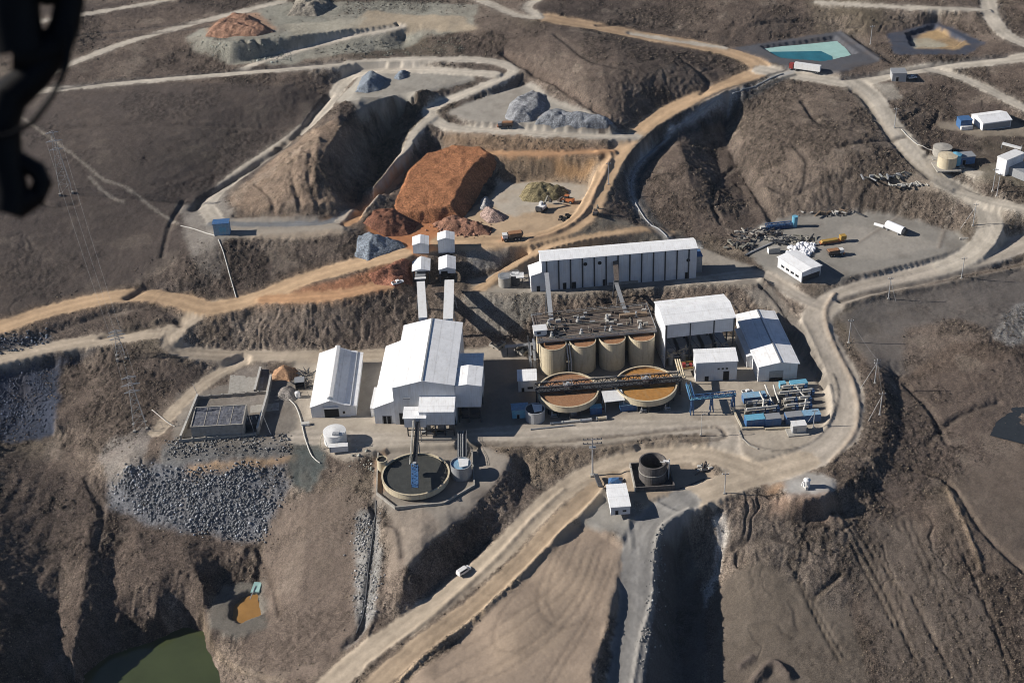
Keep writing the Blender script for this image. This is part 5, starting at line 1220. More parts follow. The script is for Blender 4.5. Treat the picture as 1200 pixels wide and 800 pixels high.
# pumps, tanks and pipe rack along the yard front
def pumpset(loc, yaw, lab, m_):
    t_ = thing('pump', lab, 'pump', loc, yaw, 'slurry pumps along the thickeners')
    MB().box(0, 3.2, 0, 1.4, 0, .4).build('plinth', CONC, t_); MB().tube([(.5, .7, 1.1), (1.3, .7, 1.1)], .75, 12).build('casing', m_, t_); MB().tube([(1.5, .7, 1.1), (3, .7, 1.1)], .45, 10).build('motor', m_, t_); MB().tube([(.9, .7, 1.6), (.9, .7, 3)], .25, 8).build('riser', GALV, t_); return t_
for k, (u, v, lb, m_) in enumerate([(645, 489.5, 'left of the pair under the red thickener', GREYS), (668, 487.5, 'right of the pair under the red thickener', GREYS), (700, 483, 'between the thickeners', REDP), (735, 479.5, 'left of the canopy front', BLUE), (750, 484, 'under the front of the orange thickener', GREYS), (778, 481.5, 'under the right of the orange thickener', GREYS)]):
    pumpset(P(u, v, 0), ya, 'slurry pump '+lb, m_)
container(692, 486.5, 0, ya, 5.2, 'blue pump cabin between the two thickeners', BLUE, CYAN, 3, 3.6, None, 'pump_cabin')
container(727, 482.5, 0, ya, 7.6, 'long grey-blue cabin in front of the orange thickener', BLUE, DUSTB, 3, 3.2, None, 'pump_cabin')
for (u, v, L, r, lb, m_) in ((645, 497, 6, .55, 'short left', PIPEW), (659.5, 495.8, 9, .6, 'middle', PIPEW), (680, 494, 5, .7, 'stubby right', GALV), (699, 492, 4.5, .8, 'stained end', CREAM), (622, 503.5, 19, .3, 'long dusty', GREYS)):
    q = P(u, v, 0); t_ = thing('pipe_length', lb+' pipe length lying along the yard front below the red thickener', 'pipe', q, ya, 'pipes lying along the yard front')
    MB().tube([(0, 0, r), (L, 0, r)], r, 10).build('pipe', m_, t_); MB().tube([(-.1, 0, r), (.15, 0, r)], r*1.25, 10).tube([(L-.15, 0, r), (L+.1, 0, r)], r*1.25, 10).build('flange', GREYS, t_)
b = thing('pipe_rack', 'low dark pipe rack crossing the yard between the mill and tanks', 'pipe rack', P(595, 418, 0), ya)
mb = MB()
for k in range(6): mb.box(k*4-.15, k*4+.15, -.15, .15, 0, 5); mb.box(k*4-.15, k*4+.15, 1.85, 2.15, 0, 5); mb.bar((k*4, -.1, 5), (k*4, 2.1, 5), .15)
mb.build('frame', DARKS, b); 
for y in (0, .6, 1.2, 1.8): MB().tube([(-1, y, 5.35), (21, y, 5.35)], .2, 6).build('pipe', GALV, b)
for (u, v, lb) in ((583, 405, 'pale open concrete sump behind the mill annex'), (612, 412, 'pale concrete slab sump left of the stair tower')):
    q = P(u, v, 0); t_ = thing('sump', lb, 'sump', q, ya, 'concrete sumps by the bank foot'); MB().ring(0, 0, 0, 1.6, 3.6, 4.1, 4).build('wall', CONC, t_); MB().box(-2.4, 2.4, -2.4, 2.4, 0, .5).build('water', SLURG, t_)

# ================================================================== walled rock-filled block and its compound on the left
s = Site((226, 515), (287, 511.5), 0); w_ = s.w; hb = s.h(501); dd = s.local(234, 477.5, hb)[1]
b = s.thing('flat_roofed_store', 'square grey store with a mottled slate-coloured flat roof inside the walled compound', 'store')
MB().box(0, w_, 0, dd, -.3, hb).build('wall', CONC, b); MB().box(.5, w_-.5, .5, dd-.5, hb+.003, hb+.12).build('roof', SLATE, b)
mb = MB(); mb.box(-.1, w_+.1, -.1, .4, hb, hb+.45).box(-.1, .4, .4, dd, hb, hb+.45).box(w_-.4, w_+.1, .4, dd, hb, hb+.45).box(.4, w_-.4, dd-.4, dd+.1, hb, hb+.45); mb.build('parapet', CONC, b)
for k in range(1, 4): MB().box(w_*k/4-.15, w_*k/4+.15, .5, dd-.5, hb+.13, hb+.24).build('roof_seam', CONC, b)
run_wall('compound_wall', 'left compound wall, pale top and dark side, by the slate-roofed store', 'wall', [(212.5, 516), (232.5, 467)], 0, 2.6, .7, CONC, PIPEW, 'walls round the left compound')
run_wall('compound_wall', 'front compound wall with stubby piers below the slate-roofed store', 'wall', [(211, 518), (300, 510.5)], 0, 1.6, .5, CONC, None, 'walls round the left compound', 5.2)
run_wall('compound_wall', 'right compound wall running up beside the slate-roofed store', 'wall', [(302.5, 509), (313.5, 471), (318.5, 446)], 0, 3.6, .7, CONC, PIPEW, 'walls round the left compound')
run_wall('compound_wall', 'rear compound wall with stubby piers behind the slate-roofed store', 'wall', [(232.5, 467.5), (317, 461)], 0, 1.6, .5, CONC, None, 'walls round the left compound', 5.2)
run_wall('compound_wall', 'short stub of compound wall above the rear right corner', 'wall', [(299, 461), (306, 434)], 0, 2.2, .8, CONC, PIPEW, 'walls round the left compound')
for (u, v, L, y_, lab) in ((267.5, 461, 16, 15, 'pale square concrete slab behind the slate-roofed store'), (293, 484, 13, 6, 'pale narrow concrete slab right of the slate-roofed store'), (213.5, 512.5, 8, 6, 'small pale concrete slab inside the front left compound corner')):
    q = P(u, v, 0); o = MB().box(0, L, 0, y_, -.4, .14).box(-.12, L+.12, -.12, 0, -.4, .10).build('concrete_slab', CONC, None); tag(o, lab, 'slab', 'concrete slabs in the compound', None, q); o.rotation_euler = (0, 0, ya)
b = thing('transformer', 'dark transformer bank in the shade right of the slate-roofed store', 'transformer', P(296, 503, 0), ya)
MB().box(-3, 3, 0, 7, 0, 3).build('tank', DARKS, b); mb = MB()
for k in range(6): mb.box(3.0, 3.8, .4+k*1.1, .9+k*1.1, .4, 2.8)
mb.build('cooling_fin', DARKS, b); mb = MB()
for k in range(3): mb.tube([(-2+2*k, 3.5, 3), (-2+2*k, 3.5, 4.6)], .22, 8)
mb.build('bushing', GALV, b)
def mast(u0, v0, h, lab, lean=0.0):
    q = P(u0, v0, 0); t_ = thing('lightning_mast', lab, 'mast', q, 0, 'thin masts round the compound')
    MB().tube([(0, 0, 0), (lean, 0, h)], .16, 6, r2=.07).build('pole', GALV, t_); MB().box(-.4, .4, -.4, .4, -.2, .3).build('footing', CONC, t_)
mast(233, 466, 8, 'thin mast at the rear left compound corner', -1.5); mast(298, 507, 11, 'thin mast at the front right of the slate-roofed store', -1.2); mast(317.5, 509, 13, 'thin mast right of the dark transformer', -2.5)
# sheds and clutter between the compound and the storage shed
b = thing('tool_hut', 'small dark open hut above the compound, left of the storage shed', 'hut', P(347, 457, 0), ya)
MB().box(-.1, 0, 0, 4, 0, 4.2).box(0, 4, 3.9, 4, 0, 4.2).box(4, 4.1, 0, 4, 0, 4.2).build('wall', DARKS, b); MB().box(-.3, 4.3, -.3, 4.3, 4.2, 4.4).build('roof', GREYS, b)
b = thing('small_tank', 'small white upright tank left of the storage shed', 'tank', P(349, 465, 0)); MB().cyl(0, 0, 0, 2.6, 1.2, 16).build('shell', PLAIN, b); MB().cyl(0, 0, 2.6, 3.0, 1.2, 16, r1=.3).build('lid', PLAIN, b)
b = thing('equipment_box', 'pale equipment box on the ground below the storage shed corner', 'box', P(358, 497.5, 0), .1); MB().box(-1.8, 1.8, -.9, .9, 0, 1).build('body', PLAIN, b); MB().box(-1.9, 1.9, -1, 1, 1, 1.12).build('lid', PIPEW, b)
b = thing('scaffold_pile', 'tangle of dark steel frames beside the upper end of the storage shed', 'scrap pile', P(356, 452, 0)); rnd = random.Random(9); mb = MB()
for k in range(60): x, y = rnd.gauss(0, 2.2), rnd.gauss(4, 4.5); mb.bar((x, y, rnd.uniform(0, 1.2)), (x+rnd.uniform(-3, 3), y+rnd.uniform(-3, 3), rnd.uniform(.2, 2.4)), rnd.uniform(.06, .2))
mb.build('scrap_metal', DARKS, b)['kind'] = 'stuff'

# ================================================================== outlying buildings, upper right
s = Site((1151, 153.5), (1184, 149), 36); w_ = s.w; dd = 13
b = s.thing('long_barracks', 'long white shed with grey roof on the far right hillside', 'shed')
hall_x(b, 0, w_, 0, dd, 0, [(0, 4.6), (dd*.5, 6.4), (dd, 4.6)])
MB().box(.6, w_-.6, -.06, .02, .4, 3.6).build('open_side', GREYS, b); opening(b, 'door', w_*.1, 2.2, 0, 3.2)
b = thing('container', 'bright blue hut at the left end of the far white shed', 'hut', P(1125, 152, 36), .1); MB().box(0, 6.5, 0, 6, .2, 5.2).build('body', BLUE, b); MB().box(-.2, 6.7, -.2, 6.2, 5.2, 5.4).build('roof', BLUE, b); MB().box(0, 6.5, -1.6, 0, .2, 2.2).build('porch', PLAIN, b)
for (u, v, r, h, lab, m_) in ((1103.5, 181, 5.0, 4.6, 'squat tan tank farthest up the right hillside', CONC), (1109, 194.5, 5.0, 6.2, 'yellowish cream tank beside the right road', CREAM), (1119, 192.5, 2.8, 6.0, 'pale blue narrow tank beside the cream tank', CYAN)):
    t_ = thing('hill_tank', lab, 'tank', P(u, v, 33), 0, 'tanks on the right hillside'); MB().cyl(0, 0, 0, h, r, 28, top=False).build('shell', m_, t_); MB().cyl(0, 0, h, h+.7, r+.1, 28, r1=.4).build('roof', m_, t_); MB().box(-r-1.6, r+1.2, -r-1.6, r, -.6, .12).build('slab', CONC, t_)
b = thing('plant_room', 'dark blue plant room right of the hillside tanks', 'building', P(1123, 193.5, 33), .1); MB().box(0, 9, 0, 6, 0, 4.2).build('wall', BLUE, b); MB().box(-.3, 9.3, -.3, 6.3, 4.2, 4.5).build('roof', GREYS, b); opening(b, 'door', 3, 1.6, 0, 2.6)
s = Site((1166, 202), (1175.5, 206), 33); b = s.thing('hill_workshop', 'white walled workshop at the right picture edge, dark court inside', 'workshop'); w_ = s.w
MB().box(0, 6, 0, 14, 0, 9).build('wall', WHITE, b); MB().box(-.2, 6.2, -.2, 14.2, 9, 9.3).build('roof', PLAIN, b)
q = MB().box(6.02, 24, 3, 14, 0, 4.5).build('court_wall', GREYS, b); q = MB().profile([(24.02, 0), (24.02, 7), (32, 9), (42, 7), (42, 0)], 2, 20).build('hall', WHITE, b); roof_y(0, 0, 1.6, 20.4, [(23.6, 7.0), (32, 9.3), (42.4, 7.0)]).build('roof', PLAIN, q)
b = thing('pipe_gantry', 'white sloping pipe gantry behind the hillside workshop', 'gantry', P(1174, 172, 36), 0); e = Vector(P(1196, 180, 34)-P(1174, 172, 36)); MB().bar((0, 0, 2), e+Vector((0, 0, 3)), .8, .5).build('beam', PLAIN, b); mb = MB(); mb.box(-.2, .2, -.2, .2, -1, 2); mb.box(e.x-.2, e.x+.2, e.y-.2, e.y+.2, -4, 2.5); mb.build('post', GREYS, b)
q = at(1045, 96); b = thing('gate_cabin', 'small pale cabin beside the road junction at the top right', 'cabin', q, -.1); MB().box(0, 8, 0, 8, -1, 4.6).build('wall', GALV, b); MB().box(-.3, 8.3, -.3, 8.3, 4.6, 4.9).build('roof', GREYS, b); MB().box(7.99, 8.06, 1, 6, 1, 3.8).build('dark_side', DARKS, b); opening(b, 'door', 3, 1.4, 0, 2.4)
q = at(260.5, 276); b = thing('transformer_cabin', 'blue-grey cabin on the bench at the left road bend', 'cabin', q, .05); MB().box(-4, 4, 0, 5, -1.2, 6.5).build('wall', DUSTB, b); MB().box(-4.3, 4.3, -.3, 5.3, 6.5, 6.8).build('roof', BLUE, b); MB().box(-4.05, -3.95, 1, 4, 0, 3).build('door', GALV, b); MB().box(-1, 2.5, -.05, .02, 2, 4.5).build('louvre', CYAN, b)
q = at(945, 570); b = thing('water_standpipe', 'white standpipe unit on its round gravel pad', 'standpipe', q); MB().cyl(0, 0, 0, 3.6, 1.3, 16).build('body', PLAIN, b); MB().cyl(0, 0, 3.6, 4.4, 1.5, 16, r1=.6).build('cap', PLAIN, b); MB().box(-.9, .2, -2.4, -.9, 0, 1.6).build('valve_box', PIPEW, b); MB().tube([(0, 0, 3), (-1.8, -.6, 3), (-2.2, -.8, 1.2)], .25, 8).build('spout', PLAIN, b)

# ================================================================== upper yard stores
b = thing('blue_hoist', 'blue steel hoist tower lying at the back of the upper yard', 'hoist', P(898, 270, 15), .12); mb = MB()
for y in (0, 2.2): mb.truss((0, y, .4), (14, y, .4), 2.4, 8, .2)
mb.build('frame', BLUE, b); MB().box(1, 13, .3, 1.9, .6, 2.2).build('tank', BLUE, b); MB().cyl(15.5, 1.2, 0, 6.0, 1.5, 14).build('upright_drum', CYAN, b); MB().box(-3, -.5, 0, 2, 0, 2).build('counterweight', PIPEW, b)
b = thing('container', 'small grey-white container left of the white bags', 'container', P(901, 298, 15), .18); MB().box(0, 6, 0, 2.5, .1, 2.9).build('body', GREYS, b); MB().box(-.08, 0, 0, 2.5, .1, 2.9).build('end_panel', PLAIN, b); MB().box(-.1, 6.1, -.1, 2.6, 2.9, 3.0).build('roof', CONC, b)
mbags = []
rnd = random.Random(21); k = 0; BAG = None
for iy in range(6):
    for ix in range(9):
        if rnd.random() < .22: continue
        u = 923+ix*3.6+iy*.4+rnd.uniform(-.8, .8); v = 299.5-iy*2.6+ix*.15+rnd.uniform(-.6, .6)
        if v < 291 and u < 932 or v > 297 and u > 950: continue
        q = P(u, v, 15)
        if BAG is None:
            BAG = thing('bulk_bag', 'white bulk bag in the pile behind the yard store', 'bag', q, 0, 'white bulk bags behind the yard store')
            m_ = MB(); m_.hexa([(-.8, -.8, 0), (.8, -.8, 0), (.8, .8, 0), (-.8, .8, 0)], [(-.95, -.95, .8), (.95, -.95, .8), (.95, .95, .8), (-.95, .95, .8)]); m_.hexa([(-.95, -.95, .8), (.95, -.95, .8), (.95, .95, .8), (-.95, .95, .8)], [(-.6, -.6, 1.5), (.6, -.6, 1.5), (.6, .6, 1.5), (-.6, .6, 1.5)]); m_.build('sack', BAGS, BAG); MB().cyl(0, 0, 1.5, 1.8, .25, 8).build('spout', BAGS, BAG)
        else: again(BAG, q, rnd.uniform(0, 3), 'white bulk bag in the pile behind the yard store', rnd.uniform(.85, 1.2))
def scrap(u, v, n, sx, sy, h, lab, mats, seed, z=None):
    q = P(u, v, z) if z is not None else at(u, v); b = thing('scrap_pile', lab, 'scrap pile', q); rnd = random.Random(seed)
    for i, m_ in enumerate(mats):
        mb = MB()
        for k in range(n//len(mats)):
            x, y = rnd.gauss(0, sx), rnd.gauss(0, sy); a = rnd.uniform(0, 3.14); L = rnd.uniform(.8, 3); hh = rnd.uniform(.2, h)
            if rnd.random() < .5: mb.bar((x-L*math.cos(a), y-L*math.sin(a), hh), (x+L*math.cos(a), y+L*math.sin(a), hh+rnd.uniform(-.2, .5)), rnd.uniform(.1, .4))
            else: mb.box(x-L*.4, x+L*.4, y-L*.3, y+L*.3, 0, hh)
        mb.build(['scrap_metal', 'drum_heap', 'debris'][i], m_, b)['kind'] = 'stuff'
scrap(868, 287, 80, 3.2, 3, 1.6, 'dark scrap heap at the left edge of the upper yard', [DARKS, RUST, OLIVE], 1, 15)
scrap(884, 275, 90, 6, 2.2, 1.5, 'rusty scrap rows below the blue hoist', [RUST, DARKS, CONC], 2, 15)
scrap(925, 282, 70, 6, 1.6, 1.5, 'mixed drums and spares in the row above the white bags', [DARKS, OLIVE, CONC], 3, 15)
scrap(972, 251, 40, 8, 1.6, 1.5, 'dark pallets along the back edge of the upper yard', [DARKS, TIMBER, PIPEW], 4)
scrap(1048, 208, 60, 7, 1.4, 1.5, 'row of dark materials laid out beside the right road', [DARKS, OLIVE, GREYS], 6)
scrap(1073, 217, 50, 7, 1.0, 1.2, 'row of pale bagged materials beside the right road', [PIPEW, CONC, PIPEW], 7)
scrap(826, 549, 26, 2, 1.3, 1.2, 'small scrap heap right of the dark open tank', [PIPEW, RUST, DARKS], 8)
for k in range(5):
    a, c = P(873+k*.9, 300-k*.6, 15), P(917+k*1.0, 280-k*.5, 15); d_ = c-a; o = thing('pipe_length', ['lowest', 'second', 'third', 'fourth', 'topmost'][k]+' of the long grey pipes stacked slanting in the upper yard', 'pipe', a, math.atan2(d_[1], d_[0]), 'long grey pipes in the upper yard'); L = float(np.hypot(d_[0], d_[1]))*(.7+.06*k)
    MB().tube([(0, 0, .4), (L, 0, .4)], .36, 8).build('pipe', GALV if k % 2 else GREYS, o); MB().tube([(0, 0, .4), (.3, 0, .4)], .46, 8).build('collar', DARKS, o)
for (u0, v0, u1, v1, r, lab) in ((1024.5, 264.2, 1035.5, 267.5, .9, 'thin white tube lying at the back of the upper yard'), (1039, 267, 1058.5, 275.3, 2.2, 'big white cylinder tank lying at the back of the upper yard')):
    a, c = P(u0, v0, 15), P(u1, v1, 15); d_ = c-a; o = thing('lying_tank', lab, 'tank', a, math.atan2(d_[1], d_[0])); L = float(np.hypot(d_[0], d_[1]))
    MB().tube([(0, 0, r), (L, 0, r)], r, 16).build('shell', PLAIN if r < 1 else BAGS, o); mb = MB(); mb.box(L*.15, L*.2, -r, r, 0, r*.5); mb.box(L*.8, L*.85, -r, r, 0, r*.5); mb.build('cradle', GREYS, o)
    if r > 1: MB().tube([(L, 0, r), (L+1.4, 0, r)], r*.98, 16, r2=r*.7).build('end_cap', DARKS, o)
a = P(1124, 282.5, 14.5); o = thing('jersey_block', 'pale concrete block beside the right road bend', 'block', a, -.2); MB().box(0, 6, 0, 1.6, 0, 1.5).build('body', CONC, o); MB().box(.5, 5.5, .3, 1.3, 1.5, 1.75).build('top', CONC, o)
# pipes stacked by the pump house, blue tarp
for k in range(4):
    a = P(696.5+k*1.1, 556.5+k*.2, -3); c = P(702+k*1.4, 571.5+k*.3, -3.4); d_ = c-a; o = thing('pipe_length', ['leftmost', 'second', 'third', 'rightmost'][k]+' of the dark pipes stacked left of the pump house', 'pipe', a, math.atan2(d_[1], d_[0]), 'dark pipes by the pump house'); L = float(np.hypot(d_[0], d_[1]))
    MB().tube([(0, 0, .5), (L, 0, .4)], .42, 8).build('pipe', DARKS, o); MB().tube([(0, 0, .5), (.2, 0, .5)], .5, 8).build('end_ring', GREYS, o)
o = thing('tarpaulin_heap', 'blue tarpaulin heap behind the pump house', 'tarpaulin', P(721, 565, -2.6), 0); MB().hexa([(-3, -1, 0), (3, -1.2, 0), (3.4, 3, 0), (-2.6, 3, 0)], [(-1.6, .2, 1.5), (1.2, 0, 2.0), (2.0, 1.8, 1.3), (-1.2, 2, 1.2)]).build('tarpaulin', BLUE, o); MB().box(-2.8, -1.8, -1.6, -1, 0, .4).build('weight', CONC, o)
# ================================================================== vehicles
def wheels(root, xs, y, r, wd, z=None):
    for x in xs:
        for sy in (-y, y):
            w1 = MB().tube([(x, sy-wd/2, r), (x, sy+wd/2, r)], r, 16).build('wheel', RUBBER, root); MB().tube([(x, sy-wd/2-.03, r), (x, sy+wd/2+.03, r)], r*.5, 10).build('rim', GREYS, w1)
def car(u, v, yaw, lab, m_, kind='pickup', L=5.2, z=None, group=None):
    q = P(u, v, z) if z is not None else at(u, v); t_ = thing('pickup_truck' if kind == 'pickup' else 'van', lab, kind, q, yaw, group)
    if kind == 'pickup':
        MB().profile_x([(-.9, .5), (-.9, 1.05), (.9, 1.05), (.9, .5)], -2.6, 2.6).build('body', m_, t_)
        MB().hexa([(-.9, -.88, 1.05), (1.4, -.88, 1.05), (1.4, .88, 1.05), (-.9, .88, 1.05)], [(-.6, -.75, 1.78), (.75, -.75, 1.78), (.75, .75, 1.78), (-.6, .75, 1.78)]).build('cabin', m_, t_)
        MB().hexa([(1.36, -.74, 1.12), (1.44, -.74, 1.12), (1.44, .74, 1.12), (1.36, .74, 1.12)], [(.80, -.66, 1.7), (.86, -.66, 1.7), (.86, .66, 1.7), (.80, .66, 1.7)]).build('windscreen', GLASS, t_)
        MB().box(-.5, .7, -.90, -.80, 1.15, 1.6).build('side_window', GLASS, t_); MB().box(-2.5, -1.0, -.75, .75, 1.05, 1.07).build('load_bed', DARKS, t_)
        MB().box(-2.6, -.95, -.9, -.78, 1.06, 1.35).box(-2.6, -.95, .78, .9, 1.06, 1.35).box(-2.6, -2.5, -.78, .78, 1.06, 1.35).build('bed_side', m_, t_)
    else:
        MB().box(-2.5, 2.4, -.95, .95, .45, 1.3).build('body', m_, t_); MB().hexa([(-2.45, -.93, 1.3), (1.7, -.93, 1.3), (1.7, .93, 1.3), (-2.45, .93, 1.3)], [(-2.3, -.8, 2.1), (1.0, -.8, 2.1), (1.0, .8, 2.1), (-2.3, .8, 2.1)]).build('cabin', m_, t_)
        MB().hexa([(1.62, -.78, 1.36), (1.72, -.78, 1.36), (1.72, .78, 1.36), (1.62, .78, 1.36)], [(1.03, -.7, 2.0), (1.12, -.7, 2.0), (1.12, .7, 2.0), (1.03, .7, 2.0)]).build('windscreen', GLASS, t_); MB().box(-2.0, .9, -.96, -.85, 1.4, 1.9).box(-2.0, .9, .85, .96, 1.4, 1.9).build('side_window', GLASS, t_)
    wheels(t_, (-1.6, 1.6), .85, .38, .28); return t_
car(543.5, 670.5, heading(543, 669, 560, 655), 'white van driving down the dirt road below the thickener', PLAIN, 'van').scale = (1.25,)*3
car(466, 332.5, .5, 'white pickup parked on red rubble left of the crusher houses', PLAIN).scale = (1.15,)*3
car(876, 460.3, .1, 'white pickup behind the rear blue container of the generator yard', PLAIN, z=0)
car(1069, 92.5, .2, 'white pickup beside the gate cabin at the top right', PLAIN)
car(947, 312.2, .3, 'white pickup behind the yard store', PLAIN, z=15)
def haul_truck(u, v, yaw, lab, m_, scale=1.0):
    t_ = thing('dump_truck', lab, 'dump truck', at(u, v), yaw); 
    MB().box(-4.2, 3.6, -1.1, 1.1, .9, 1.5).build('chassis', DARKS, t_)
    MB().hexa([(-4.4, -1.4, 1.7), (1.4, -1.4, 1.6), (1.4, 1.4, 1.6), (-4.4, 1.4, 1.7)], [(-5.0, -1.75, 3.3), (1.9, -1.75, 3.1), (1.9, 1.75, 3.1), (-5.0, 1.75, 3.3)]).build('dump_body', RUST, t_)
    MB().box(-4.4, 1.4, -1.5, 1.5, 3.2, 3.7).build('load', SLURR, t_)
    MB().box(2.0, 4.2, -1.3, 1.3, 1.5, 3.4).build('cab', m_, t_); MB().box(4.16, 4.25, -1.1, 1.1, 2.4, 3.2).build('windscreen', GLASS, t_); MB().box(3.6, 4.6, -1.4, 1.4, .7, 1.6).build('bumper', ORANGE, t_)
    wheels(t_, (-3.0, -1.4, 3.0), 1.35, .85, .7); t_.scale = (scale,)*3; return t_
haul_truck(600, 281, math.pi+.15, 'loaded dump truck on the tan ore pad, white cab facing left', PLAIN, 1.15)
haul_truck(592, 149.5, math.pi-.05, 'dark dump truck on the bench road under the grey gravel piles', GREYS, .95)
haul_truck(979, 299, .2, 'dusty grey tipper truck parked in the upper yard', PLAIN, .95)
b = thing('flatbed_trailer', 'yellow-brown low-loader parked in the upper yard', 'trailer', P(975.5, 284.5, 15), .22)
MB().box(-7, 6, -1.3, 1.3, .9, 1.4).build('deck', ORANGE, b); MB().hexa([(-6.5, -1.2, 1.4), (3, -1.2, 1.4), (3, 1.2, 1.4), (-6.5, 1.2, 1.4)], [(-6, -1.1, 2.2), (2.5, -1.1, 2.2), (2.5, 1.1, 2.2), (-6, 1.1, 2.2)]).build('load', YELLOW, b); MB().box(4, 7, -1.3, 1.3, 1.4, 3.6).build('cab', YELLOW, b); wheels(b, (-5.5, -4, 4.8), 1.2, .5, .4)
def excavator(u, v, yaw, lab, m_, scale=1.0):
    t_ = thing('excavator', lab, 'excavator', at(u, v), yaw, 'machines working on the ore pads')
    for sy in (-1.3, 1.3): MB().box(-2.2, 2.2, sy-.35, sy+.35, 0, .95).build('track', RUBBER, t_)
    MB().box(-2.6, 1.6, -1.4, 1.4, 1.1, 2.3).build('house', m_, t_); MB().box(.1, 1.7, .3, 1.4, 2.3, 3.3).build('cab', m_, t_); MB().box(1.68, 1.76, .4, 1.3, 2.4, 3.2).build('windscreen', GLASS, t_); MB().box(-2.8, -1.8, -1.4, 1.4, 1.0, 2.5).build('counterweight', DARKS, t_)
    MB().bar((1.2, -.3, 1.8), (4.6, -.3, 4.6), .28, .4).build('boom', OLIVE, t_); MB().bar((4.6, -.3, 4.6), (6.6, -.3, 2.0), .22, .3).build('stick', OLIVE, t_); MB().hexa([(6.0, -.9, 1.0), (7.0, -.9, .8), (7.0, .3, .8), (6.0, .3, 1.0)], [(6.2, -.9, 2.1), (7.2, -.9, 1.9), (7.2, .3, 1.9), (6.2, .3, 2.1)]).build('bucket', DARKS, t_)
    t_.scale = (scale,)*3; return t_
excavator(635, 246.5, 1.0, 'white excavator digging at the olive heap on the ore pad', PLAIN, 1.3)
excavator(698, 251, 1.3, 'small rusty excavator beside the tan haul road', RUST, .8)
b = thing('wheel_loader', 'orange wheel loader right of the olive heap', 'loader', at(665, 237), 2.6, 'machines working on the ore pads')
MB().box(-3.2, .4, -1.1, 1.1, .9, 2.4).build('body', ORANGE, b); MB().box(-.6, 1.2, -.9, .9, 1.4, 3.5).build('cab', GLASS, b); MB().box(-.7, 1.3, -1, 1, 3.5, 3.65).build('cab_roof', ORANGE, b); mb = MB(); mb.bar((1, -.8, 1.6), (3.6, -.8, .9), .2).bar((1, .8, 1.6), (3.6, .8, .9), .2); mb.build('lift_arm', ORANGE, b)
MB().hexa([(3.4, -1.5, .2), (4.9, -1.5, .2), (4.9, 1.5, .2), (3.4, 1.5, .2)], [(3.2, -1.5, 1.6), (3.9, -1.5, 1.6), (3.9, 1.5, 1.6), (3.2, 1.5, 1.6)]).build('bucket', RUST, b); wheels(b, (-2.2, 1.6), 1.05, .8, .6); b.scale = (1.15,)*3
b = thing('articulated_lorry', 'white articulated lorry with a red cab on the road below the teal pond', 'lorry', at(941, 83), heading(953, 84.5, 928, 79.5)); 
MB().box(-9, 4.6, -1.25, 1.25, 1.1, 4.0).build('trailer', PLAIN, b); MB().box(5.2, 7.2, -1.25, 1.25, .8, 3.4).build('cab', REDP, b); MB().box(7.36, 7.44, -1.1, 1.1, 2.2, 3.3).build('windscreen', GLASS, b); MB().box(-9, 7, -.5, .5, .7, 1.1).build('chassis', DARKS, b); wheels(b, (-8, -6.8, -5.6, 3.5, 6.3), 1.05, .5, .35); b.scale = (1.15,)*3
b = thing('old_tyres', 'dark ring of old tyres on the ore pad floor', 'tyre heap', at(664, 257)); mb = MB(); rnd = random.Random(8)
for k in range(10): a = rnd.uniform(0, 6.28); r = rnd.uniform(.6, 3.6); mb.ring(r*math.cos(a), r*math.sin(a)*1.2, 0, .7, .55, 1.2, 12)
mb.build('tyres', RUBBER, b); MB().box(-4.5, -3, -1, .5, 0, .5).build('plate', RUST, b)

# ================================================================== ponds
def water(name, pts, z, m_, lab):
    w3 = [P(u, v, z) for u, v in pts]; c = np.mean(w3, 0); mb = MB(); mb.add([q-c for q in w3], [tuple(range(len(w3)))]); o = mb.build(name, m_, None); o.location = tuple(c); o['kind'] = 'structure'; o['label'] = lab; return o
TEAL = mat('teal_water', (.025, .14, .18), .12, 0, .2, .15, .5); GREENW = mat('green_water', (.055, .068, .030), .08, 0, .15, .06, .5); DARKW = mat('dark_water', (.03, .035, .04), .1)
ORW = mat('ochre_water', (.30, .165, .055), .35, 0, .2, .12, .3)
SHORE = mat('pale_teal_sediment', (.30, .47, .44), .8, 0, .08, .2, .2)
water('water', [(884, 57), (935, 53), (984, 48), (1000, 68), (968, 75), (930, 71)], 45.75, SHORE, 'pale teal sediment shelf round the lined pond')
water('water', [(893, 61), (930, 60.5), (962, 60), (975, 66), (976, 72), (950, 75), (920, 70)], 45.9, TEAL, 'deep teal water of the lined pond')
water('water', [(50, 830), (80, 795), (125, 768), (180, 748), (215, 732), (240, 730), (250, 760), (270, 850), (150, 860)], -40.6, GREENW, 'murky green pond in the bottom left corner')
water('water', [(268, 715), (283, 699), (300, 690), (310, 722), (284, 737), (268, 735)], -32.9, ORW, 'small ochre pond below the rock face')
o = thing('pond_liner', 'torn pale teal liner sheet at the head of the ochre pond', 'liner', at(301, 690)); MB().hexa([(-2.5, -2, 0), (1.5, -2.4, 0), (2.2, 3, .4), (-1.5, 3.5, .6)], [(-2.3, -1.8, .5), (1.3, -2.2, .7), (1.8, 2.8, 1.1), (-1.3, 3.2, 1.3)]).build('sheet', SHORE, o); MB().bar((-2, -6, .3), (-.5, 1, 1), .15).build('pipe', GREYS, o)
water('water', [(1160, 510), (1178, 470), (1225, 455), (1262, 480), (1245, 520), (1200, 520)], -4.75, DARKW, 'dark puddle at the right picture edge')

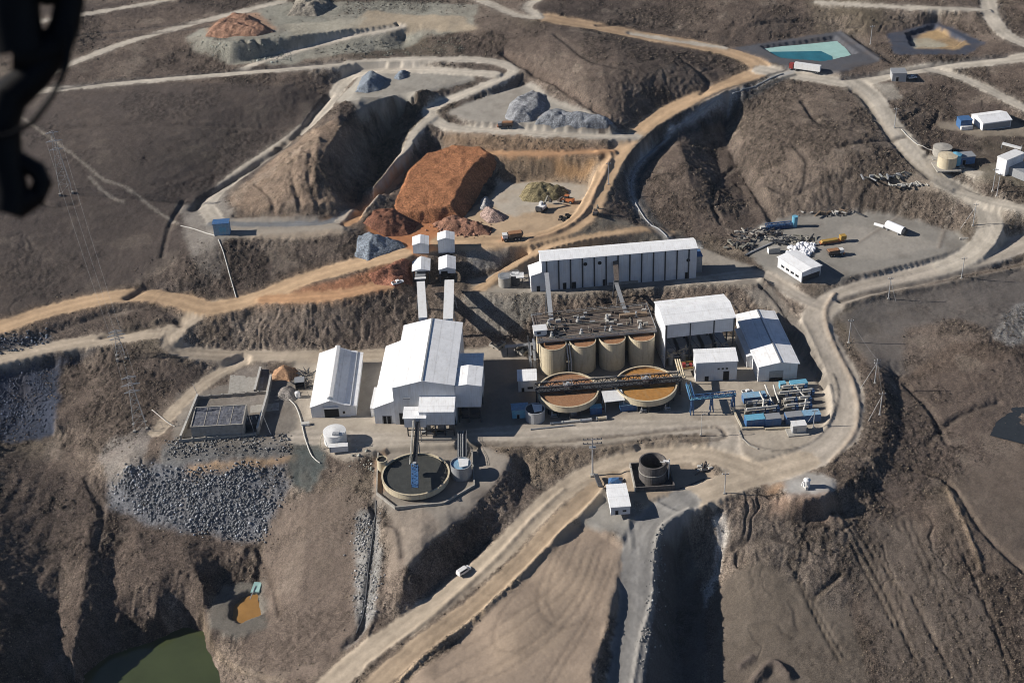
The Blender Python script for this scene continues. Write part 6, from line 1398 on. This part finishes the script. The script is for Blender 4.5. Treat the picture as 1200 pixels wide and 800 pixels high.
# ================================================================== poles, masts, wires
def pole(u, v, h, lab, arms=1, guy=None, z=None, m_=None):
    q = P(u, v, z) if z is not None else at(u, v); t_ = thing('power_pole', lab, 'power pole', q, 0, 'power poles')
    MB().tube([(0, 0, -.5), (0, 0, h)], .24, 8, r2=.14).build('pole', m_ or GALV, t_)
    for k in range(arms):
        a = MB().box(-1.4, 1.4, -.09, .09, h-1-1.4*k, h-.8-1.4*k).build('crossarm', GREYS, t_)
        for x in (-1.2, 0, 1.2): MB().cyl(x, 0, h-.8-1.4*k, h-.4-1.4*k, .12, 8).build('insulator', PLAIN, a)
    if guy: MB().tube([(0, 0, h*.85), (guy[0], guy[1], -.4)], .07, 5).build('guy_wire', GALV, t_)
    MB().box(-.6, .6, -.6, .6, -.5, .25).build('footing', CONC, t_); return q
PT = {}
for key_, u, v, h, lab, arms, guy in (('a', 1041, 350, 12, 'pole on the gravel slope right of the main road bend', 1, (3, -3)), ('b', 1126.5, 326, 12, 'pole above the grey field on the far right', 1, None), ('c', 994.5, 400.5, 13, 'pole at the inside of the right road loop', 1, (2, 0)),
        ('d', 1025, 447.5, 13, 'guyed pole on the outer bank of the road loop', 2, (-7, -3)), ('e', 1031, 484, 12, 'guyed pole on the bank below, beside the scrub', 1, (-6, -4)), ('f', 1140, 265, 13, 'guyed pole at the end of the upper yard', 1, (-7, -2)),
        ('g', 713, 216, 13, 'pole beside the tan haul road above the ore pad', 1, None), ('h', 1048, 150, 12, 'pole beside the right hillside road', 1, None), ('i', 1163, 224, 13, 'pole below the hillside workshop, left one', 1, None), ('j', 1168, 229, 13, 'pole below the hillside workshop, right one', 1, None),
        ('k', 849, 578, 11, 'thin pole beside the road right of the dark tank', 1, None), ('l', 953, 501, 10, 'leaning-stay pole beside the fuel cabin', 1, (-5, -1)), ('m', 1020, 52, 12, 'pole between the two lined ponds', 1, None)):
    PT[key_] = (pole(u, v, h, lab, arms, guy), h)
q = P(694.5, 556.5, -4.5); b = thing('transmission_pole', 'tall grey double-arm pole standing in the middle of the lower road bank', 'power pole', q, 0)
MB().tube([(0, 0, -.5), (0, 0, 19.5)], .42, 10, r2=.25).build('pole', GALV, b)
for k, z_ in enumerate((18.8, 16.6)):
    a = MB().box(-4, 4, -.14, .14, z_, z_+.28).build('crossarm', GREYS, b)
    for x in (-3.8, -2, 0, 2, 3.8): MB().cyl(x, 0, z_+.28, z_+.9, .16, 8).build('insulator', DARKS, a)
MB().box(-1, 1, -1, 1, -.5, .4).build('footing', CONC, b); mb = MB(); mb.box(-1.4, 1.4, -.8, .8, 14.8, 15); mb.build('platform', GREYS, b)
q = P(821.5, 509.5, 0); b = thing('lamp_post', 'single lamp post on the verge of the plant road', 'lamp post', q); MB().tube([(0, 0, 0), (0, 0, 11)], .2, 8, r2=.11).build('pole', PIPEW, b); MB().bar((0, 0, 11), (1.6, .3, 11.2), .12).build('lamp_arm', GREYS, b); MB().box(-.5, .5, -.5, .5, -.2, .4).build('footing', CONC, b)
def pylon(q, h, wb, lab):
    t_ = thing('lattice_pylon', lab, 'pylon', q, .3, 'lattice pylons on the left hillside'); mb = MB(); n = 7
    def c(k): f = k/n; ww = wb*(1-f)*.5+.45*f; z_ = h*f-.6*(k == 0); return [Vector((sx*ww, sy*ww, z_)) for sx, sy in ((-1, -1), (1, -1), (1, 1), (-1, 1))]
    for k in range(n):
        A, B_ = c(k), c(k+1)
        for i in range(4): mb.bar(A[i], B_[i], .06); mb.bar(A[i], B_[(i+1) % 4], .035); mb.bar(B_[i], B_[(i+1) % 4], .035)
    mb.build('lattice', GREYS, t_)
    for z_, L in ((h*.98, 3.2), (h*.84, 4.2), (h*.70, 3.6)):
        mb = MB(); mb.bar((-L, 0, z_), (L, 0, z_), .12).bar((-L, 0, z_), (0, 0, z_+1.0), .08).bar((L, 0, z_), (0, 0, z_+1.0), .08); mb.build('crossarm', GALV, t_)
    for i in range(4): k = c(0)[i]; MB().box(k.x-.6, k.x+.6, k.y-.6, k.y+.6, -1.2, .2).build('footing', CONC, t_)
    return Vector(q)
y1 = pylon(at(164, 499), 27, 5.5, 'lattice pylon nearest the walled compound'); y2 = pylon(at(142, 418), 14, 4, 'short lattice pylon beside the left road'); y3 = pylon(at(77, 223), 34, 6.5, 'tallest lattice pylon, on the far left hillside')
def wire(a, c, sag, lab, r=.045, grp='overhead wires'):
    a, c = Vector(a), Vector(c); m_ = (a+c)/2; pts = [a.lerp(c, t)-m_-Vector((0, 0, 4*sag*t*(1-t))) for t in np.linspace(0, 1, 17)]; r = r*.7
    o = MB().tube(pts, r, 4).build('overhead_wire', GREYS, None); tag(o, lab, 'wire', grp, None, m_)
for k, off in enumerate((-4, 0, 4)):
    lb = ('left', 'middle', 'right')[k]
    wire(y3+Vector((off, 0, 28)), y2+Vector((off*.7, 0, 11.5)), 5, lb+' overhead wire from the tallest pylon to the short pylon'); wire(y2+Vector((off*.7, 0, 11.5)), y1+Vector((off*.8, 0, 22)), 1.5, lb+' overhead wire between the short pylon and the compound pylon')
def ptop(k): q, h = PT[k]; return Vector((q[0], q[1], q[2]+h-.5))
for a, c, lb in (('b', 'a', 'above the grey field'), ('a', 'c', 'across the main road bend'), ('c', 'd', 'inside the road loop'), ('d', 'e', 'along the outer bank')): wire(ptop(a), ptop(c), 1.2, 'single overhead wire '+lb, .04)

# white pipelines over the ground
def pipeline(pts, r, lab, m_=PIPEW, lift=.3):
    w3 = [at(u, v) for u, v in pts]; sp = spline(np.array(w3), 2.5); sp = [Vector((x, y, gz(x, y)+lift)) for x, y, _ in sp]; o0_ = sp[0].copy()
    o = MB().tube([q-o0_ for q in sp], r, 7).build('pipeline', m_, None); tag(o, lab, 'pipeline', None, None, o0_); return o
pipeline([(212, 265), (228, 269), (246, 275), (252, 277)], .28, 'short white pipe leading to the blue-grey cabin')
pipeline([(256, 281), (263, 300), (270, 325), (277, 349)], .26, 'white pipeline dropping down the bank from the blue-grey cabin')
pipeline([(332, 464), (345, 474), (352, 490), (358, 515), (366, 535), (375, 543)], .3, 'curved pale pipeline beside the walled compound')
pipeline([(205, 500), (195, 494), (178, 480)], .2, 'short pale pipe on the slope left of the compound')
pipeline([(441, 586), (438, 620), (432, 665), (427, 715), (418, 742)], .35, 'dark tailings pipe running down the stone drain', DARKS)
pipeline([(746, 575), (790, 574), (826, 561)], .22, 'thin dark hose crossing the ground by the dark tank', DARKS, .15)
pipeline([(1056, 152), (1075, 170), (1092, 178), (1100, 181)], .25, 'pale pipeline from the right road to the hillside tanks')
pipeline([(918, 87), (880, 103), (850, 120), (815, 136), (785, 156), (757, 184), (741, 208), (742, 232), (758, 258), (782, 278)], .32, 'grey pipe lying along the curved drain below the haul road', GREYS, .3)

# ================================================================== heaps of ore and gravel
M_HEAP = soil_material('loose_heap', 1.2)
def heap(pts, cap, col, lab, ramp=None, ztop=None, slope=36, cat='stockpile', rough=.5, cell=.7, base=None, top=None, top_col=None, seed=1, name='stockpile', var=.3):
    p = GP(pts); c = p.mean(0); x0, y0 = p[:, 0].min()-1, p[:, 1].min()-1; nx = int((p[:, 0].max()-x0+1)/cell)+2; ny = int((p[:, 1].max()-y0+1)/cell)+2
    X, Y = np.meshgrid(x0+np.arange(nx)*cell, y0+np.arange(ny)*cell); wx = fbm(X/6, Y/6, seed)*1.2; wy = fbm(X/6, Y/6, seed+9)*1.2
    ins = inside(p, X+wx, Y+wy); d = np.full(X.shape, 1e9)
    for i in range(len(p)):
        a, b_ = p[i, :2], p[(i+1) % len(p), :2]; ab = b_-a; t = np.clip(((X+wx-a[0])*ab[0]+(Y+wy-a[1])*ab[1])/(ab@ab+1e-9), 0, 1)
        d = np.minimum(d, np.hypot(X+wx-a[0]-t*ab[0], Y+wy-a[1]-t*ab[1]))
    if ramp is not None:                                            # tipped from one side: the crown climbs towards the far edge
        a, b_ = G(*ramp[:2])[:2], G(*ramp[2:])[:2]; ab = b_-a; cap = cap*(.25+.75*np.clip(((X-a[0])*ab[0]+(Y-a[1])*ab[1])/(ab@ab), 0, 1))
    d = np.where(ins, d, 0); h = d*math.tan(math.radians(slope)); h = np.where(h > cap*.85, cap*.85+(cap*.15)*np.tanh((h-cap*.85)/(cap*.3)), h)
    h = h*(1+.22*fbm(X/5, Y/5, seed+3, 3)*rough*2)+rough*.6*fbm(X/1.7, Y/1.7, seed+4, 2)*np.clip(d/1.5, 0, 1)
    Z = height(X, Y)-.15; T0 = Z+.15; Z = np.where(ins, np.maximum(T0+h, Z), Z-.6)
    if isinstance(ztop, tuple):                                     # a crown that tilts up towards the tipping edge
        a, b_ = P(*ztop[:3]), P(*ztop[3:]); ab = (b_-a)[:2]; ztop = ztop[2]+(ztop[5]-ztop[2])*np.clip(((X-a[0])*ab[0]+(Y-a[1])*ab[1])/(ab@ab), -.4, 1.1)
    if ztop is not None: Z = np.minimum(Z, np.maximum(T0-.25, ztop+.5*fbm(X/5, Y/5, seed+8, 2)))
    keep = ins.copy(); keep[1:] |= ins[:-1]; keep[:-1] |= ins[1:]; keep[:, 1:] |= ins[:, :-1]; keep[:, :-1] |= ins[:, 1:]
    idx = np.arange(nx*ny).reshape(ny, nx); q = keep[:-1, :-1] & keep[1:, :-1] & keep[:-1, 1:] & keep[1:, 1:]
    F = np.stack([idx[:-1, :-1][q], idx[:-1, 1:][q], idx[1:, 1:][q], idx[1:, :-1][q]], -1); u, inv = np.unique(F, return_inverse=True)
    g = 1+var*fbm(X/4, Y/4, seed+5, 4)+.18*fbm(X/.9, Y/.9, seed+6, 2); Cc = np.asarray(col)[None, None]*g[..., None]
    if top_col is not None: k = np.clip((h-cap*.8)/(cap*.1), 0, 1)[..., None]; Cc = Cc*(1-k)+np.asarray(top_col)*k
    V = np.stack([X-c[0], Y-c[1], Z-c[2]], -1).reshape(-1, 3)[u]; me = big_mesh(name, V, inv.reshape(-1, 4), np.clip(Cc.reshape(-1, 3)[u], .01, .9)); me.materials.append(M_HEAP)
    o = bpy.data.objects.new(name, me); COL.objects.link(o); return tag(o, lab, cat, 'heaps of ore and gravel', None, c)
RED = (.29, .132, .066); REDD = (.17, .08, .052); GRV = (.27, .265, .255); BLG = (.17, .195, .225); OLV = (.18, .15, .085)
heap([(462, 257), (464, 234), (472, 206), (498, 183), (530, 170), (562, 171), (582, 190), (568, 215), (555, 238), (540, 258), (505, 262), (480, 261)], 14, RED, 'biggest red ore stockpile under the bench road', slope=46, rough=.15, seed=11, ztop=(500, 229, 31.5, 520, 183, 36.5))
heap([(425, 262), (436, 246), (462, 243), (492, 262), (480, 275), (450, 277)], 5, REDD, 'dark red heap at the foot of the big red stockpile', slope=36, rough=.7, seed=12)
heap([(505, 262), (530, 255), (548, 258), (562, 262), (578, 268), (575, 276), (548, 277), (520, 274)], 4.5, (.24, .13, .09), 'lumpy red-brown rubble pile behind the tip bin houses', slope=38, rough=1.2, seed=13, var=.6)
heap([(562, 255), (566, 243), (578, 244), (594, 252), (590, 260), (572, 262)], 5, (.30, .22, .19), 'pinkish cone beside the big red stockpile', slope=36, rough=.4, seed=14)
heap([(561, 246), (564, 232), (570, 228), (575, 236), (576, 246)], 4, (.36, .35, .34), 'thin pale grey cone touching the pinkish cone', slope=38, rough=.3, seed=15)
heap([(608, 230), (618, 216), (640, 215), (660, 219), (668, 226), (655, 234), (630, 237), (612, 236)], 4.5, OLV, 'olive-brown loose heap on the ore pad', slope=34, rough=1.0, seed=16, var=.5)
heap([(415, 300), (420, 278), (432, 271), (448, 278), (470, 283), (477, 290), (455, 297), (430, 306)], 8, BLG, 'blue-grey gravel heap left of the tip bin houses', slope=36, rough=.6, seed=17)
heap([(430, 322), (470, 303), (484, 312), (484, 334), (465, 338), (440, 333)], 3, (.22, .10, .065), 'dark red rubble mound in front of the left crusher house', slope=34, rough=1.4, seed=18, var=.7)
heap([(590, 138), (600, 118), (625, 106), (641, 112), (640, 130), (622, 143), (600, 146)], 3.6, (.22,.225,.235), 'left grey gravel heap on the triangular pad', slope=36, rough=.6, seed=19)
heap([(626, 148), (636, 132), (655, 128), (670, 134), (690, 134), (722, 143), (712, 151), (670, 152)], 3.4, (.20, .21, .225), 'long blue-grey gravel heap on the triangular pad', slope=36, rough=.8, seed=20)
heap([(417, 108), (423, 92), (438, 86), (455, 94), (446, 106), (430, 110)], 6, BLG, 'pointed blue-grey heap on the upper bench', slope=36, rough=.5, seed=21)
heap([(460, 92), (466, 84), (479, 84), (478, 92), (468, 94)], 3, BLG, 'small grey heap on the upper bench', slope=36, rough=.5, seed=22)
heap([(240, 44), (252, 30), (275, 18), (300, 22), (322, 38), (300, 43), (262, 45)], 3.8, (.24, .14, .095), 'rusty red spoil heap at the top left quarry', slope=34, rough=.8, seed=23, var=.5)
heap([(318, 446), (322, 432), (332, 426), (345, 430), (350, 440), (340, 448)], 4.5, (.33, .20, .12), 'tan sand cone above the walled compound', slope=36, rough=.4, seed=24)
heap([(320, 470), (326, 455), (340, 452), (350, 460), (346, 470)], 2.5, (.22, .20, .18), 'low grey gravel mound beside the compound wall', slope=34, rough=.5, seed=25)
heap([(336, 19), (350, -6), (380, -6), (392, 8), (372, 20)], 5, (.20, .18, .15), 'grey spoil mound at the top of the quarry', slope=34, rough=.8, seed=26)

# ================================================================== loose rock
def rock_mesh():
    rnd = random.Random(77); t_ = (1+5**.5)/2
    V = [(-1, t_, 0), (1, t_, 0), (-1, -t_, 0), (1, -t_, 0), (0, -1, t_), (0, 1, t_), (0, -1, -t_), (0, 1, -t_), (t_, 0, -1), (t_, 0, 1), (-t_, 0, -1), (-t_, 0, 1)]
    F = [(0, 11, 5), (0, 5, 1), (0, 1, 7), (0, 7, 10), (0, 10, 11), (1, 5, 9), (5, 11, 4), (11, 10, 2), (10, 7, 6), (7, 1, 8), (3, 9, 4), (3, 4, 2), (3, 2, 6), (3, 6, 8), (3, 8, 9), (4, 9, 5), (2, 4, 11), (6, 2, 10), (8, 6, 7), (9, 8, 1)]
    return np.array(V)/1.9, F
RV, RF = rock_mesh()
def scatter_mesh(name, xs, ys, zs, rs, cols, squash, seed, mat_):
    rng = np.random.RandomState(seed); n = len(xs); a = rng.rand(n)*6.28; ca, sa = np.cos(a)[:, None], np.sin(a)[:, None]
    v = RV[None]*(1+rng.uniform(-.35, .35, (n, 12, 3)))*rs[:, None, None]*np.array([1, 1, squash])
    v = np.stack([v[..., 0]*ca-v[..., 1]*sa+xs[:, None], v[..., 0]*sa+v[..., 1]*ca+ys[:, None], v[..., 2]+(zs+rs*squash*.35)[:, None]], -1)
    c = np.array([xs.mean(), ys.mean(), zs.mean()]); V = (v-c).reshape(-1, 3); F = (np.array(RF)[None]+12*np.arange(n)[:, None, None]).reshape(-1, 3)
    me = bpy.data.meshes.new(name); me.vertices.add(len(V)); me.vertices.foreach_set('co', V.astype(np.float32).ravel()); me.loops.add(len(F)*3); me.loops.foreach_set('vertex_index', F.astype(np.int32).ravel())
    me.polygons.add(len(F)); me.polygons.foreach_set('loop_start', np.arange(0, len(F)*3, 3, dtype=np.int32)); me.update(calc_edges=True)
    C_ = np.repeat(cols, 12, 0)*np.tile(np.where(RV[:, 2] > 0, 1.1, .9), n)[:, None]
    at_ = me.attributes.new('soil', 'FLOAT_COLOR', 'POINT'); at_.data.foreach_set('color', np.c_[np.clip(C_, 0, .8), np.ones(len(V))].astype(np.float32).ravel()); g_ = me.attributes.new('grain', 'FLOAT', 'POINT'); g_.data.foreach_set('value', np.full(len(V), .6, np.float32)); me.materials.append(mat_)
    o = bpy.data.objects.new(name, me); COL.objects.link(o); o.location = tuple(c); return o
def rocks(pts, n, r0, r1, col, lab, seed, name='rubble', edge=2.5):
    p = GP(pts); rng = np.random.RandomState(seed); m = n*5
    xs = rng.uniform(p[:, 0].min(), p[:, 0].max(), m); ys = rng.uniform(p[:, 1].min(), p[:, 1].max(), m)
    k = inside(p, xs, ys) & (rng.rand(m) < np.clip(.55+1.6*fbm(xs/5, ys/5, seed+60, 3), .08, 1)); xs, ys = xs[k][:n], ys[k][:n]
    xs = xs+rng.randn(len(xs))*edge*rng.rand(len(xs)); ys = ys+rng.randn(len(ys))*edge*rng.rand(len(ys))
    rs = r0+(r1-r0)*rng.rand(len(xs))**5; cols = np.asarray(col)[None]*(.5+.5*rng.rand(len(xs), 1)+1.5*rng.rand(len(xs), 1)**7)
    o = scatter_mesh(name, xs, ys, height(xs, ys), rs, cols, .8, seed, M_ROAD); o['kind'] = 'stuff'; o['label'] = lab; o['category'] = 'rubble'; return o
rocks([(128, 572), (150, 548), (215, 552), (335, 545), (335, 565), (318, 608), (305, 630), (230, 620), (165, 604)], 9000, .1, .75, (.20, .207, .218), 'grey boulders tipped over the rock face', 1)
rocks([(752, 740), (764, 690), (766, 640), (772, 612), (780, 620), (776, 660), (772, 700), (762, 760), (748, 800), (742, 800)], 600, .15, .7, (.27, .265, .25), 'pale edge stones along the gully side of the road', 2)
rocks([(-10, 440), (60, 425), (62, 505), (-10, 512)], 2600, .1, .6, (.075, .088, .12), 'bluish rockfill below the left road, its shade painted in dark', 3)
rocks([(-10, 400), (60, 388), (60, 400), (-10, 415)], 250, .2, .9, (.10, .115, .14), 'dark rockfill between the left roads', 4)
rocks([(418, 605), (436, 600), (448, 650), (438, 720), (426, 735), (416, 700)], 1600, .1, .6, (.27, .265, .26), 'pale stones lining the drain below the thickener', 5)
rocks([(195, 516), (335, 510), (342, 530), (200, 535)], 1500, .1, .7, (.17, .17, .17), 'grey stones on the slope below the compound', 6)
rocks([(505, 264), (548, 258), (578, 268), (570, 277), (520, 275)], 300, .3, 1.1, (.25, .14, .10), 'red rubble lumps behind the tip bin houses', 7)
rocks([(225, 45), (265, 55), (335, 52), (345, 70), (300, 72), (245, 62)], 700, .2, .8, (.25, .265, .235), 'grey rubble on the quarry face', 9)
rocks([(360, 60), (430, 48), (540, 40), (545, 60), (420, 68)], 700, .2, .7, (.17, .165, .135), 'brown rubble on the quarry slope', 10)
rocks([(405, 520), (432, 520), (436, 560), (410, 560)], 50, .2, .8, (.34, .35, .31), 'pale broken blocks left of the tailings thickener', 11)
rocks([(1010, 430), (1060, 445), (1090, 500), (1060, 545), (1030, 520)], 350, .12, .45, (.13, .105, .09), 'loose stones on the bank right of the road loop', 12)

# ================================================================== dry bushes and grass tussocks
rng = np.random.RandomState(5); nb = 800000
by = 300+(1150-300)*rng.rand(nb)**1.35; bx = (rng.rand(nb)*2-1)*(80+.36*by)
kk = bil(RB, X0, Y0, CS, CS, bx, by); ok = (kk > .55) & (bil(ROADM, X0, Y0, CS, CS, bx, by) < .05) & (rng.rand(nb) < (.10+.75*scrub(bx, by))*np.clip(kk, 0, 1.5)*.55)
bx, by = bx[ok], by[ok]; br_ = (.11+.26*rng.rand(len(bx))**4)*(1+by/1400); bc = np.array((.10, .08, .064))[None]*rng.uniform(.6, 1.4, (len(bx), 1)); straw = rng.rand(len(bx)) < .16; bc[straw] = np.array((.21, .172, .125))*rng.uniform(.7, 1.2, (straw.sum(), 1))
o = scatter_mesh('dry_scrub', bx, by, height(bx, by), br_, bc, .6, 6, M_SOIL); o['kind'] = 'stuff'; o['label'] = 'dry brown bushes and grass tussocks over the hillsides'; o['category'] = 'scrub'

# ================================================================== thin haze over the valley
hz = MB().box(-2500, 2500, -1600, 6500, -140, 400).build('haze', [], None); hz['kind'] = 'stuff'; hz['label'] = 'thin bluish haze in the air over the valley'; hz['category'] = 'haze'
hm = bpy.data.materials.new('haze_air'); hm.use_nodes = True; ht_ = hm.node_tree; ht_.nodes.remove(ht_.nodes['Principled BSDF'])
pv = ht_.nodes.new('ShaderNodeVolumePrincipled'); pv.inputs['Color'].default_value = (.78, .88, 1.0, 1); pv.inputs['Density'].default_value = .000022; pv.inputs['Anisotropy'].default_value = .2
ht_.links.new(pv.outputs[0], ht_.nodes['Material Output'].inputs['Volume']); hz.data.materials.append(hm)

# ================================================================== the aircraft the picture was taken from: dark rigging just outside the open door
def near(u, v, d): r = ray(u, v); r = r/np.linalg.norm(r); return Vector(CAMP+r*d)
b = thing('helicopter_rigging', 'out-of-focus black helicopter strut, cable and shackle at the top left', 'helicopter part', near(30, 60, 2.2))
O4 = Vector(b.location)
def nt_(pts, r, d=2.2, n=14): return [near(u, v, d)-O4 for u, v in pts]
k_ = 2.2/FPX
mb = MB(); mb.tube(nt_([(6, -80), (8, 0), (12, 34), (18, 62)], 0), 34*k_, 14); mb.tube(nt_([(84, -70), (82, 0), (76, 30), (62, 62), (38, 90), (10, 115)], 0), 15*k_, 14, r2=20*k_)
mb.tube(nt_([(14, 60), (44, 62), (70, 52)], 0), 22*k_, 12); mb.tube(nt_([(30, -26), (55, -14), (80, -20)], 0), 20*k_, 12); mb.build('strut', AIRCRAFT, b)
mb = MB(); mb.tube(nt_([(86, 30), (78, 78), (62, 112), (40, 142), (14, 158), (-10, 162)], 0, 2.15), 3.4*k_, 10); mb.build('cable', AIRCRAFT, b)
mb = MB(); mb.tube(nt_([(10, 108), (0, 140), (2, 190), (10, 225), (8, 250)], 0), 22*k_, 14); mb.tube(nt_([(2, 170), (22, 188), (44, 200), (50, 214), (42, 232), (22, 240)], 0), 11*k_, 12); mb.tube(nt_([(6, 232), (22, 240), (40, 226)], 0), 16*k_, 12); mb.build('shackle', AIRCRAFT, b)
